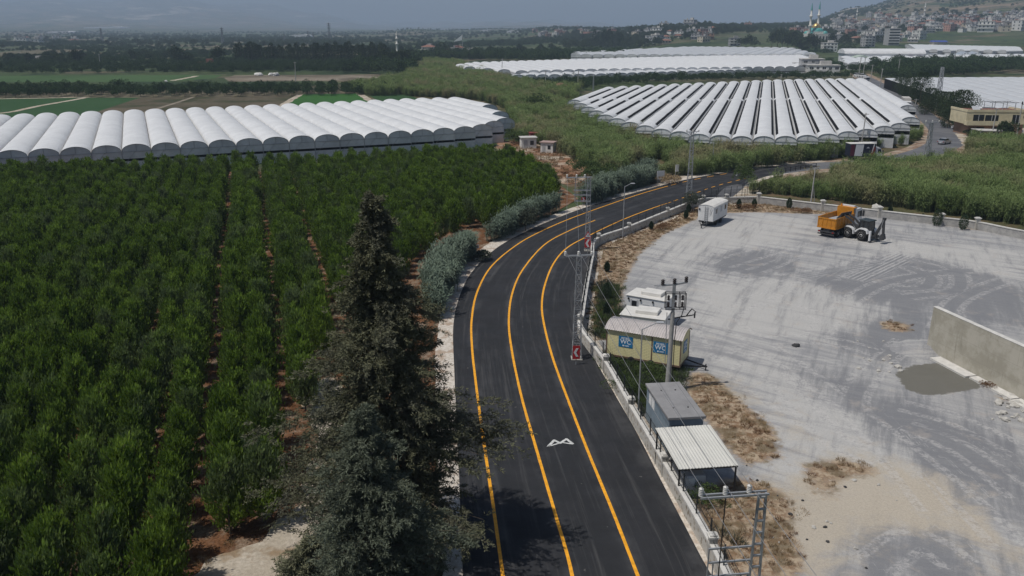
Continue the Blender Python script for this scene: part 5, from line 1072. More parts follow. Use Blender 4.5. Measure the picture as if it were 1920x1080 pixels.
# swing the kiosk so that its long side keeps a right angle
t.rotation_euler = (0, 0, math.atan2((pc_-pa).y, (pc_-pa).x)-math.pi/2)
obj('wall', HB, lambda b: b.box(.12, L_-.12, .12, D_-.12, 0, 2.5), t); obj('roof', HR, lambda b: b.box(0, L_, 0, D_, 2.5, 2.72, bev=.03), t)
for k in range(2): obj('louvre', WHITE, lambda b: [b.box(.09, .125, D_*(.62+.13*k), D_*(.73+.13*k), 1.5+.12*j, 1.58+.12*j) for j in range(7)], t)
obj('door', mat('blue grey door', (.12, .155, .185), .6), lambda b: (b.box(.3, 1.3, .09, .13, .05, 2.1)), t)
for sx in (.3, .7):
    for sy in (.25, .75): obj('roof_stud', BLK, lambda b: b.tube((L_*sx, D_*sy, 2.70), (L_*sx, D_*sy, 2.76), .06), t)
# white canopy
pa, pb, pc_ = G(1272.6, 878.5, 2.35), G(1388.8, 877.6, 2.35), G(1228.7, 802.3, 2.6); ux = (pb-pa); Lc = ux.length; uy = pc_-pa; Dc = math.hypot(uy.x, uy.y); print('canopy', Lc, Dc, ux, uy)
t = thing('canopy', (pa.x, pa.y, 0), 'white sheet metal canopy roof on thin posts by the road fence', 'canopy', None, math.atan2(uy.y, uy.x)-math.pi/2)
CAN = mat('cream white sheet', (.60, .585, .53), .5, .4, var=.06, vscale=.6); mb = MB(); V = []; NR = int(Lc/.05)
for i in range(NR+1):
    x = Lc*i/NR; zz = .012*(1 if i % 4 < 2 else -1)
    V += [(x, -.05, 2.33+zz), (x, Dc, 2.6+zz), (x, Dc, 2.56+zz), (x, -.05, 2.29+zz)]
mb.add(V, [(4*i+k, 4*i+4+k, 4*i+4+(k+1) % 4, 4*i+(k+1) % 4) for i in range(NR) for k in range(4)]); mb.build('roof_sheet', CAN, t)
for x_ in (.1, Lc-.1):
    for y_ in (.1, Dc-.15): obj('post', BLK, lambda b: b.bar((x_, y_, 0), (x_, y_, 2.3+.27*y_/Dc), .09), t)
obj('beam', BLK, lambda b: (b.bar((0, .06, 2.22), (Lc, .06, 2.22), .1), b.bar((0, Dc-.1, 2.48), (Lc, Dc-.1, 2.48), .1), b.bar((.06, 0, 2.2), (.06, Dc, 2.46), .08), b.bar((Lc-.06, 0, 2.2), (Lc-.06, Dc, 2.46), .08)), t)
ct = thing('generator_cabinet', (pa.x, pa.y, 0), 'grey white generator cabinet in the shade under the white canopy', 'cabinet', None, t.rotation_euler.z)
obj('body', LGREY, lambda b: b.box(.55, 1.9, .35, 3.0, .18, 1.55, bev=.03), ct); obj('base', BLK, lambda b: b.box(.45, 2.0, .25, 3.1, 0, .178), ct); obj('door', WHITE, lambda b: b.box(.65, 1.2, .32, .349, .3, 1.4), ct)
# --- poles, towers, lamps
POLEC = mat('concrete pole', (.36, .35, .33), .85, .2, var=.12, vscale=2); INS = mat('white porcelain', (.62, .60, .56), .3, .5); INSD = mat('dark porcelain', (.03, .02, .018), .35, .5); WIREM = mat('aluminium cable', (.30, .30, .30), .5, .4, .4)
def disc_ins(b, c, n, r, h_): b.lathe(c, [(r*.35, 0)]+[q for k in range(n) for q in ((r, h_*(k+.15)/n), (r, h_*(k+.55)/n), (r*.6, h_*(k+.7)/n), (r*.6, h_*(k+.98)/n))]+[(r*.25, h_*1.02)], 12)
p = G(1251.5, 733); t = thing('concrete_pole', (p.x, p.y, 0), 'round concrete power pole carrying black switch gear beside the toilet cabin', 'power pole')
HP = 9.1
obj('pole', POLEC, lambda b: b.tube((0, 0, -.2), (.05, 0, HP-2.4), .24, .16, 16), t)
obj('steel_top', STEEL, lambda b: b.bar((.05, 0, HP-2.5), (.05, 0, HP-.15), .22), t)
ca = obj('crossarm', STEEL, lambda b: (b.bar((-.95, 0, HP-.22), (.1, 0, HP-.15), .12), b.bar((.1, 0, HP-.15), (1.05, .0, HP+.05), .12), b.bar((-1.0, .0, HP-.25), (-1.5, .1, HP-.27), .05)), t)
for x_, z_ in ((-.85, -.16), (.05, -.08), (.95, .08)): obj('insulator', INSD, lambda b: disc_ins(b, (x_, 0, HP+z_), 3, .15, .42), ca)
sw = obj('switch_frame', BLK, lambda b: [b.bar((x0_, y_, z_), (x1_, y_, z_), .06) for (x0_, x1_, y_, z_) in ((-.55, 1.0, -.15, HP-.85), (-.55, 1.0, .3, HP-.85), (-.55, 1.0, -.15, HP-2.1), (-.55, 1.0, .3, HP-2.1))]+[b.bar((x_, y_, HP-2.15), (x_, y_, HP-.8), .05) for x_ in (-.55, 1.0, .55) for y_ in (-.15, .3)], t)
for x_ in (-.35, .2, .75):
    for z_, hh in ((-1.4, .4), (-1.95, .4)): obj('switch_insulator', INSD, lambda b: disc_ins(b, (x_, -.05, HP+z_), 3, .12, hh), sw)
obj('cable_bracket', BLK, lambda b: (b.bar((.1, 0, HP-2.9), (1.8, .1, HP-2.65), .07), b.bar((-.3, 0, HP-3.0), (.9, 0, HP-2.75), .08), b.tube((1.15, .05, HP-2.7), (1.55, .1, HP-2.15), .045), b.tube((1.55, .1, HP-2.15), (1.9, .1, HP-2.45), .03), b.tube((1.8, .1, HP-2.9), (1.8, .1, HP-2.45), .06)), t)
cb = MB(); pts = [Vector((.9, -.05, HP-2.0)), Vector((.75, -.1, HP-2.6)), Vector((.35, -.18, HP-3.2)), Vector((.28, -.2, HP-4.5)), Vector((.30, -.2, .6)), Vector((.3, -.2, 0))]
for a_, c_ in zip(pts, pts[1:]): cb.tube(a_, c_, .035, n=6)
cb.build('down_cable', BLK, t)
obj('earth_rod', STEEL, lambda b: b.bar((-.35, -.1, HP-6.6), (-.42, -.1, HP-2.4), .05), t)
# near gantry post at the bottom right
pz = 7.55; top_r, top_l = G(1430, 924, pz), G(1312, 932, pz)
t = thing('gantry_pole', (top_r.x, top_r.y, 0), 'steel H frame pole with three white insulators at the bottom right', 'power pole', None, math.atan2((top_r-top_l).y, (top_r-top_l).x)); La = (top_r-top_l).length; print('gantry', La, top_r)
def ladder(b, hh):
    for s in (-1, 1): b.bar((s*.30*1.0, 0, 0), (s*.17, 0, hh), .10)
    k = 0; z = .5
    while z < hh: w_ = .30-.13*z/hh; b.bar((-w_, 0, z), (w_, 0, z), .09); z += .62
obj('lattice_mast', STEEL, lambda b: ladder(b, pz), t)
ca = obj('crossarm', STEEL, lambda b: (b.bar((-La, -.14, pz), (.25, -.14, pz), .09), b.bar((-La, .14, pz), (.25, .14, pz), .09), b.bar((-La+.05, -.14, pz), (-La+.05, .14, pz), .08), b.bar((-La*.5, -.14, pz), (-La*.5, .14, pz), .06)), t)
ix = (-La+.05, -La*.60, -La*.22)
for x_ in ix: obj('insulator', INS, lambda b: disc_ins(b, (x_, 0, pz+.05), 5, .115, .42), ca)
for z_ in (4.75, 4.0, 3.25): obj('rail', STEEL, lambda b: b.bar((-2.35, 0, z_), (-.2, 0, z_), .08), t)
obj('rail_end', STEEL, lambda b: (b.bar((-2.35, 0, 3.25), (-2.35, 0, 4.78), .05), b.bar((-2.1, 0, 3.25), (-2.1, 0, 4.0), .05), b.bar((-.2, 0, 3.3), (-1.3, 0, 2.0), .05)), t)
obj('drop_rod', BLK, lambda b: b.tube((-La*.60, -.1, pz), (-La*.60-.05, -.1, 2.2), .03, n=6), t)
# lattice towers
def tower(px, py, hh, w0, w1, label, arm=None, shelves=(), rz=0.0, insulators=(-1, 0, 1), n=13, armz=None, th=.044):
    p = G(px, py); t = thing('lattice_tower', (p.x, p.y, 0), label, 'pylon', None, rz)
    obj('lattice_mast', STEEL, lambda b: lattice(b, hh, w0, w1, n, th), t); obj('foot', CONC, lambda b: b.box(-w0*.62, w0*.62, -w0*.62, w0*.62, -.2, .08), t)
    if arm:
        x0_, x1_ = arm; ca = obj('crossarm', STEEL, lambda b: (b.bar((x0_, -.1, hh), (x1_, -.1, hh+.1), .09), b.bar((x0_, .12, hh), (x1_, .12, hh+.1), .09), b.bar((x0_*.7, 0, hh), (0, 0, hh-.7), .05), b.bar((x1_*.7, 0, hh), (0, 0, hh-.7), .05)), t)
        for k, f_ in enumerate(insulators): 
            x_ = x0_+(x1_-x0_)*(f_+1)/2; obj('insulator', INS, lambda b: disc_ins(b, (x_, 0, hh+.06), 3, .13, .38), ca)
    for (xa, xb, z_) in shelves: obj('shelf_frame', STEEL, lambda b: (b.bar((xa, -.3, z_), (xb, -.3, z_), .08), b.bar((xa, .3, z_), (xb, .3, z_), .08), b.bar((xa, -.3, z_), (xa, .3, z_), .06)), t)
    return t, p
T1, P1 = tower(1081, 672, 9.35, .78, .36, 'galvanised lattice tower at the road edge left of the toilet cabin', (-1.15, 1.1), n=12)
T2, P2 = tower(1101, 470, 9.6, .62, .40, 'lattice tower with side frames at the corner of the wall on the bend', (-2.9, .35), ((-1.9, .2, 8.0), (-1.9, .2, 7.4), (-1.6, .2, 6.6)), n=12, insulators=(-.95, -.2, .45))
obj('side_post', STEEL, lambda b: (b.bar((-1.75, 0, 6.4), (-1.75, 0, 9.6), .10), b.bar((-1.75, 0, 6.4), (-.2, 0, 4.8), .06)), T2)
T3, P3 = tower(1291, 372, 11.2, .85, .40, 'lattice tower rising by the road where the side lane begins', (-1.0, 1.0), n=11, th=.045)
T4, P4 = tower(1734, 322, 9.8, 1.1, .45, 'lattice tower standing in the reeds below the silver car', (-1.2, 1.4), n=9, th=.07)
T5, P5 = tower(1756, 205, 14.5, 1.7, .7, 'lattice tower among the dark roadside pines before the net greenhouse', None, n=10, th=.11)
T6, P6 = tower(1112, 178, 8, .5, .3, 'thin grey pole tower right of the red roofed hut', (-1, 1), n=8, th=.10)
def cable(a, c, sag, label, r=.014):
    mb = MB(); pr = a
    for k in range(1, 17):
        f_ = k/16; q = a.lerp(c, f_)-Vector((0, 0, sag*4*f_*(1-f_))); mb.tube(pr, q, r, n=5, cap=False); pr = q
    return tag(mb.build('power_cable', WIREM), label, 'cable')
def wpt(t, P): return Matrix.Translation(t.location) @ Matrix.Rotation(t.rotation_euler.z, 4, 'Z') @ Vector(P)
gz = [wpt(bpy.data.objects['gantry_pole'], (x_, 0, pz+.5)) for x_ in ix]; t1 = [wpt(T1, (x_, 0, 9.8)) for x_ in (-1.15, 0, 1.1)]; t2 = [wpt(T2, (x_, 0, 10.0)) for x_ in (-2.75, -1.6, -.55)]
for k, nm in enumerate(('left', 'middle', 'right')):
    cable(gz[k], t1[k], .5, f'thin {nm} cable from the bottom right H frame to the roadside lattice tower'); cable(t1[k], t2[k], .5, f'thin {nm} cable over the road between the two nearest lattice towers')
    q = gz[k]+(gz[k]-t1[k]).normalized()*20; q.z = gz[k].z+.3; cable(gz[k], q, .2, f'thin {nm} cable running off the bottom edge from the H frame')
pole_top = Vector((G(1251.5, 733).x, G(1251.5, 733).y, HP+.35))
# street lamps
def lamp(px, py, hh, ax, label, arm=1.3, r=.07):
    p = G(px, py); t = thing('street_lamp', (p.x, p.y, 0), label, 'street lamp'); obj('pole', STEEL, lambda b: b.tube((0, 0, -.1), (0, 0, hh), r, r*.6, 10), t)
    obj('arm', STEEL, lambda b: b.tube((0, 0, hh-.04), (ax*arm, arm*.35, hh+.35), .035, n=6), t); obj('lamp_head', LGREY, lambda b: b.box(ax*arm-.05 if ax > 0 else ax*arm-.5, ax*arm+.5 if ax > 0 else ax*arm+.05, arm*.35-.12, arm*.35+.12, hh+.30, hh+.42, bev=.03), t); return t
lamp(1196.5, 775, 6.8, 1, 'slim street lamp inside the fence in front of the toilet cabin', 1.15)
lamp(1167.5, 446, 7.2, 1, 'street lamp by the wall on the inner side of the bend', .9, .09)
lamp(1335, 300+20, 6.0, 1, 'street lamp at the left verge among the reeds', .8, .08)
p = G(1519, 391); t = thing('utility_pole', (p.x, p.y, 0), 'slim grey pole with a stay just behind the far yard wall', 'utility pole'); obj('pole', POLEC, lambda b: b.tube((0, 0, 0), (.15, 0, 6.6), .12, .09, 8), t); obj('stay', POLEC, lambda b: b.tube((.75, 0, 0), (.12, 0, 4.0), .06, .05, 6), t)
for px, py, hh, lb in ((1613, 285, 9, 'leaning wooden pole in front of the striped greenhouse near the box truck'), (1609, 150, 12, 'first pole beside the distant end of the old road'), (1617, 150, 12, 'second pole beside the distant end of the old road'), (1631, 160, 10, 'pole right behind the distant lorry'), (1649, 168, 9.5, 'pole on the verge below the distant lorry'), (1462, 168, 7, 'thin pole poking up behind the ridge of the striped greenhouse'), (1682, 148, 11, 'pole at the left corner of the net greenhouse'), (1713, 214, 5, 'short pole at the right corner of the striped greenhouse'), (1858, 262, 8, 'pole in front of the carport of the yellow house'),
                       (1022, 172, 9, 'thin pole left of the red roofed hut in the reeds'), (1083, 166, 9, 'thin pole in front of the middle grove'), (941, 143, 10, 'pole at the left end of the low pale tunnels'), (555, 158, 11, 'slim mast in front of the bare brown field'), (188, 125, 9, 'thin pole in the left plain'), (1787, 128, 11, 'pole in the grove above the net greenhouse'), (1885, 128, 11, 'rightmost pole in the grove above the net greenhouse')):
    p = G(px, py); t = thing('utility_pole', (p.x, p.y, 0), lb, 'utility pole'); r_ = .10+p.y/3500; obj('pole', POLEC, lambda b: b.tube((0, 0, 0), (.25, 0, hh), r_, r_*.7, 7), t); obj('crossarm', POLEC, lambda b: b.bar((-.7+.25, 0, hh-.3), (.95, 0, hh-.3), r_*.8), t)
p = G(1905, 262); t = thing('power_pole', (p.x, p.y, 0), 'power pole with a bracket and three dark insulators beside the yellow house', 'power pole'); obj('pole', POLEC, lambda b: b.tube((0, 0, 0), (0, 0, 9.6), .16, .12, 8), t)
ca = obj('crossarm', STEEL, lambda b: (b.bar((-.1, 0, 9.0), (3.2, 0, 9.0), .14), b.bar((0, 0, 7.8), (2.2, 0, 9.0), .08)), t)
for x_ in (.0, 1.7, 3.0): obj('insulator', INSD, lambda b: b.tube((x_, 0, 9.05), (x_, 0, 9.7), .2, .14, 8), ca)
# --- road signs
RED = mat('sign red', (.45, .025, .03), .5, .4); SW = mat('sign white', (.68, .68, .67), .5, .4); SBK = mat('sign black', (.02, .02, .02), .5)
def chev(b, M, x, z, s, d, th=.012):
    pts = [(0, s), (s*.55, s), (s*1.1*1, 0), (s*.55, -s), (0, -s), (s*.55, 0)]; pts = [(x+d*(a-s*.5), z+c_) for a, c_ in pts]; b.prism(pts if d > 0 else pts[::-1], -th-.02, -.021, M)
def signboard(px, py, zc, w_, h_, n, d, label, rz=0.0, tri=False, post=True, p=None):
    p = p or G(px, py); t = thing('chevron_sign', (p.x, p.y, 0), label, 'road sign', None, rz)
    if post: obj('post', STEEL, lambda b: b.tube((0, .03, 0), (0, .03, zc+h_/2), .035, n=8), t)
    bo = obj('board', SW if n > 1 else RED, lambda b: b.box(-w_/2, w_/2, -.02, .0, zc-h_/2, zc+h_/2), t)
    for k in range(n):
        s = min(h_*.46, w_/n*.5) if n > 1 else min(h_*.45, w_*.62); x_ = (-w_/2+w_*(k+.5)/n) if n > 1 else 0
        obj('chevron', RED if n > 1 else SW, lambda b: chev(b, Matrix.Identity(4), x_, zc, s, d), bo)
    if tri:
        tb = obj('warning_triangle', RED, lambda b: b.prism([(-.5, zc+h_/2+.15), (.5, zc+h_/2+.15), (0, zc+h_/2+1.0)], -.02, .0), t); obj('inner_triangle', SW, lambda b: b.prism([(-.34, zc+h_/2+.24), (.34, zc+h_/2+.24), (0, zc+h_/2+.82)], -.03, -.021), tb)
        obj('curve_symbol', SBK, lambda b: (b.bar((-.05, -.035, zc+h_/2+.3), (-.05, -.035, zc+h_/2+.45), .06, .01), b.bar((-.05, -.035, zc+h_/2+.45), (.07, -.035, zc+h_/2+.55), .06, .01), b.bar((.07, -.035, zc+h_/2+.55), (.07, -.035, zc+h_/2+.66), .06, .01)), tb)
    return t
signboard(888, 473, .75, 1.45, .48, 4, 1, 'wide low board of red chevrons on the outer side of the bend', R(18))
signboard(1093, 394, 1.7, .62, .75, 1, 1, 'red and white chevron sign on the verge above the bend', R(10))
signboard(1101.5, 475, 1.35, .8, 1.15, 1, -1, 'red triangle warning sign over a chevron at the wall corner', 0, True)
signboard(1080, 684, 1.15, .62, 1.25, 1, -1, 'red and white chevron sign fixed low on the roadside lattice tower', R(4))
p = G(1473, 293-30+10); 
for px, py, w_, h_, lb, rz in ((1238, 345, 1.5, 2.6, 'back of a pale board standing by the gravel pull-off', .3), (1269, 330, .8, 2.2, 'narrow white board tilted among the reeds', .5)):
    p = G(px, py); t = thing('sign_board', (p.x, p.y, 0), lb, 'sign', None, rz); obj('board', SW, lambda b: b.box(-w_/2, w_/2, -.05, .05, .9, .9+h_*.6), t); obj('post', STEEL, lambda b: (b.bar((-w_*.4, .08, 0), (-w_*.4, .08, h_*.85), .07), b.bar((w_*.4, .08, 0), (w_*.4, .08, h_*.85), .07)), t)
p = G(1771, 292); t = thing('sign_board', (p.x, p.y, 0), 'small grey sign on a post below the silver car', 'sign'); obj('board', LGREY, lambda b: b.box(-.7, .7, -.05, .05, 1.5, 2.4), t); obj('post', STEEL, lambda b: b.bar((0, .08, 0), (0, .08, 2.3), .08), t)
for px, py, lb in ((1318, 322, 'first black banded reflector post left of the far road'), (1381, 330, 'white reflector post at the mouth of the side lane')):
    p = G(px, py); t = thing('reflector_post', (p.x, p.y, 0), lb, 'marker post'); obj('post', SW, lambda b: b.box(-.12, .12, -.06, .06, 0, 1.3), t); obj('black_band', SBK, lambda b: (b.box(-.125, .125, -.065, .065, .85, 1.0), b.box(-.126, .126, -.066, .066, .5, .65)), t)
# --- huts in the reeds and farm huts
def hut(name, px, py, w_, d_, hh, rz, label, roofm, wallm=WR, over=.25, door=True, hip=False, cat='hut'):
    p = G(px, py); t = thing(name, (p.x, p.y, 0), label, cat, None, rz); obj('wall', wallm, lambda b: b.box(-w_/2, w_/2, -d_/2, d_/2, -.1, hh), t)
    if hip: obj('roof', roofm, lambda b: b.add([(-w_/2-.6, -d_/2-.6, hh), (w_/2+.6, -d_/2-.6, hh), (w_/2+.6, d_/2+.6, hh), (-w_/2-.6, d_/2+.6, hh), (-w_*.15, 0, hh+1.1), (w_*.15, 0, hh+1.1)], [(0, 1, 5, 4), (1, 2, 5), (2, 3, 4, 5), (3, 0, 4), (3, 2, 1, 0)]), t)
    else: obj('roof', roofm, lambda b: b.box(-w_/2-over, w_/2+over, -d_/2-over, d_/2+over, hh, hh+.15), t)
    obj('window', DGL, lambda b: b.box(w_*.08, w_*.32, -d_/2-.03, -d_/2+.02, hh*.35, hh*.75), t)
    if door: obj('door', WALLC['grey'], lambda b: b.box(-w_*.35, -w_*.1, -d_/2-.03, -d_/2+.02, 0, hh*.8), t)
    return t
hut('farm_hut', 990, 277, 3.6, 3.0, 2.5, R(8), 'pale square hut with flat roof at the right end of the tunnels', ROOFC['pale'])
hut('farm_hut', 1001, 268, 2.2, 2.4, 2.5, R(8), 'small dark red shed behind the pale square hut', mat('red sheet', (.22, .04, .04), .6), mat('red wall', (.20, .05, .05), .8), .1)
hut('farm_hut', 1028, 285, 3.0, 2.6, 2.3, R(-20), 'small white hut with pinkish roof on the dirt track', mat('pinkish roof', (.36, .26, .23), .8))
hut('watch_hut', 1051, 176, 4.8, 4.2, 3.6, R(5), 'white hut with a red hipped roof standing in the reeds', ROOFC['red'], hip=True)
hut('grey_box', 905, 260, 3.0, 2.5, 3.0, R(-20), 'grey film covered box at the corner of the left greenhouse', FILM3, FILM3, .05, False, cat='shed')
# --- yellow house
YL = mat('yellow render', (.58, .51, .34), .85, .2, var=.15, vscale=.6)
p = G(1862, 258); t = thing('yellow_house', (p.x+2, p.y+4, 0), 'yellow two storey house with balconies and a roof pergola right of the bend', 'house', None, R(-4)); HW = 15.5
obj('ground_floor', WALLC['tan'], lambda b: b.box(-HW/2+1.2, HW/2-.3, 0, 9, -.1, 3.1), t)
obj('upper_floor', YL, lambda b: b.box(-HW/2, HW/2, -.6, 9.5, 3.1, 6.3), t)
obj('parapet', YL, lambda b: (b.box(-HW/2-.1, HW/2+.1, -.7, -.45, 6.303, 6.9), b.box(-HW/2-.1, -HW/2+.15, -.45, 9.6, 6.303, 6.9), b.box(HW/2-.15, HW/2+.1, -.45, 9.6, 6.303, 6.9)), t)
obj('roof', mat('rusty roof terrace', (.19, .085, .06), .9, var=.3, vscale=.6), lambda b: b.box(-HW/2+.2, HW/2-.2, -.4, 9.4, 6.305, 6.45), t)
obj('balcony', YL, lambda b: (b.box(-HW/2-.4, HW*.08, -2.4, -.602, 2.95, 3.15), b.box(-HW/2-.4, HW*.08, -2.4, -2.25, 3.152, 4.1), b.box(-HW/2-.4, -HW/2-.25, -2.25, -.602, 3.152, 4.1)), t)
for x_, w_, z0w, z1w in ((-4.6, 1.4, 3.9, 5.6), (-1.2, 1.7, 3.6, 5.5), (5.0, .9, 3.2, 5.6)): 
    wi = obj('window', DGL, lambda b: b.box(x_-w_, x_+w_, -.66, -.55, z0w, z1w), t); obj('frame', LGREY, lambda b: b.box(x_-.06, x_+.06, -.70, -.661, z0w, z1w), wi)
obj('window', DGL, lambda b: b.box(6.9, 7.6, -.66, -.55, 4.8, 5.3), t)
for x_ in (-3.5, .5): obj('doorway', DGL, lambda b: b.box(x_-1, x_+1, -.06, .02, 0, 2.3), t)
obj('pergola', STEEL, lambda b: [b.bar((x_, y_, 6.3), (x_, y_, 8.6), .12) for x_ in (-.6, 2.2, 5.4) for y_ in (1.5, 6)]+[b.bar((-1.4, y_, 8.6), (6.2, y_, 8.6), .12) for y_ in (1.5, 6)]+[b.bar((x_, 1.5, 8.6), (x_, 6, 8.6), .08) for x_ in (-.6, .8, 2.2, 3.8, 5.4)], t)
obj('water_tank', WHITE, lambda b: b.tube((-4.2, 3, 6.9), (-2.6, 3, 6.9), .45, n=12), t)
obj('roof_panel', LGREY, lambda b: b.add([(-5.6, 1, 6.5), (-3.6, 1, 6.5), (-3.6, 2.4, 7.6), (-5.6, 2.4, 7.6)], [(0, 1, 2, 3)]), t)
p = G(1852, 262); t = thing('carport', (p.x, p.y, 0), 'small carport with a pale corrugated roof before the yellow house', 'carport')
obj('roof', ROOFC['pale'], lambda b: b.prism([(-3.6, 2.5), (3.6, 2.3), (3.6, 2.45), (-3.6, 2.65)], -2.4, 2.4), t)
for x_ in (-3.3, -1.0, 3.3):
    for y_ in (-2.2, 2.2): obj('post', WHITE, lambda b: b.bar((x_, y_, 0), (x_, y_, 2.35), .14), t)
bush('garden_tree', 1882, 266, 2.7, 6.0, LM_wood, 'leafy green tree growing against the front of the yellow house', 31, 'tree', 2600, (.25, .5))
bush('garden_tree', 1868, 250, 2.0, 5.2, LM_wood, 'smaller green tree covering the middle of the yellow facade', 33, 'tree', 2000, (.25, .5))
bush('dark_bush', 1822, 254, 2.2, 2.2, LM_wood, 'green bush left of the carport', 32, 'bush', 1800, (.2, .4))
# --- dark pines along the old road
PN = [column_tree(120+i, LM_wood, 10, 3.1, 3600, (.25, .5), .42) for i in range(3)]; pns = stub(8, .2, 9)
for i, (px, y, hh, w_, lb) in enumerate(((1681, 172, 6.5, 1, 'small dark pine at the top of the roadside row'), (1692, 180, 8, 1.1, 'dark pine second from the top of the roadside row'), (1703, 184, 9, 1.1, 'leafy dark pine above the lorry in the roadside row'), (1715, 190, 7.5, 1.2, 'broad low pine behind the lorry'), (1724, 200, 12.5, .8, 'tallest slender pine of the roadside row'),
    (1742, 208, 8, 1.2, 'wide dark pine just below the tallest one'), (1756, 216, 8, 1.2, 'bushy pine beneath the lattice tower'), (1770, 222, 8.5, 1.1, 'dark pine in the lower half of the roadside row'), (1784, 228, 9, 1.2, 'big dark pine left of the yellow house, second in line'), (1798, 236, 10.5, 1.3, 'broad dark pine nearest the yellow house'), (1806, 246, 7.5, 1.2, 'lowest dark pine leaning over the roadside by the yellow house'), (1776, 240, 5.5, 1.3, 'low dark shrub pine at the road edge'), (1733, 215, 5, 1.3, 'short round pine at the road edge under the tallest'))):
    p = G(px, y); t = thing('pine_tree', (p.x, p.y, -.1), lb, 'pine', None, i*1.3); s = hh/10.0; t.scale = (s*w_, s*w_, s); link('crown', PN[i % 3], t); link('trunk', pns, t)
# ================================================================== VEHICLES
ORG = mat('orange truck paint', (.50, .20, .015), .45, .4, var=.18, vscale=1.5); GLS = mat('tinted glass', (.015, .02, .024), .12, .6); RIM = mat('white rim', (.82, .81, .78), .5, .4); DGREY = mat('dark machine grey', (.045, .045, .048), .6, .4, var=.2, vscale=3); GRAV = mat('grey gravel load', (.33, .33, .33), .95, .1, var=.25, vscale=4, bump=.5)
CHR = mat('silver car paint', (.42, .43, .45), .3, .5, .5); REDL = mat('red lamp glass', (.25, .01, .01), .3); WHV = mat('white vehicle paint', (.66, .66, .66), .35, .5)
def wheel(t, x, y, r, w_, rimm=RIM, axis='y', name='wheel'):
    wl = obj(name, RUB, lambda b: b.lathe((x, y, r), [(r*.60, -w_/2), (r*.92, -w_/2), (r, -w_*.32), (r, w_*.32), (r*.92, w_/2), (r*.60, w_/2)], 26, axis), t)
    obj('rim', rimm, lambda b: b.lathe((x, y, r), [(r*.22, -w_*.54), (r*.30, -w_*.46), (r*.50, -w_*.40), (r*.61, -w_*.51), (r*.61, w_*.51), (r*.50, w_*.40), (r*.30, w_*.46), (r*.22, w_*.54)], 20, axis), wl)
    obj('hub', DGREY, lambda b: b.lathe((x, y, r), [(r*.20, -w_*.60), (r*.20, w_*.60)], 12, axis), wl); return wl
# dump truck: local x = forward
a, c = G(1564, 430.5, 1.35), G(1601, 418, 1.35); dv_ = c-a; rz_ = math.atan2(dv_.y, dv_.x); rr_, lr_ = G(1564, 430.5, 1.35), G(1535, 423.5, 1.35); Wd = 2.5
t = thing('dump_truck', ((rr_.x+lr_.x)/2, (rr_.y+lr_.y)/2, 0), 'dump truck with orange tipper body being loaded in the yard', 'truck', None, rz_); print('truck yaw', math.degrees(rz_), 'w', (rr_-lr_).length)
Wd = 2.6; BL = 5.4
def tipper(b):
    b.box(0, BL, -Wd/2, Wd/2, 1.25, 1.4)
    b.box(0, BL, -Wd/2, -Wd/2+.08, 1.4, 2.75); b.box(0, BL, Wd/2-.08, Wd/2, 1.4, 2.75); b.box(0, .08, -Wd/2+.08, Wd/2-.08, 1.4, 2.70); b.box(BL-.08, BL, -Wd/2+.08, Wd/2-.08, 1.4, 3.55)
    b.box(BL, BL+.9, -Wd/2+.1, Wd/2-.1, 3.42, 3.52)
    for y_, s in ((-Wd/2, -1), (Wd/2, 1)):
        b.box(-.03, BL+.03, min(y_, y_+s*.07), max(y_, y_+s*.07), 2.66, 2.80); b.box(-.03, BL+.03, min(y_, y_+s*.07), max(y_, y_+s*.07), 1.25, 1.42)
        for k in range(7): x_ = .02+(BL-.12)*k/6; b.box(x_, x_+.1, min(y_, y_+s*.06), max(y_, y_+s*.06), 1.42, 2.66)
    for k in range(5): y_ = -Wd/2+.02+(Wd-.12)*k/4; b.box(-.06, 0, y_, y_+.09, 1.42, 2.62)
    b.box(-.07, 0, -Wd/2, Wd/2, 2.56, 2.72); b.box(-.07, 0, -Wd/2, Wd/2, 1.25, 1.42)
obj('tipper_body', ORG, tipper, t)
mb = MB(); V = []; NX, NY = 20, 10
for i in range(NX):
    for j in range(NY):
        x, y = .1+(BL-.2)*i/(NX-1), -Wd/2+.1+(Wd-.2)*j/(NY-1); V.append((x, y, 2.05+.42*math.sin(math.pi*j/(NY-1))*math.sin(math.pi*min(1, i/(NX-1)*1.1))+.03*math.sin(i*2.1+j*1.7)))
mb.add(V, [(i*NY+j, (i+1)*NY+j, (i+1)*NY+j+1, i*NY+j+1) for i in range(NX-1) for j in range(NY-1)], True); ld = mb.build('gravel_load', GRAV, None, t.location.copy(), rz_); tag(ld, 'heap of grey gravel lying in the orange tipper', 'gravel')
obj('chassis', DGREY, lambda b: (b.box(.1, 8.0, -.45, .45, .75, 1.2), b.box(.05, .3, -1.2, 1.2, .65, .85), b.box(4.2, 5.2, -1.15, -.55, .55, 1.1), b.box(4.2, 5.2, .55, 1.15, .55, 1.1), b.box(-.02, .1, -1.2, 1.2, .35, .5), b.bar((.1, -.8, .4), (.3, -.8, .8), .08), b.bar((.1, .8, .4), (.3, .8, .8), .08)), t)
cabp = [(5.95, .75), (8.15, .75), (8.2, 1.9), (8.0, 3.05), (7.7, 3.25), (5.95, 3.25)]
cb_ = obj('cab', WHV, lambda b: b.prism(cabp, -1.22, 1.22), t); obj('roof_deflector', WHV, lambda b: b.prism([(6.0, 3.252), (7.6, 3.252), (6.4, 3.7), (6.0, 3.7)], -.95, .95), cb_)
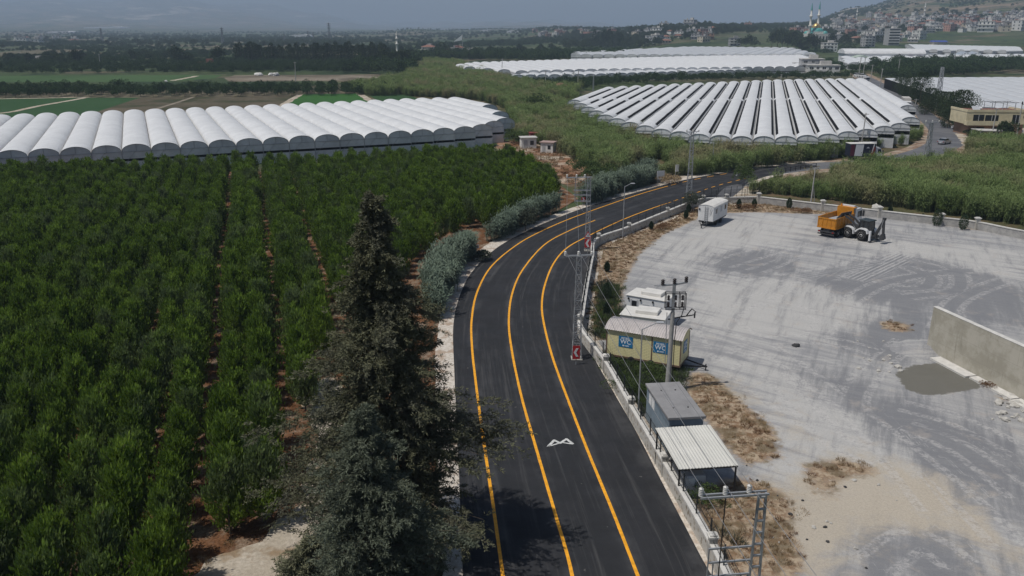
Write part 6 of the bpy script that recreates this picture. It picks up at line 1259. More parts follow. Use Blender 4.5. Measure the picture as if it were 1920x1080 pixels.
for s in (-1, 1):
    obj('side_window', GLS, lambda b: b.prism([(6.7, 2.0), (8.06, 2.0), (7.93, 2.85), (6.7, 2.85)], min(s*1.215, s*1.24), max(s*1.215, s*1.24)), cb_); obj('mirror', DGREY, lambda b: b.box(8.1, 8.3, min(s*1.28, s*1.5), max(s*1.28, s*1.5), 2.0, 2.8), cb_)
obj('windscreen', GLS, lambda b: b.add([(8.215, -1.1, 1.95), (8.215, 1.1, 1.95), (8.04, 1.1, 3.0), (8.04, -1.1, 3.0)], [(0, 1, 2, 3)]), cb_); obj('bumper', DGREY, lambda b: b.box(8.0, 8.3, -1.22, 1.22, .5, .9), cb_)
obj('beacon', mat('amber lamp', (.5, .18, .01), .4), lambda b: b.tube((BL+.5, .9, 3.53), (BL+.5, .9, 3.8), .14, .1, 10), t)
obj('exhaust_stack', DGREY, lambda b: b.tube((5.7, -.9, 1.0), (5.7, -.9, 3.3), .1), t)
for x_ in (1.3, 2.65, 7.0):
    for s in (-1, 1): wheel(t, x_, s*(.98 if x_ < 5 else 1.05), .52, .52 if x_ < 5 else .32)
for s in (-1, 1): obj('mudguard', DGREY, lambda b: b.box(.6, 3.3, min(s*.75, s*1.25), max(s*.75, s*1.25), 1.1, 1.16), t); obj('tail_lamp', REDL, lambda b: b.box(-.03, .02, s*1.0-.12, s*1.0+.12, .68, .82), t)
# backhoe loader: local x = forward (towards the bucket)
ra_, fa_ = G(1614.5, 451.5), G(1583.5, 444.5); dv_ = fa_-ra_; rz_ = math.atan2(dv_.y, dv_.x); print('backhoe', dv_.length, math.degrees(rz_))
nrm_ = Vector((-math.sin(rz_), math.cos(rz_), 0)); nrm_ = nrm_ if nrm_.y > 0 else -nrm_; cen = ra_+nrm_*.95
t = thing('backhoe_loader', (cen.x, cen.y, 0), 'white backhoe loader with black cab emptying its bucket into the truck', 'backhoe', None, rz_); WB = 2.15; sd = 1 if (Matrix.Rotation(-rz_, 3, 'Z') @ nrm_).y > 0 else -1
for s in (-1, 1): wheel(t, 0, s*.92, .76, .46); wheel(t, WB, s*.90, .70, .42)
BHB = DGREY
obj('frame', BHB, lambda b: (b.box(-.9, WB+.6, -.42, .42, .55, 1.15), b.box(-.1, .1, -.8, .8, .65, .85), b.box(WB-.1, WB+.1, -.8, .8, .6, .8)), t)
obj('engine_hood', BHB, lambda b: b.prism([(.75, 1.15), (WB+.85, 1.15), (WB+.95, 1.55), (WB+.6, 1.75), (.75, 1.9)], -.42, .42), t)
obj('grille', WHV, lambda b: b.box(WB+.86, WB+1.0, -.38, .38, .75, 1.4), t)
for s in (-1, 1):
    obj('front_fender', WHV, lambda b: b.prism([(WB-.85, 1.3), (WB-.65, 1.55), (WB-.1, 1.68), (WB+.35, 1.66), (WB+.4, 1.56), (WB-.1, 1.56), (WB-.55, 1.45), (WB-.75, 1.2), (WB-.80, .75), (WB-.95, .75)], min(s*.62, s*1.1), max(s*.62, s*1.1)), t)
    obj('rear_fender', WHV, lambda b: b.prism([(-.95, 1.15), (-.75, 1.62), (-.3, 1.78), (.35, 1.76), (.75, 1.5), (.95, 1.25), (1.1, 1.25), (1.1, 1.15), (.85, 1.12), (.6, 1.4), (.3, 1.6), (-.25, 1.62), (-.65, 1.5), (-.8, 1.1)], min(s*.6, s*1.16), max(s*.6, s*1.16)), t)
cab_ = obj('cab', BLK, lambda b: ([b.bar((x0_, s*.72, 1.2), (x1_, s*.66, 2.72), .09) for s in (-1, 1) for x0_, x1_ in ((-.75, -.65), (.85, .62), (.1, .1))], b.box(-.75, .85, -.72, .72, 1.1, 1.5)), t)
obj('cab_glass', GLS, lambda b: b.prism([(-.74, 1.5), (.84, 1.5), (.62, 2.70), (-.66, 2.70)], -.66, .66), cab_); obj('cab_roof', mat('dark green grey roof', (.035, .045, .05), .5), lambda b: b.box(-.85, .82, -.8, .8, 2.72, 2.88, bev=.05), cab_)
B0 = Vector((.95, 0, 1.55)); B1 = Vector((WB+.7, 0, 2.85)); B2 = Vector((WB+1.25, 0, 3.05))
for s in (-1, 1): obj('loader_arm', BHB, lambda b: (b.bar(B0+Vector((0, s*.5, 0)), Vector((WB+.2, s*.5, 2.55)), .16, .26), b.bar(Vector((WB+.2, s*.5, 2.55)), B2+Vector((0, s*.5, -.1)), .15, .24)), t); obj('loader_cylinder', STEEL, lambda b: b.tube(Vector((1.2, s*.46, 1.2)), Vector((WB+.1, s*.46, 2.4)), .05), t)
obj('bucket', BHB, lambda b: b.prism([(WB+1.15, 3.3), (WB+1.25, 2.65), (WB+1.55, 2.35), (WB+2.1, 2.25), (WB+2.1, 2.31), (WB+1.6, 2.43), (WB+1.33, 2.7), (WB+1.25, 3.3)], -1.15, 1.15), t)
for s in (-1, 1): obj('bucket_side', BHB, lambda b: b.prism([(WB+1.15, 3.3), (WB+1.25, 2.65), (WB+1.55, 2.35), (WB+2.1, 2.25)], min(s*1.152, s*1.19), max(s*1.152, s*1.19)), t)
for s in (-1, 1): obj('stabiliser', WHV, lambda b: b.box(-1.35, -1.12, min(s*.85, s*1.1), max(s*.85, s*1.1), .25, 1.6), t); obj('stabiliser_foot', BHB, lambda b: b.box(-1.45, -1.02, min(s*.8, s*1.15), max(s*.8, s*1.15), .12, .25), t)
obj('boom', BHB, lambda b: b.bar((-1.35, 0, .8), (-2.15, 0, 2.6), .22, .34), t); obj('boom', BHB, lambda b: b.bar((-2.15, 0, 2.6), (-2.45, 0, 3.35), .20, .28), t)
obj('dipper_arm', BHB, lambda b: (b.bar((-2.45, .16, 3.4), (-2.62, .16, 1.35), .2, .3), b.box(-2.65, -2.3, -.1, .28, 3.2, 3.55)), t); obj('boom_cylinder', STEEL, lambda b: (b.tube((-1.3, -.22, 1.2), (-2.0, -.22, 2.5), .06), b.tube((-2.3, .3, 2.2), (-2.5, .3, 3.3), .05)), t)
obj('kingpost', BHB, lambda b: (b.box(-1.45, -1.1, -.9, .9, .5, .85), b.box(-1.6, -1.3, -.2, .2, .45, 1.2)), t)
obj('digging_bucket', BHB, lambda b: b.prism([(-2.75, 1.4), (-2.45, 1.35), (-2.2, .9), (-2.3, .5), (-2.6, .45), (-2.95, .75)], -.1, .42), t)
# white trailer
ta, tb_ = (1308.5, 411.5), (1336.4, 416); t, L_ = placed('site_trailer', 'white box trailer with rounded roof and ladder inside the corner of the yard', 'trailer', ta, tb_, .85); pr = G(1336.4, 416, .85); pc_ = G(1363, 402, .85)
t.location = (pr.x, pr.y, 0); dz = pc_-pr; D_ = dz.length; t.rotation_euler = (0, 0, math.atan2(dz.y, dz.x)-math.pi/2); Lw = 2.3; print('trailer', L_, D_)
prof = [(-Lw, .85), (0, .85), (0, 2.95), (-.25, 3.12), (-Lw/2, 3.25), (-Lw+.25, 3.12), (-Lw, 2.95)]
obj('body', WHITE, lambda b: b.prism(prof, 0, D_), t)
obj('roof', OFFW, lambda b: b.prism([(.06, 2.93), (.0, 3.0), (-.25, 3.16), (-Lw/2, 3.29), (-Lw+.25, 3.16), (-Lw, 3.0), (-Lw-.06, 2.93), (-Lw, 2.955), (-Lw+.25, 3.125), (-Lw/2, 3.255), (-.25, 3.125), (0, 2.955)], -.05, D_+.05), t)
for k, (y_, w_) in enumerate(((.22, .1), (.55, .08), (.84, .1))): 
    wi = obj('window', DGL if k != 1 else LGREY, lambda b: b.box(-.02, .03, D_*(y_-w_/2), D_*(y_+w_/2), 1.9, 2.55), t); obj('frame', LGREY, lambda b: (b.box(-.01, .04, D_*(y_-w_/2)-.06, D_*(y_+w_/2)+.06, 2.55, 2.62), b.box(-.01, .04, D_*(y_-w_/2)-.06, D_*(y_+w_/2)+.06, 1.83, 1.9)), wi)
obj('door', LGREY, lambda b: (b.box(.003, .012, D_*.36, D_*.37, .95, 2.8), b.box(.003, .012, D_*.46, D_*.47, .95, 2.8), b.box(.003, .012, D_*.36, D_*.47, 2.79, 2.82)), t)
obj('ladder', STEEL, lambda b: [b.bar((x_, -.10, .3), (x_, -.10, 3.1), .05) for x_ in (-1.25, -.85)]+[b.bar((-1.25, -.10, .5+.3*k), (-.85, -.10, .5+.3*k), .04) for k in range(9)]+[b.bar((-.6, -.12, 1.9), (-.2, -.12, 2.9), .04), b.bar((-.2, -.12, 1.9), (-.6, -.12, 2.9), .03)], t)
obj('lamp', BLK, lambda b: b.box(-Lw+.1, -Lw+.3, -.1, 0, 2.4, 2.65), t)
for s in (-.18, -Lw+.18):
    for y_ in (D_*.3, D_*.62): wheel(t, s, y_, .40, .22, DGREY, 'x')
obj('chassis', BLK, lambda b: (b.box(-Lw+.1, -.1, .1, D_-.1, .62, .85), b.bar((-Lw/2, 0, .7), (-Lw/2, -1.6, .5), .1), b.bar((-.3, 0, .7), (-Lw/2, -1.6, .5), .08), b.bar((-Lw+.3, 0, .7), (-Lw/2, -1.6, .5), .08), b.bar((-Lw/2, -1.5, 0), (-Lw/2, -1.5, .7), .07)), t)
# cars and lorries on the old road
def car(px, py, rz, m, label, van=False, p=None):
    p = p or G(px, py); t = thing('parked_car' if van else 'car', (p.x, p.y, .01), label, 'car', None, rz)
    body = [(-2.1, .3), (2.1, .3), (2.15, .65), (1.95, .85), (1.1, .95), (-1.6, .98), (-2.12, .9), (-2.18, .6)] if not van else [(-2.1, .3), (2.1, .3), (2.15, .8), (1.9, 1.0), (1.2, 1.08), (-2.1, 1.1), (-2.15, .6)]
    roof = [(1.0, .95), (.35, 1.38), (-.2, 1.45), (-.9, 1.42), (-1.65, .98)] if not van else [(1.2, 1.08), (.5, 1.65), (-.5, 1.75), (-1.9, 1.7), (-2.1, 1.1)]
    bd = obj('body', m, lambda b: b.prism(body, -.86, .86), t); obj('cabin', GLS, lambda b: b.prism([(x*.98, z) for x, z in roof], -.74, .74), t)
    zr = roof[2][1]; obj('roof_panel', m, lambda b: b.box(roof[3][0], roof[1][0]-.05, -.70, .70, zr-.06, zr+.015, bev=.02), t)
    for x_, y_ in ((1.3, .78), (1.3, -.78), (-1.3, .78), (-1.3, -.78)): wheel(t, x_, y_, .32, .2, LGREY)
    for s in (-1, 1): obj('headlight', WHITE, lambda b: b.box(2.05, 2.17, s*.65-.15, s*.65+.15, .6, .75), t); obj('tail_lamp', REDL, lambda b: b.box(-2.2, -2.08, s*.68-.12, s*.68+.12, .65, .85), t)
    obj('number_plate', SW, lambda b: b.box(-2.21, -2.15, -.26, .26, .45, .57), t); return t
car(1770, 270, R(40), CHR, 'silver saloon car driving on the junction of the old road')
car(1901, 250, R(8), WHV, 'white estate car parked on the drive of the yellow house', True)
car(1852, 263, R(100), LGREY, 'grey car parked in the shade under the carport', False)
car(1799, 243, R(120), LGREY, 'small grey cart like car stopped on the road shoulder below the pines', True)
def lorry(px, py, rz, label, boxm, L_=9.0, H_=3.9, carrier=False):
    p = G(px, py); t = thing('lorry', (p.x, p.y, .01), label, 'lorry', None, rz)
    cb_ = obj('cab', WHV, lambda b: b.prism([(-.2, .7), (2.0, .7), (2.05, 1.6), (1.85, 2.9), (-.2, 3.1)], -1.2, 1.2), t); obj('windscreen', GLS, lambda b: b.add([(2.07, -1.08, 1.7), (2.07, 1.08, 1.7), (1.90, 1.08, 2.7), (1.90, -1.08, 2.7)], [(0, 1, 2, 3)]), cb_)
    obj('grille', DGREY, lambda b: b.box(2.0, 2.1, -.9, .9, .75, 1.3), cb_)
    for s in (-1, 1): obj('headlight', WHITE, lambda b: b.box(2.04, 2.12, s*.95-.15, s*.95+.15, .8, 1.0), cb_); obj('side_window', GLS, lambda b: b.box(.6, 1.8, min(s*1.19, s*1.22), max(s*1.19, s*1.22), 1.8, 2.6), cb_); obj('mirror', DGREY, lambda b: b.box(1.7, 1.9, min(s*1.3, s*1.5), max(s*1.3, s*1.5), 1.7, 2.5), cb_)
    obj('chassis', DGREY, lambda b: b.box(-L_, 1.5, -.6, .6, .6, .95), t)
    for x_ in (1.0, -L_*.55, -L_*.75, -L_*.9):
        for s in (-1, 1): wheel(t, x_, s*1.0, .48, .35, LGREY)
    if not carrier: obj('cargo_box', boxm, lambda b: b.box(-L_, -.4, -1.27, 1.27, 1.0, H_, bev=.04), t)
    return t
TARP = mat('pale tarpaulin', (.44, .42, .39), .8, .2, var=.12, vscale=.6)
p0, p1 = G(1697, 205), G(1672, 180); dv_ = p0-p1
lorry(1699, 206, math.atan2(dv_.y, dv_.x), 'white lorry with a pale tarpaulin load coming down the old road', TARP, 9, 4.0)
cr = lorry(1622, 155, R(-78), 'white car transporter lorry at the far end of the old road', TARP, 11, 4.0, True)
for k in range(2):
    for z_ in (1.2, 2.7):
        for x_ in (-3.2, -7.6): 
            if k == 0: obj('deck', WHV, lambda b: (b.box(x_-2.3, x_+2.3, -1.2, 1.2, z_-.12, z_), b.bar((x_-2.2, -1.15, 1), (x_-2.2, -1.15, 2.7), .12), b.bar((x_-2.2, 1.15, 1), (x_-2.2, 1.15, 2.7), .12)), cr)
for x_, y_ in ((-3.0, 0), (-7.5, 0)):
    q = wpt(cr, (x_, y_, 0)); cc = car(0, 0, cr.rotation_euler.z, WHV, 'white car carried on the upper deck of the transporter, '+('front one' if x_ > -5 else 'rear one'), True, p=q); cc.location.z = 2.72; cc['label'] = cc['label']
# box truck half hidden in the reeds
p = G(1619, 299); t = thing('box_truck', (p.x, p.y, .01), 'box truck with pale roof and dark painted side half hidden by reeds', 'truck', None, R(6))
obj('cargo_box', mat('dark navy panel', (.018, .022, .04), .5, .4), lambda b: b.box(-3.9, 1.9, -1.2, 1.2, .95, 3.55), t); obj('box_roof', OFFW, lambda b: b.box(-3.95, 1.95, -1.25, 1.25, 3.552, 3.66), t)
obj('side_panel', SW, lambda b: b.prism([(-2.9, .95), (-1.1, .95), (-.9, 3.5), (-2.7, 3.5)], -1.225, -1.202), t); obj('rear_panel', mat('maroon panel', (.10, .02, .035), .5), lambda b: b.box(-3.88, -2.95, -1.222, -1.202, 1.0, 3.45), t)
obj('red_stripe', mat('dull red stripe', (.20, .03, .02), .5), lambda b: b.prism([(.7, .97), (1.7, .97), (1.85, 2.6), (1.3, 3.3)], -1.222, -1.202), t); obj('white_stripe', SW, lambda b: b.prism([(1.0, 1.6), (1.15, 1.6), (1.6, 3.5), (1.35, 3.5)], -1.232, -1.223), t)
obj('badge', LGREY, lambda b: b.prism([(-.3, 2.6), (.5, 2.6), (.3, 2.8), (.1, 2.95), (-.1, 2.8)], -1.225, -1.203), t)
cb_ = obj('cab', WHV, lambda b: b.prism([(2.0, .6), (3.6, .6), (3.65, 1.4), (3.2, 2.5), (2.8, 2.75), (2.0, 2.75)], -1.05, 1.05), t); obj('side_window', GLS, lambda b: b.prism([(2.5, 1.6), (3.45, 1.5), (3.15, 2.4), (2.5, 2.4)], -1.075, -1.05), cb_); obj('windscreen', GLS, lambda b: b.add([(3.67, -.95, 1.45), (3.67, .95, 1.45), (3.24, .95, 2.45), (3.24, -.95, 2.45)], [(0, 1, 2, 3)]), cb_); obj('mirror', DGREY, lambda b: b.box(3.5, 3.65, -1.4, -1.2, 1.4, 2.2), cb_)
obj('chassis', DGREY, lambda b: b.box(-3.8, 3.2, -.5, .5, .5, .9), t)
for x_ in (-2.6, 2.8):
    for s in (-1, 1): wheel(t, x_, s*.95, .42, .3, LGREY)
# ================================================================== TOWN AND FAR THINGS
def onter(px, y, D0=720, D1=6000):
    D = np.geomspace(D0, D1, 260); zc = D*CP+CAMH*SP; x = (px-960)/F*zc; z = hz(x, D); zz = z-CAMH; Y_ = 540-F*(D*SP+zz*CP)/(D*CP-zz*SP)
    k = np.nonzero(Y_ <= y)[0]; k = int(k[0]) if len(k) else -1
    return Vector((float(x[k]), float(D[k]), float(z[k]))), float(D[k])
def house_meshes(seed, W_, Dp, fl, wall, roof, fh=3.0):
    r_ = random.Random(seed); hgt = fl*fh; mb = MB(); mb.box(-W_/2, W_/2, -Dp/2, Dp/2, -2, hgt)
    for f in range(1, fl): mb.box(-W_/2-.6, W_/2+.6, -Dp/2-1.0, -Dp/2, f*fh-.15, f*fh+.75)
    wl = mb.mesh('wall', WALLC[wall]); mb = MB()
    if roof == 'red': 
        e = .7; mb.add([(-W_/2-e, -Dp/2-e, hgt), (W_/2+e, -Dp/2-e, hgt), (W_/2+e, Dp/2+e, hgt), (-W_/2-e, Dp/2+e, hgt), (-W_/5, 0, hgt+W_*.16), (W_/5, 0, hgt+W_*.16)], [(0, 1, 5, 4), (1, 2, 5), (2, 3, 4, 5), (3, 0, 4), (3, 2, 1, 0)])
    else: mb.box(-W_/2-.25, W_/2+.25, -Dp/2-.25, Dp/2+.25, hgt, hgt+.35); mb.box(W_*.05, W_*.3, -Dp*.2, Dp*.2, hgt+.35, hgt+2.5); mb.tube((-W_*.3, 0, hgt+.3), (-W_*.3, 0, hgt+1.9), .6, n=8)
    rf = mb.mesh('roof', ROOFC[roof]); mb = MB(); n = max(2, int(W_/3.2))
    for f in range(fl):
        for k in range(n):
            if r_.random() < .12: continue
            x = -W_/2+W_*(k+.5)/n; mb.box(x-.6, x+.6, -Dp/2-.06, -Dp/2+.05, f*fh+.95, f*fh+2.35)
        for k in range(max(2, int(Dp/3.4))):
            y = -Dp/2+Dp*(k+.5)/max(2, int(Dp/3.4)); mb.box(-W_/2-.06, -W_/2+.05, y-.55, y+.55, f*fh+.95, f*fh+2.3)
    return wl, rf, mb.mesh('window', DGL)
HK = []
for i, (W_, Dp, fl, wa, ro) in enumerate([(11, 9, 2, 'white', 'flat'), (10, 10, 2, 'cream', 'flat'), (13, 10, 3, 'white', 'pale'), (11, 9, 2, 'grey', 'flat'), (12, 9, 2, 'white', 'red'), (10, 9, 1, 'cream', 'red'), (12, 11, 3, 'pink', 'flat'), (11, 9, 2, 'tan', 'flat'), (12, 10, 3, 'grey', 'pale'), (10, 8, 1, 'white', 'pale')]):
    HK.append((house_meshes(i, W_, Dp, fl, wa, ro), ['white', 'cream', 'white', 'grey', 'white red roofed', 'cream red roofed', 'pink', 'raw brick', 'grey', 'white'][i]))
TAKEN = []
def town(n, fn, where, group, seed, s=(.8, 1.25), kinds=None, mind=13):
    r_ = random.Random(seed); made = 0; tries = 0
    while made < n and tries < n*30:
        tries += 1; px, y = fn(r_); p, D = onter(px, y)
        if any((p.x-q.x)**2+(p.y-q.y)**2 < mind*mind for q in TAKEN): continue
        TAKEN.append(p); k = r_.choice(kinds or range(10)); (wl, rf, wn), nm = HK[k]
        t = thing('house', (p.x, p.y, p.z), f'small {nm} house {where}', 'house', f'{nm} houses {group}', r_.uniform(-.6, .6)+(math.pi/2 if r_.random() < .3 else 0)); sc = r_.uniform(*s); t.scale = (sc, sc, sc)
        link('wall', wl, t); link('roof', rf, t)
        if wn.vertices: link('window_openings', wn, t)
        made += 1
def slope(r_):
    px = r_.uniform(1555, 1925); y = r_.triangular(28, 66, 42)-(px-1700)*.02
    return px, y
town(240, slope, 'packed on the slope of the hillside town', 'on the slope', 1, (.75, 1.15), [0, 1, 2, 3, 3, 0, 4, 5, 6, 7, 8, 9, 8, 3], 10)
town(26, lambda r_: (r_.uniform(1480, 1720), r_.uniform(62, 80)), 'at the foot of the town near the mosque', 'near the mosque', 2, (1.0, 1.5))
town(16, lambda r_: (r_.uniform(1740, 1925), r_.uniform(52, 60)), 'in the lower row on the right side of the town', 'in the lower right row', 3, (1.3, 1.7), [0, 2, 4, 6, 1])
town(20, lambda r_: (r_.uniform(1190, 1340), r_.uniform(62, 82)), 'among the trees on the middle hill', 'on the middle hill', 4, (1.0, 1.4))
town(14, lambda r_: (r_.uniform(1080, 1420), r_.uniform(47, 55)), 'on the crest of the middle hill', 'on the middle crest', 5, (1.0, 1.5))
town(9, lambda r_: (r_.uniform(780, 905), r_.uniform(95, 101)), 'in the hamlet right of the slim minaret', 'of the hamlet', 6, (.9, 1.2), [4, 5, 0, 9])
town(9, lambda r_: (r_.uniform(30, 170), r_.uniform(75, 84)), 'of the far farmstead on the left edge of the plain', 'of the far farmstead', 7, (1.2, 1.8), [0, 4, 9, 5])
town(22, lambda r_: (r_.uniform(1000, 1180), r_.uniform(60, 70)), 'scattered left of the tall mast hill', 'left of the mast', 8, (.9, 1.3))
# --- buildings big enough to show their windows
def building(name, label, px, y, W_, Dp, floors, wall, roofm, rz=0.0, fh=3.0, cols=4, bands=False, slabs=True, cat='building', near=False, extra=None, p=None):
    if p is None: p = G(px, y) if near else onter(px, y)[0]
    t = thing(name, (p.x, p.y, p.z), label, cat, None, rz); hgt = floors*fh
    obj('wall', wall, lambda b: b.box(-W_/2, W_/2, -Dp/2, Dp/2, -1.5, hgt), t)
    obj('roof', roofm, lambda b: (b.box(-W_/2-.3, W_/2+.3, -Dp/2-.3, Dp/2+.3, hgt, hgt+.4), b.box(-W_*.1, W_*.25, -Dp*.25, Dp*.2, hgt+.4, hgt+2.6)), t)
    for f in range(floors):
        if slabs and f: obj('balcony', WALLC['white'], lambda b: b.box(-W_*.48, W_*(.1 if not bands else .48), -Dp/2-1.2, -Dp/2-.01, f*fh-.2, f*fh+.8), t)
        if bands: obj('window', DGL, lambda b: b.box(-W_*.46, W_*.46, -Dp/2-.08, -Dp/2+.1, f*fh+1.0, f*fh+2.5), t); continue
        for k in range(cols):
            x = -W_/2+W_*(k+.5)/cols; w_ = .75 if k % 2 else 1.0
            wi = obj('window', DGL, lambda b: b.box(x-w_, x+w_, -Dp/2-.06, -Dp/2+.1, f*fh+.9, f*fh+2.3), t)
            if near: obj('frame', WHITEP, lambda b: (b.box(x-w_-.1, x+w_+.1, -Dp/2-.10, -Dp/2+.05, f*fh+2.3, f*fh+2.42), b.box(x-.05, x+.05, -Dp/2-.10, -Dp/2-.05, f*fh+.9, f*fh+2.3)), wi)
        if f < 4:
            for k in range(2): obj('window', DGL, lambda b: b.box(-W_/2-.06, -W_/2+.1, -Dp/4+k*Dp/2-.7, -Dp/4+k*Dp/2+.7, f*fh+.9, f*fh+2.3), t)
    return t
WR, GRR, CR = WALLC['white'], WALLC['grey'], WALLC['cream']
building('apartment_building', 'grey white three storey building standing at the end of the middle greenhouse', 1519, 139, 13, 11, 3, GRR, ROOFC['pale'], R(-8), cols=3, near=True)
building('apartment_building', 'lower white building with balconies in front of the grey white one', 1541, 142, 18, 9, 2, WR, ROOFC['pale'], R(-8), cols=5, near=True)
building('pink_house', 'small pink house left of the grey white building', 1488, 134, 9, 8, 1, WALLC['pink'], ROOFC['flat'], cols=2, cat='house', near=True)
building('apartment_building', 'white three storey house with dark windows below the mosque', 1553, 97, 15, 11, 3, WR, ROOFC['pale'], R(-5), cols=4)
building('apartment_building', 'tall grey striped building of six storeys right of the mosque', 1669, 85, 14, 12, 6, GRR, ROOFC['pale'], R(5), bands=True, fh=3.2)
building('apartment_building', 'unfinished grey building with open floors left of the mosque', 1376, 86, 13, 9, 3, GRR, ROOFC['flat'], cols=3)
building('apartment_building', 'tall narrow white house halfway between mosque and packing hall', 1625, 88, 13, 10, 4, GRR, ROOFC['flat'], R(10), cols=3)
building('apartment_building', 'white house on the knoll left of the tall mast', 1222, 81, 18, 10, 3, WR, ROOFC['pale'], cols=4)
building('pink_house', 'long pink house on the slope below the tall mast', 1118, 66, 20, 10, 2, WALLC['pink'], ROOFC['flat'], cols=4, cat='house')
building('white_house', 'white cubic house at the foot of the tall mast', 1146, 51, 14, 10, 3, WR, ROOFC['pale'], cols=3, cat='house')
building('white_house', 'bright white two storey house right of the striped building', 1697, 70, 14, 9, 2, WR, ROOFC['pale'], cols=3, cat='house')
building('ruined_farmhouse', 'small roofless farmhouse between the dark trees on the left', 392, 125, 13, 7, 1, CR, ROOFC['red'], cols=3, slabs=False, cat='house', near=True)
building('farmhouse', 'little white farmhouse alone in the left plain', 73, 118, 12, 8, 1, WR, ROOFC['pale'], cols=2, slabs=False, cat='house', near=True)
building('white_house', 'white house of the hamlet in front of the cypress', 856, 101, 13, 9, 2, WR, ROOFC['red'], cols=3, cat='house')
# packing hall: long white hall, barrel roof
p = AT(1650, 735); t = thing('packing_hall', (p.x, p.y, H(p.x, p.y)), 'long white hall with a rounded roof behind the pale tunnels', 'hall', None, R(-3))
obj('wall', WHITEP, lambda b: b.box(-32, 32, -9, 9, -1, 7), t)
obj('roof', FILM, lambda b: b.prism([(-10, 7), (-9, 8.6), (-5, 10.2), (0, 10.8), (5, 10.2), (9, 8.6), (10, 7)], -33, 33, Matrix.Identity(4), 'yz'), t)
for k in range(5): obj('window', DGL, lambda b: b.box(-14+k*4, -11.5+k*4, -9.1, -8.9, 2.6, 4.6), t)
obj('awning', mat('dark red awning', (.14, .04, .05), .8), lambda b: b.box(10, 30, -12, -9.02, 4.6, 5.0), t)
p = AT(1612, 700); t = thing('gabled_shed', (p.x, p.y, H(p.x, p.y)), 'small green white gabled shed at the left end of the packing hall', 'shed')
obj('wall', mat('pale green cladding', (.36, .42, .36), .8), lambda b: b.prism([(-6, -1), (6, -1), (6, 5), (0, 6.5), (-6, 5)], -6, 6), t); obj('door', DGL, lambda b: b.box(-2, 2, -6.08, -5.95, 0, 3.6), t)
p, _ = onter(1757, 86); t = thing('blue_warehouse', (p.x, p.y, p.z), 'small shed with a blue roof below the town', 'shed'); obj('wall', CR, lambda b: b.box(-8, 8, -5, 5, -2, 4), t); obj('roof', mat('blue sheet roof', (.05, .08, .30), .5), lambda b: b.prism([(-6, 4), (6, 4), (0, 5.8)], -9, 9, None, 'yz'), t)
# --- mosque
p = AT(1526, 1085); zb = H(p.x, p.y); t = thing('mosque', (p.x, p.y, zb), 'white mosque with turquoise and gold domes and two minarets', 'mosque')
TQ = mat('turquoise dome', (.07, .30, .28), .45, .5, var=.1); GOLD = mat('gilded dome', (.55, .38, .14), .35, .6, .6)
STONE = mat('pale stone', (.60, .58, .53), .8, .2, var=.1, vscale=.5)
obj('prayer_hall', STONE, lambda b: (b.box(-12, 12, -11, 11, -6, 12), b.box(-9.5, 9.5, -9.5, 9.5, 12, 14.5)), t)
for sx in (-1, 1):
    for sy in (-1, 1): obj('corner_dome', TQ, lambda b: b.lathe((sx*8.6, sy*7.5, 12), [(3.4, 0), (3.3, 1.2), (2.5, 2.4), (1.2, 3.1), (.1, 3.4)], 14), t)
obj('turquoise_dome', TQ, lambda b: b.lathe((0, 0, 14.5), [(9.2, 0), (8.8, 1.6), (7.6, 3.0), (5.8, 4.0), (5.6, 4.2)], 24), t)
gd = obj('golden_dome', GOLD, lambda b: b.lathe((0, 0, 18.6), [(5.2, 0), (5.3, 1.2), (4.7, 3.0), (3.3, 4.6), (1.5, 5.6), (.1, 6.0)], 24), t); obj('finial', GOLD, lambda b: b.lathe((0, 0, 24.4), [(.25, 0), (.5, .8), (.15, 1.4), (.05, 3.0)], 8), gd)
for k in range(6): obj('window', DGL, lambda b: b.box(-10.5+k*4, -8.7+k*4, -11.12, -10.9, 4, 9), t)
def minaret(parent, x, y, z0, h_, r, cone, name='minaret'):
    m = obj(name, STONE, lambda b: (b.lathe((x, y, z0), [(r*1.7, 0), (r*1.7, h_*.12), (r, h_*.16), (r*.95, h_*.45), (r*1.6, h_*.48), (r*1.6, h_*.50), (r*.85, h_*.505), (r*.8, h_*.66), (r*1.5, h_*.69), (r*1.5, h_*.71), (r*.75, h_*.715), (r*.7, h_*.83)], 12)), parent)
    obj('spire', cone, lambda b: b.lathe((x, y, z0+h_*.83), [(r*.85, 0), (r*.45, h_*.09), (.1, h_*.17)], 12), m); return m
minaret(t, -10.6, -9, -4, 52, 1.45, TQ); minaret(t, 4.6, 8, -4, 54, 1.45, TQ)
for px, y, D, hh, lb in ((1601, 42, 1500, 30, 'thin white minaret rising from the hillside town'), (1726, 36, 1650, 32, 'thin white minaret at the top of the town right of the other'), (745, 104, None, 25, 'slim cream minaret rising from the plain beside the poplars')):
    p = onter(px, y, 500)[0]; t = thing('minaret', (p.x, p.y, p.z-1), lb, 'minaret'); minaret(t, 0, 0, 0, hh*(1.0 if D is None else 1.0), 1.2, STONE, 'shaft')
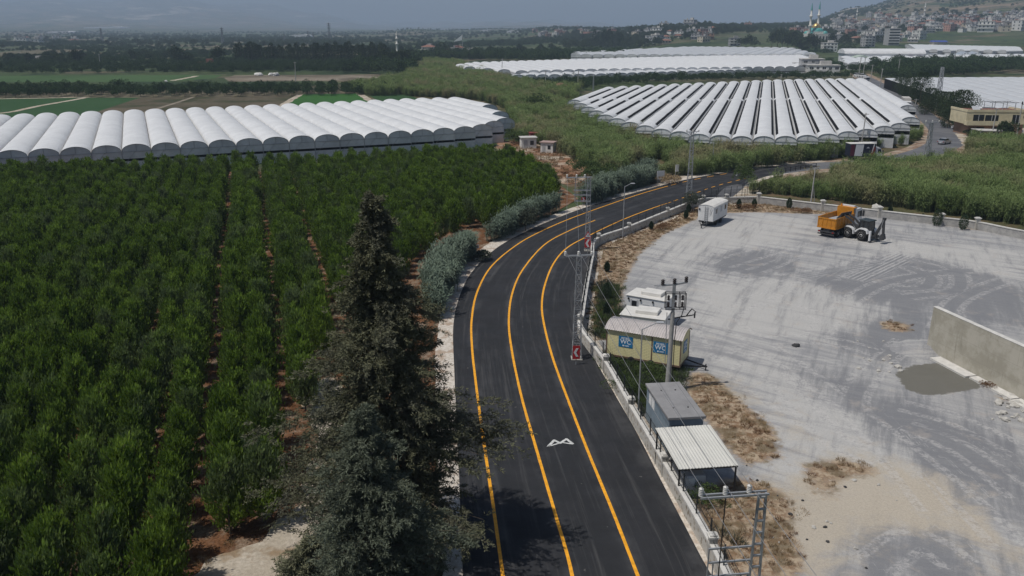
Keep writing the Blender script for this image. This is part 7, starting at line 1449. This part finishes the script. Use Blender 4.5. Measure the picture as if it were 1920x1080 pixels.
# --- radio mast and pylons
PYL = mat('weathered pylon steel', (.16, .17, .18), .7, .4, .3)
p = onter(1149, 44)[0]; t = thing('radio_mast', (p.x, p.y, p.z), 'very tall thin radio mast on the middle hill', 'mast'); obj('mast_shaft', PYL, lambda b: lattice(b, 62, 1.5, 1.1, 26, .22), t)
obj('aerial', PYL, lambda b: (b.tube((0, 0, 62), (0, 0, 67), .2, n=6), b.lathe((.9, 0, 40), [(.7, 0), (.8, 1.4)], 8)), t)
def pylon(px, y, h_, lb, arms=3):
    p, D = onter(px, y, 400); t = thing('pylon', (p.x, p.y, p.z-.5), lb, 'pylon'); r_ = .20+D/9000
    obj('lattice_tower', PYL, lambda b: lattice(b, h_, h_*.16, h_*.03, 9, r_), t)
    for k in range(arms): obj('crossarm', PYL, lambda b: (b.bar((-h_*.12, 0, h_*(.72+.11*k)), (h_*.12, 0, h_*(.72+.11*k)), r_*1.6), b.bar((-h_*.12, 0, h_*(.72+.11*k)), (0, 0, h_*(.76+.11*k)), r_), b.bar((h_*.12, 0, h_*(.72+.11*k)), (0, 0, h_*(.76+.11*k)), r_)), t)
for a in ((192, 80, 26, 'pylon left of the far light plots'), (418, 82, 27, 'pylon beyond the left plain, right of centre'), (534, 81, 16, 'small pylon left of the tallest one'), (618, 77, 36, 'tallest steel pylon of the far left plain'), (588, 77, 18, 'short pylon just left of the tallest one'), (627, 77, 14, 'short pylon just right of the tallest one'), (578, 76, 20, 'faint pylon further left of the tallest one')): pylon(*a)
# white sail roof of the hamlet
p = onter(859, 92)[0]; t = thing('sail_roof', (p.x, p.y, p.z), 'white triangular sail roof above the hamlet', 'canopy'); obj('sail', WHITEP, lambda b: b.prism([(-6, 9), (5, 11), (6, 18)], -.3, .3), t); obj('mast', STEEL, lambda b: b.tube((6, 0, 0), (6, 0, 18), .4, .2, 8), t)
# far light plots: quarries, sheds, plastic houses
for i, (x0_, x1_, y, lb) in enumerate(((158, 225, 53.5, 'far sheet of white greenhouse roofs below the left hills'), (88, 132, 62.5, 'small far greenhouse roofs at the left'), (540, 580, 71, 'faint far white roofs beside the pylons'), (900, 923, 60.5, 'small white plastic houses on the far low hill'), (950, 972, 62.5, 'white shed on the far slope left of the mast'))):
    pa, Da = onter(x0_, y, 1500, 9000); W_ = (x1_-x0_)/F*(pa.y*CP); t = thing('far_greenhouse', (pa.x+W_/2, pa.y, pa.z), lb, 'greenhouse'); 
    obj('roof', FILM, lambda b: b.prism([(-W_/2, -3), (W_/2, -3), (W_/2, 6), (W_*.3, 9), (-W_*.2, 8), (-W_/2, 5)], 0, W_*.7), t); obj('side_film', SKIRT, lambda b: b.box(-W_/2, W_/2, -.5, -.02, -3, 3), t)
# --- woods and groves over plain and hill
ghpoly = [[(q.x, q.y) for q in GP(a, 0)] for a in ([(850, 142), (980, 152), (1530, 142), (1540, 108), (1500, 104), (1280, 107), (1080, 112), (850, 120)], [(1050, 110), (1540, 110), (1440, 85), (1060, 100)], [(1560, 124), (2300, 118), (2300, 98), (1560, 100)], [(1680, 106), (1930, 106), (1920, 86), (1680, 86)])]
def keep_clear(P):
    k = np.ones(len(P), bool)
    for g_ in ghpoly: k &= ~inpoly(P[:, 0], P[:, 1], g_)
    Tq = np.array([(q.x, q.y) for q in TAKEN])
    for i in range(0, len(P), 2000):
        d = ((P[i:i+2000, None, :]-Tq[None])**2).sum(-1); n_ = (P[i:i+2000, None, :]-Tq[None]-np.array([0, -14.0]))
        k[i:i+2000] &= (d.min(1) > 64) & ((n_**2).sum(-1).min(1) > 50)
    return P[k]
wsrc = src_w[:3]
P = farpts(26000, 560, 1500, 101); P = P[(clump(P, 60, 1) > .15)]; P = keep_clear(P); P = P[~((P[:, 1] < 730) & (P[:, 0] < 0) & (P[:, 1] < 560))]
tag(scatter('far_groves', P, gsrc, .55, 1.0, 102), 'dark groves and hedges covering the plain', 'grove', kind='stuff')
P = farpts(5200, 640, 2400, 103, -500, 2500); P = P[(clump(P, 110, 3) > .45)]; P = keep_clear(P)
tag(scatter('far_woods', P, wsrc, .6, 1.2, 104), 'taller dark trees between the fields and houses', 'woods', kind='stuff')
P = farpts(26000, 1300, 4200, 105, -500, 2500); P = P[(clump(P, 150, 5) > .05)]; P = keep_clear(P)
tag(scatter('far_groves', P, gsrc, .8, 1.6, 106), 'distant groves fading into the haze', 'grove', kind='stuff')
# dense trees around and below the town
def band(n, xa, xb, ya, yb, seed, f=50, thr=-.3):
    r_ = random.Random(seed); out = []
    for _ in range(n):
        p = onter(r_.uniform(xa, xb), r_.uniform(ya, yb))[0]; out.append((p.x, p.y))
    P = np.array(out); return keep_clear(P[clump(P, f, seed) > thr])
P = np.concatenate([band(500, 1480, 2000, 60, 84, 7), band(900, 1700, 2000, 64, 90, 9, 80, -2), band(900, 1480, 1950, 22, 62, 11, 60, .15), band(500, 1060, 1500, 60, 95, 17, 60, .0), band(900, 1060, 1420, 46, 92, 13, 70, -.3), band(160, 1395, 1505, 62, 92, 15, 70, -2)])
tag(scatter('town_woods', P, wsrc, .7, 1.35, 14), 'dark trees filling the gaps of the town and the hill slopes', 'woods', kind='stuff')
for i in range(16):
    p = onter(1115+i*3.4+rnd.uniform(-1, 1), 88+rnd.uniform(-2, 1))[0]; t = thing('cypress', (p.x, p.y, p.z), 'dark cypress in the dense stand left of the middle hill houses', 'tree', 'cypresses of the middle hill stand', i); s = rnd.uniform(1.2, 1.9); t.scale = (s, s, s); link('crown', CY[i % 2], t); link('trunk', wtr, t)
for i, (px, y, hh) in enumerate([(1388, 88, 13), (1398, 89, 12), (1406, 88, 15), (1414, 90, 12), (1446, 90, 18), (1456, 90, 22), (1466, 91, 21), (1476, 92, 19), (1488, 93, 22), (1498, 94, 20), (1515, 96, 20), (1522, 95, 16), (1538, 91, 14), (1560, 84, 14), (1584, 84, 14), (1598, 104, 10)]):
    p = onter(px, y)[0]; t = thing('town_tree', (p.x, p.y, p.z-.3), 'tall dark tree in the cluster beside the mosque', 'tree', 'dark trees beside the mosque', i); s = hh/8.0; t.scale = (s*.85, s*.85, s); link('crown', WT[i % 3], t); link('trunk', wtr, t)

for i, (px, y, sz, lb) in enumerate(((486, 141.5, 2.4, 'left white heap on the bare brown field'), (508, 141.5, 2.0, 'middle white heap on the bare brown field'), (517, 142, 2.6, 'right white heap on the bare brown field'), (311, 153, 1.0, 'small white heap by the white farm track'))):
    rock(G(px, y), sz, 300+i, WALLC['white'], lb, None)
# ================================================================== HAZE
if True:
    _hv = V_GROUND[:, 2]; ZLOW = float(_hv.min()); ZTOP = max(float(_hv.max())+40, 120.0)
    hb = MB(); hb.box(-11000, 11000, -600, 15800, ZLOW-1.1, ZTOP)
    hm = bpy.data.materials.new('haze air'); hm.use_nodes = True; n = hm.node_tree.nodes; n.clear()
    pv = n.new('ShaderNodeVolumePrincipled'); pv.inputs['Color'].default_value = (.62, .78, .98, 1); pv.inputs['Density'].default_value = 1.9e-4; pv.inputs['Anisotropy'].default_value = .0
    o = n.new('ShaderNodeOutputMaterial'); hm.node_tree.links.new(pv.outputs[0], o.inputs['Volume'])
    hz_o = hb.build('haze', hm); tag(hz_o, 'thin blue grey haze over the plain and hills', 'haze', kind='stuff')
    for m_ in (hm,):
        try: m_.cycles.homogeneous_volume = True
        except Exception: pass
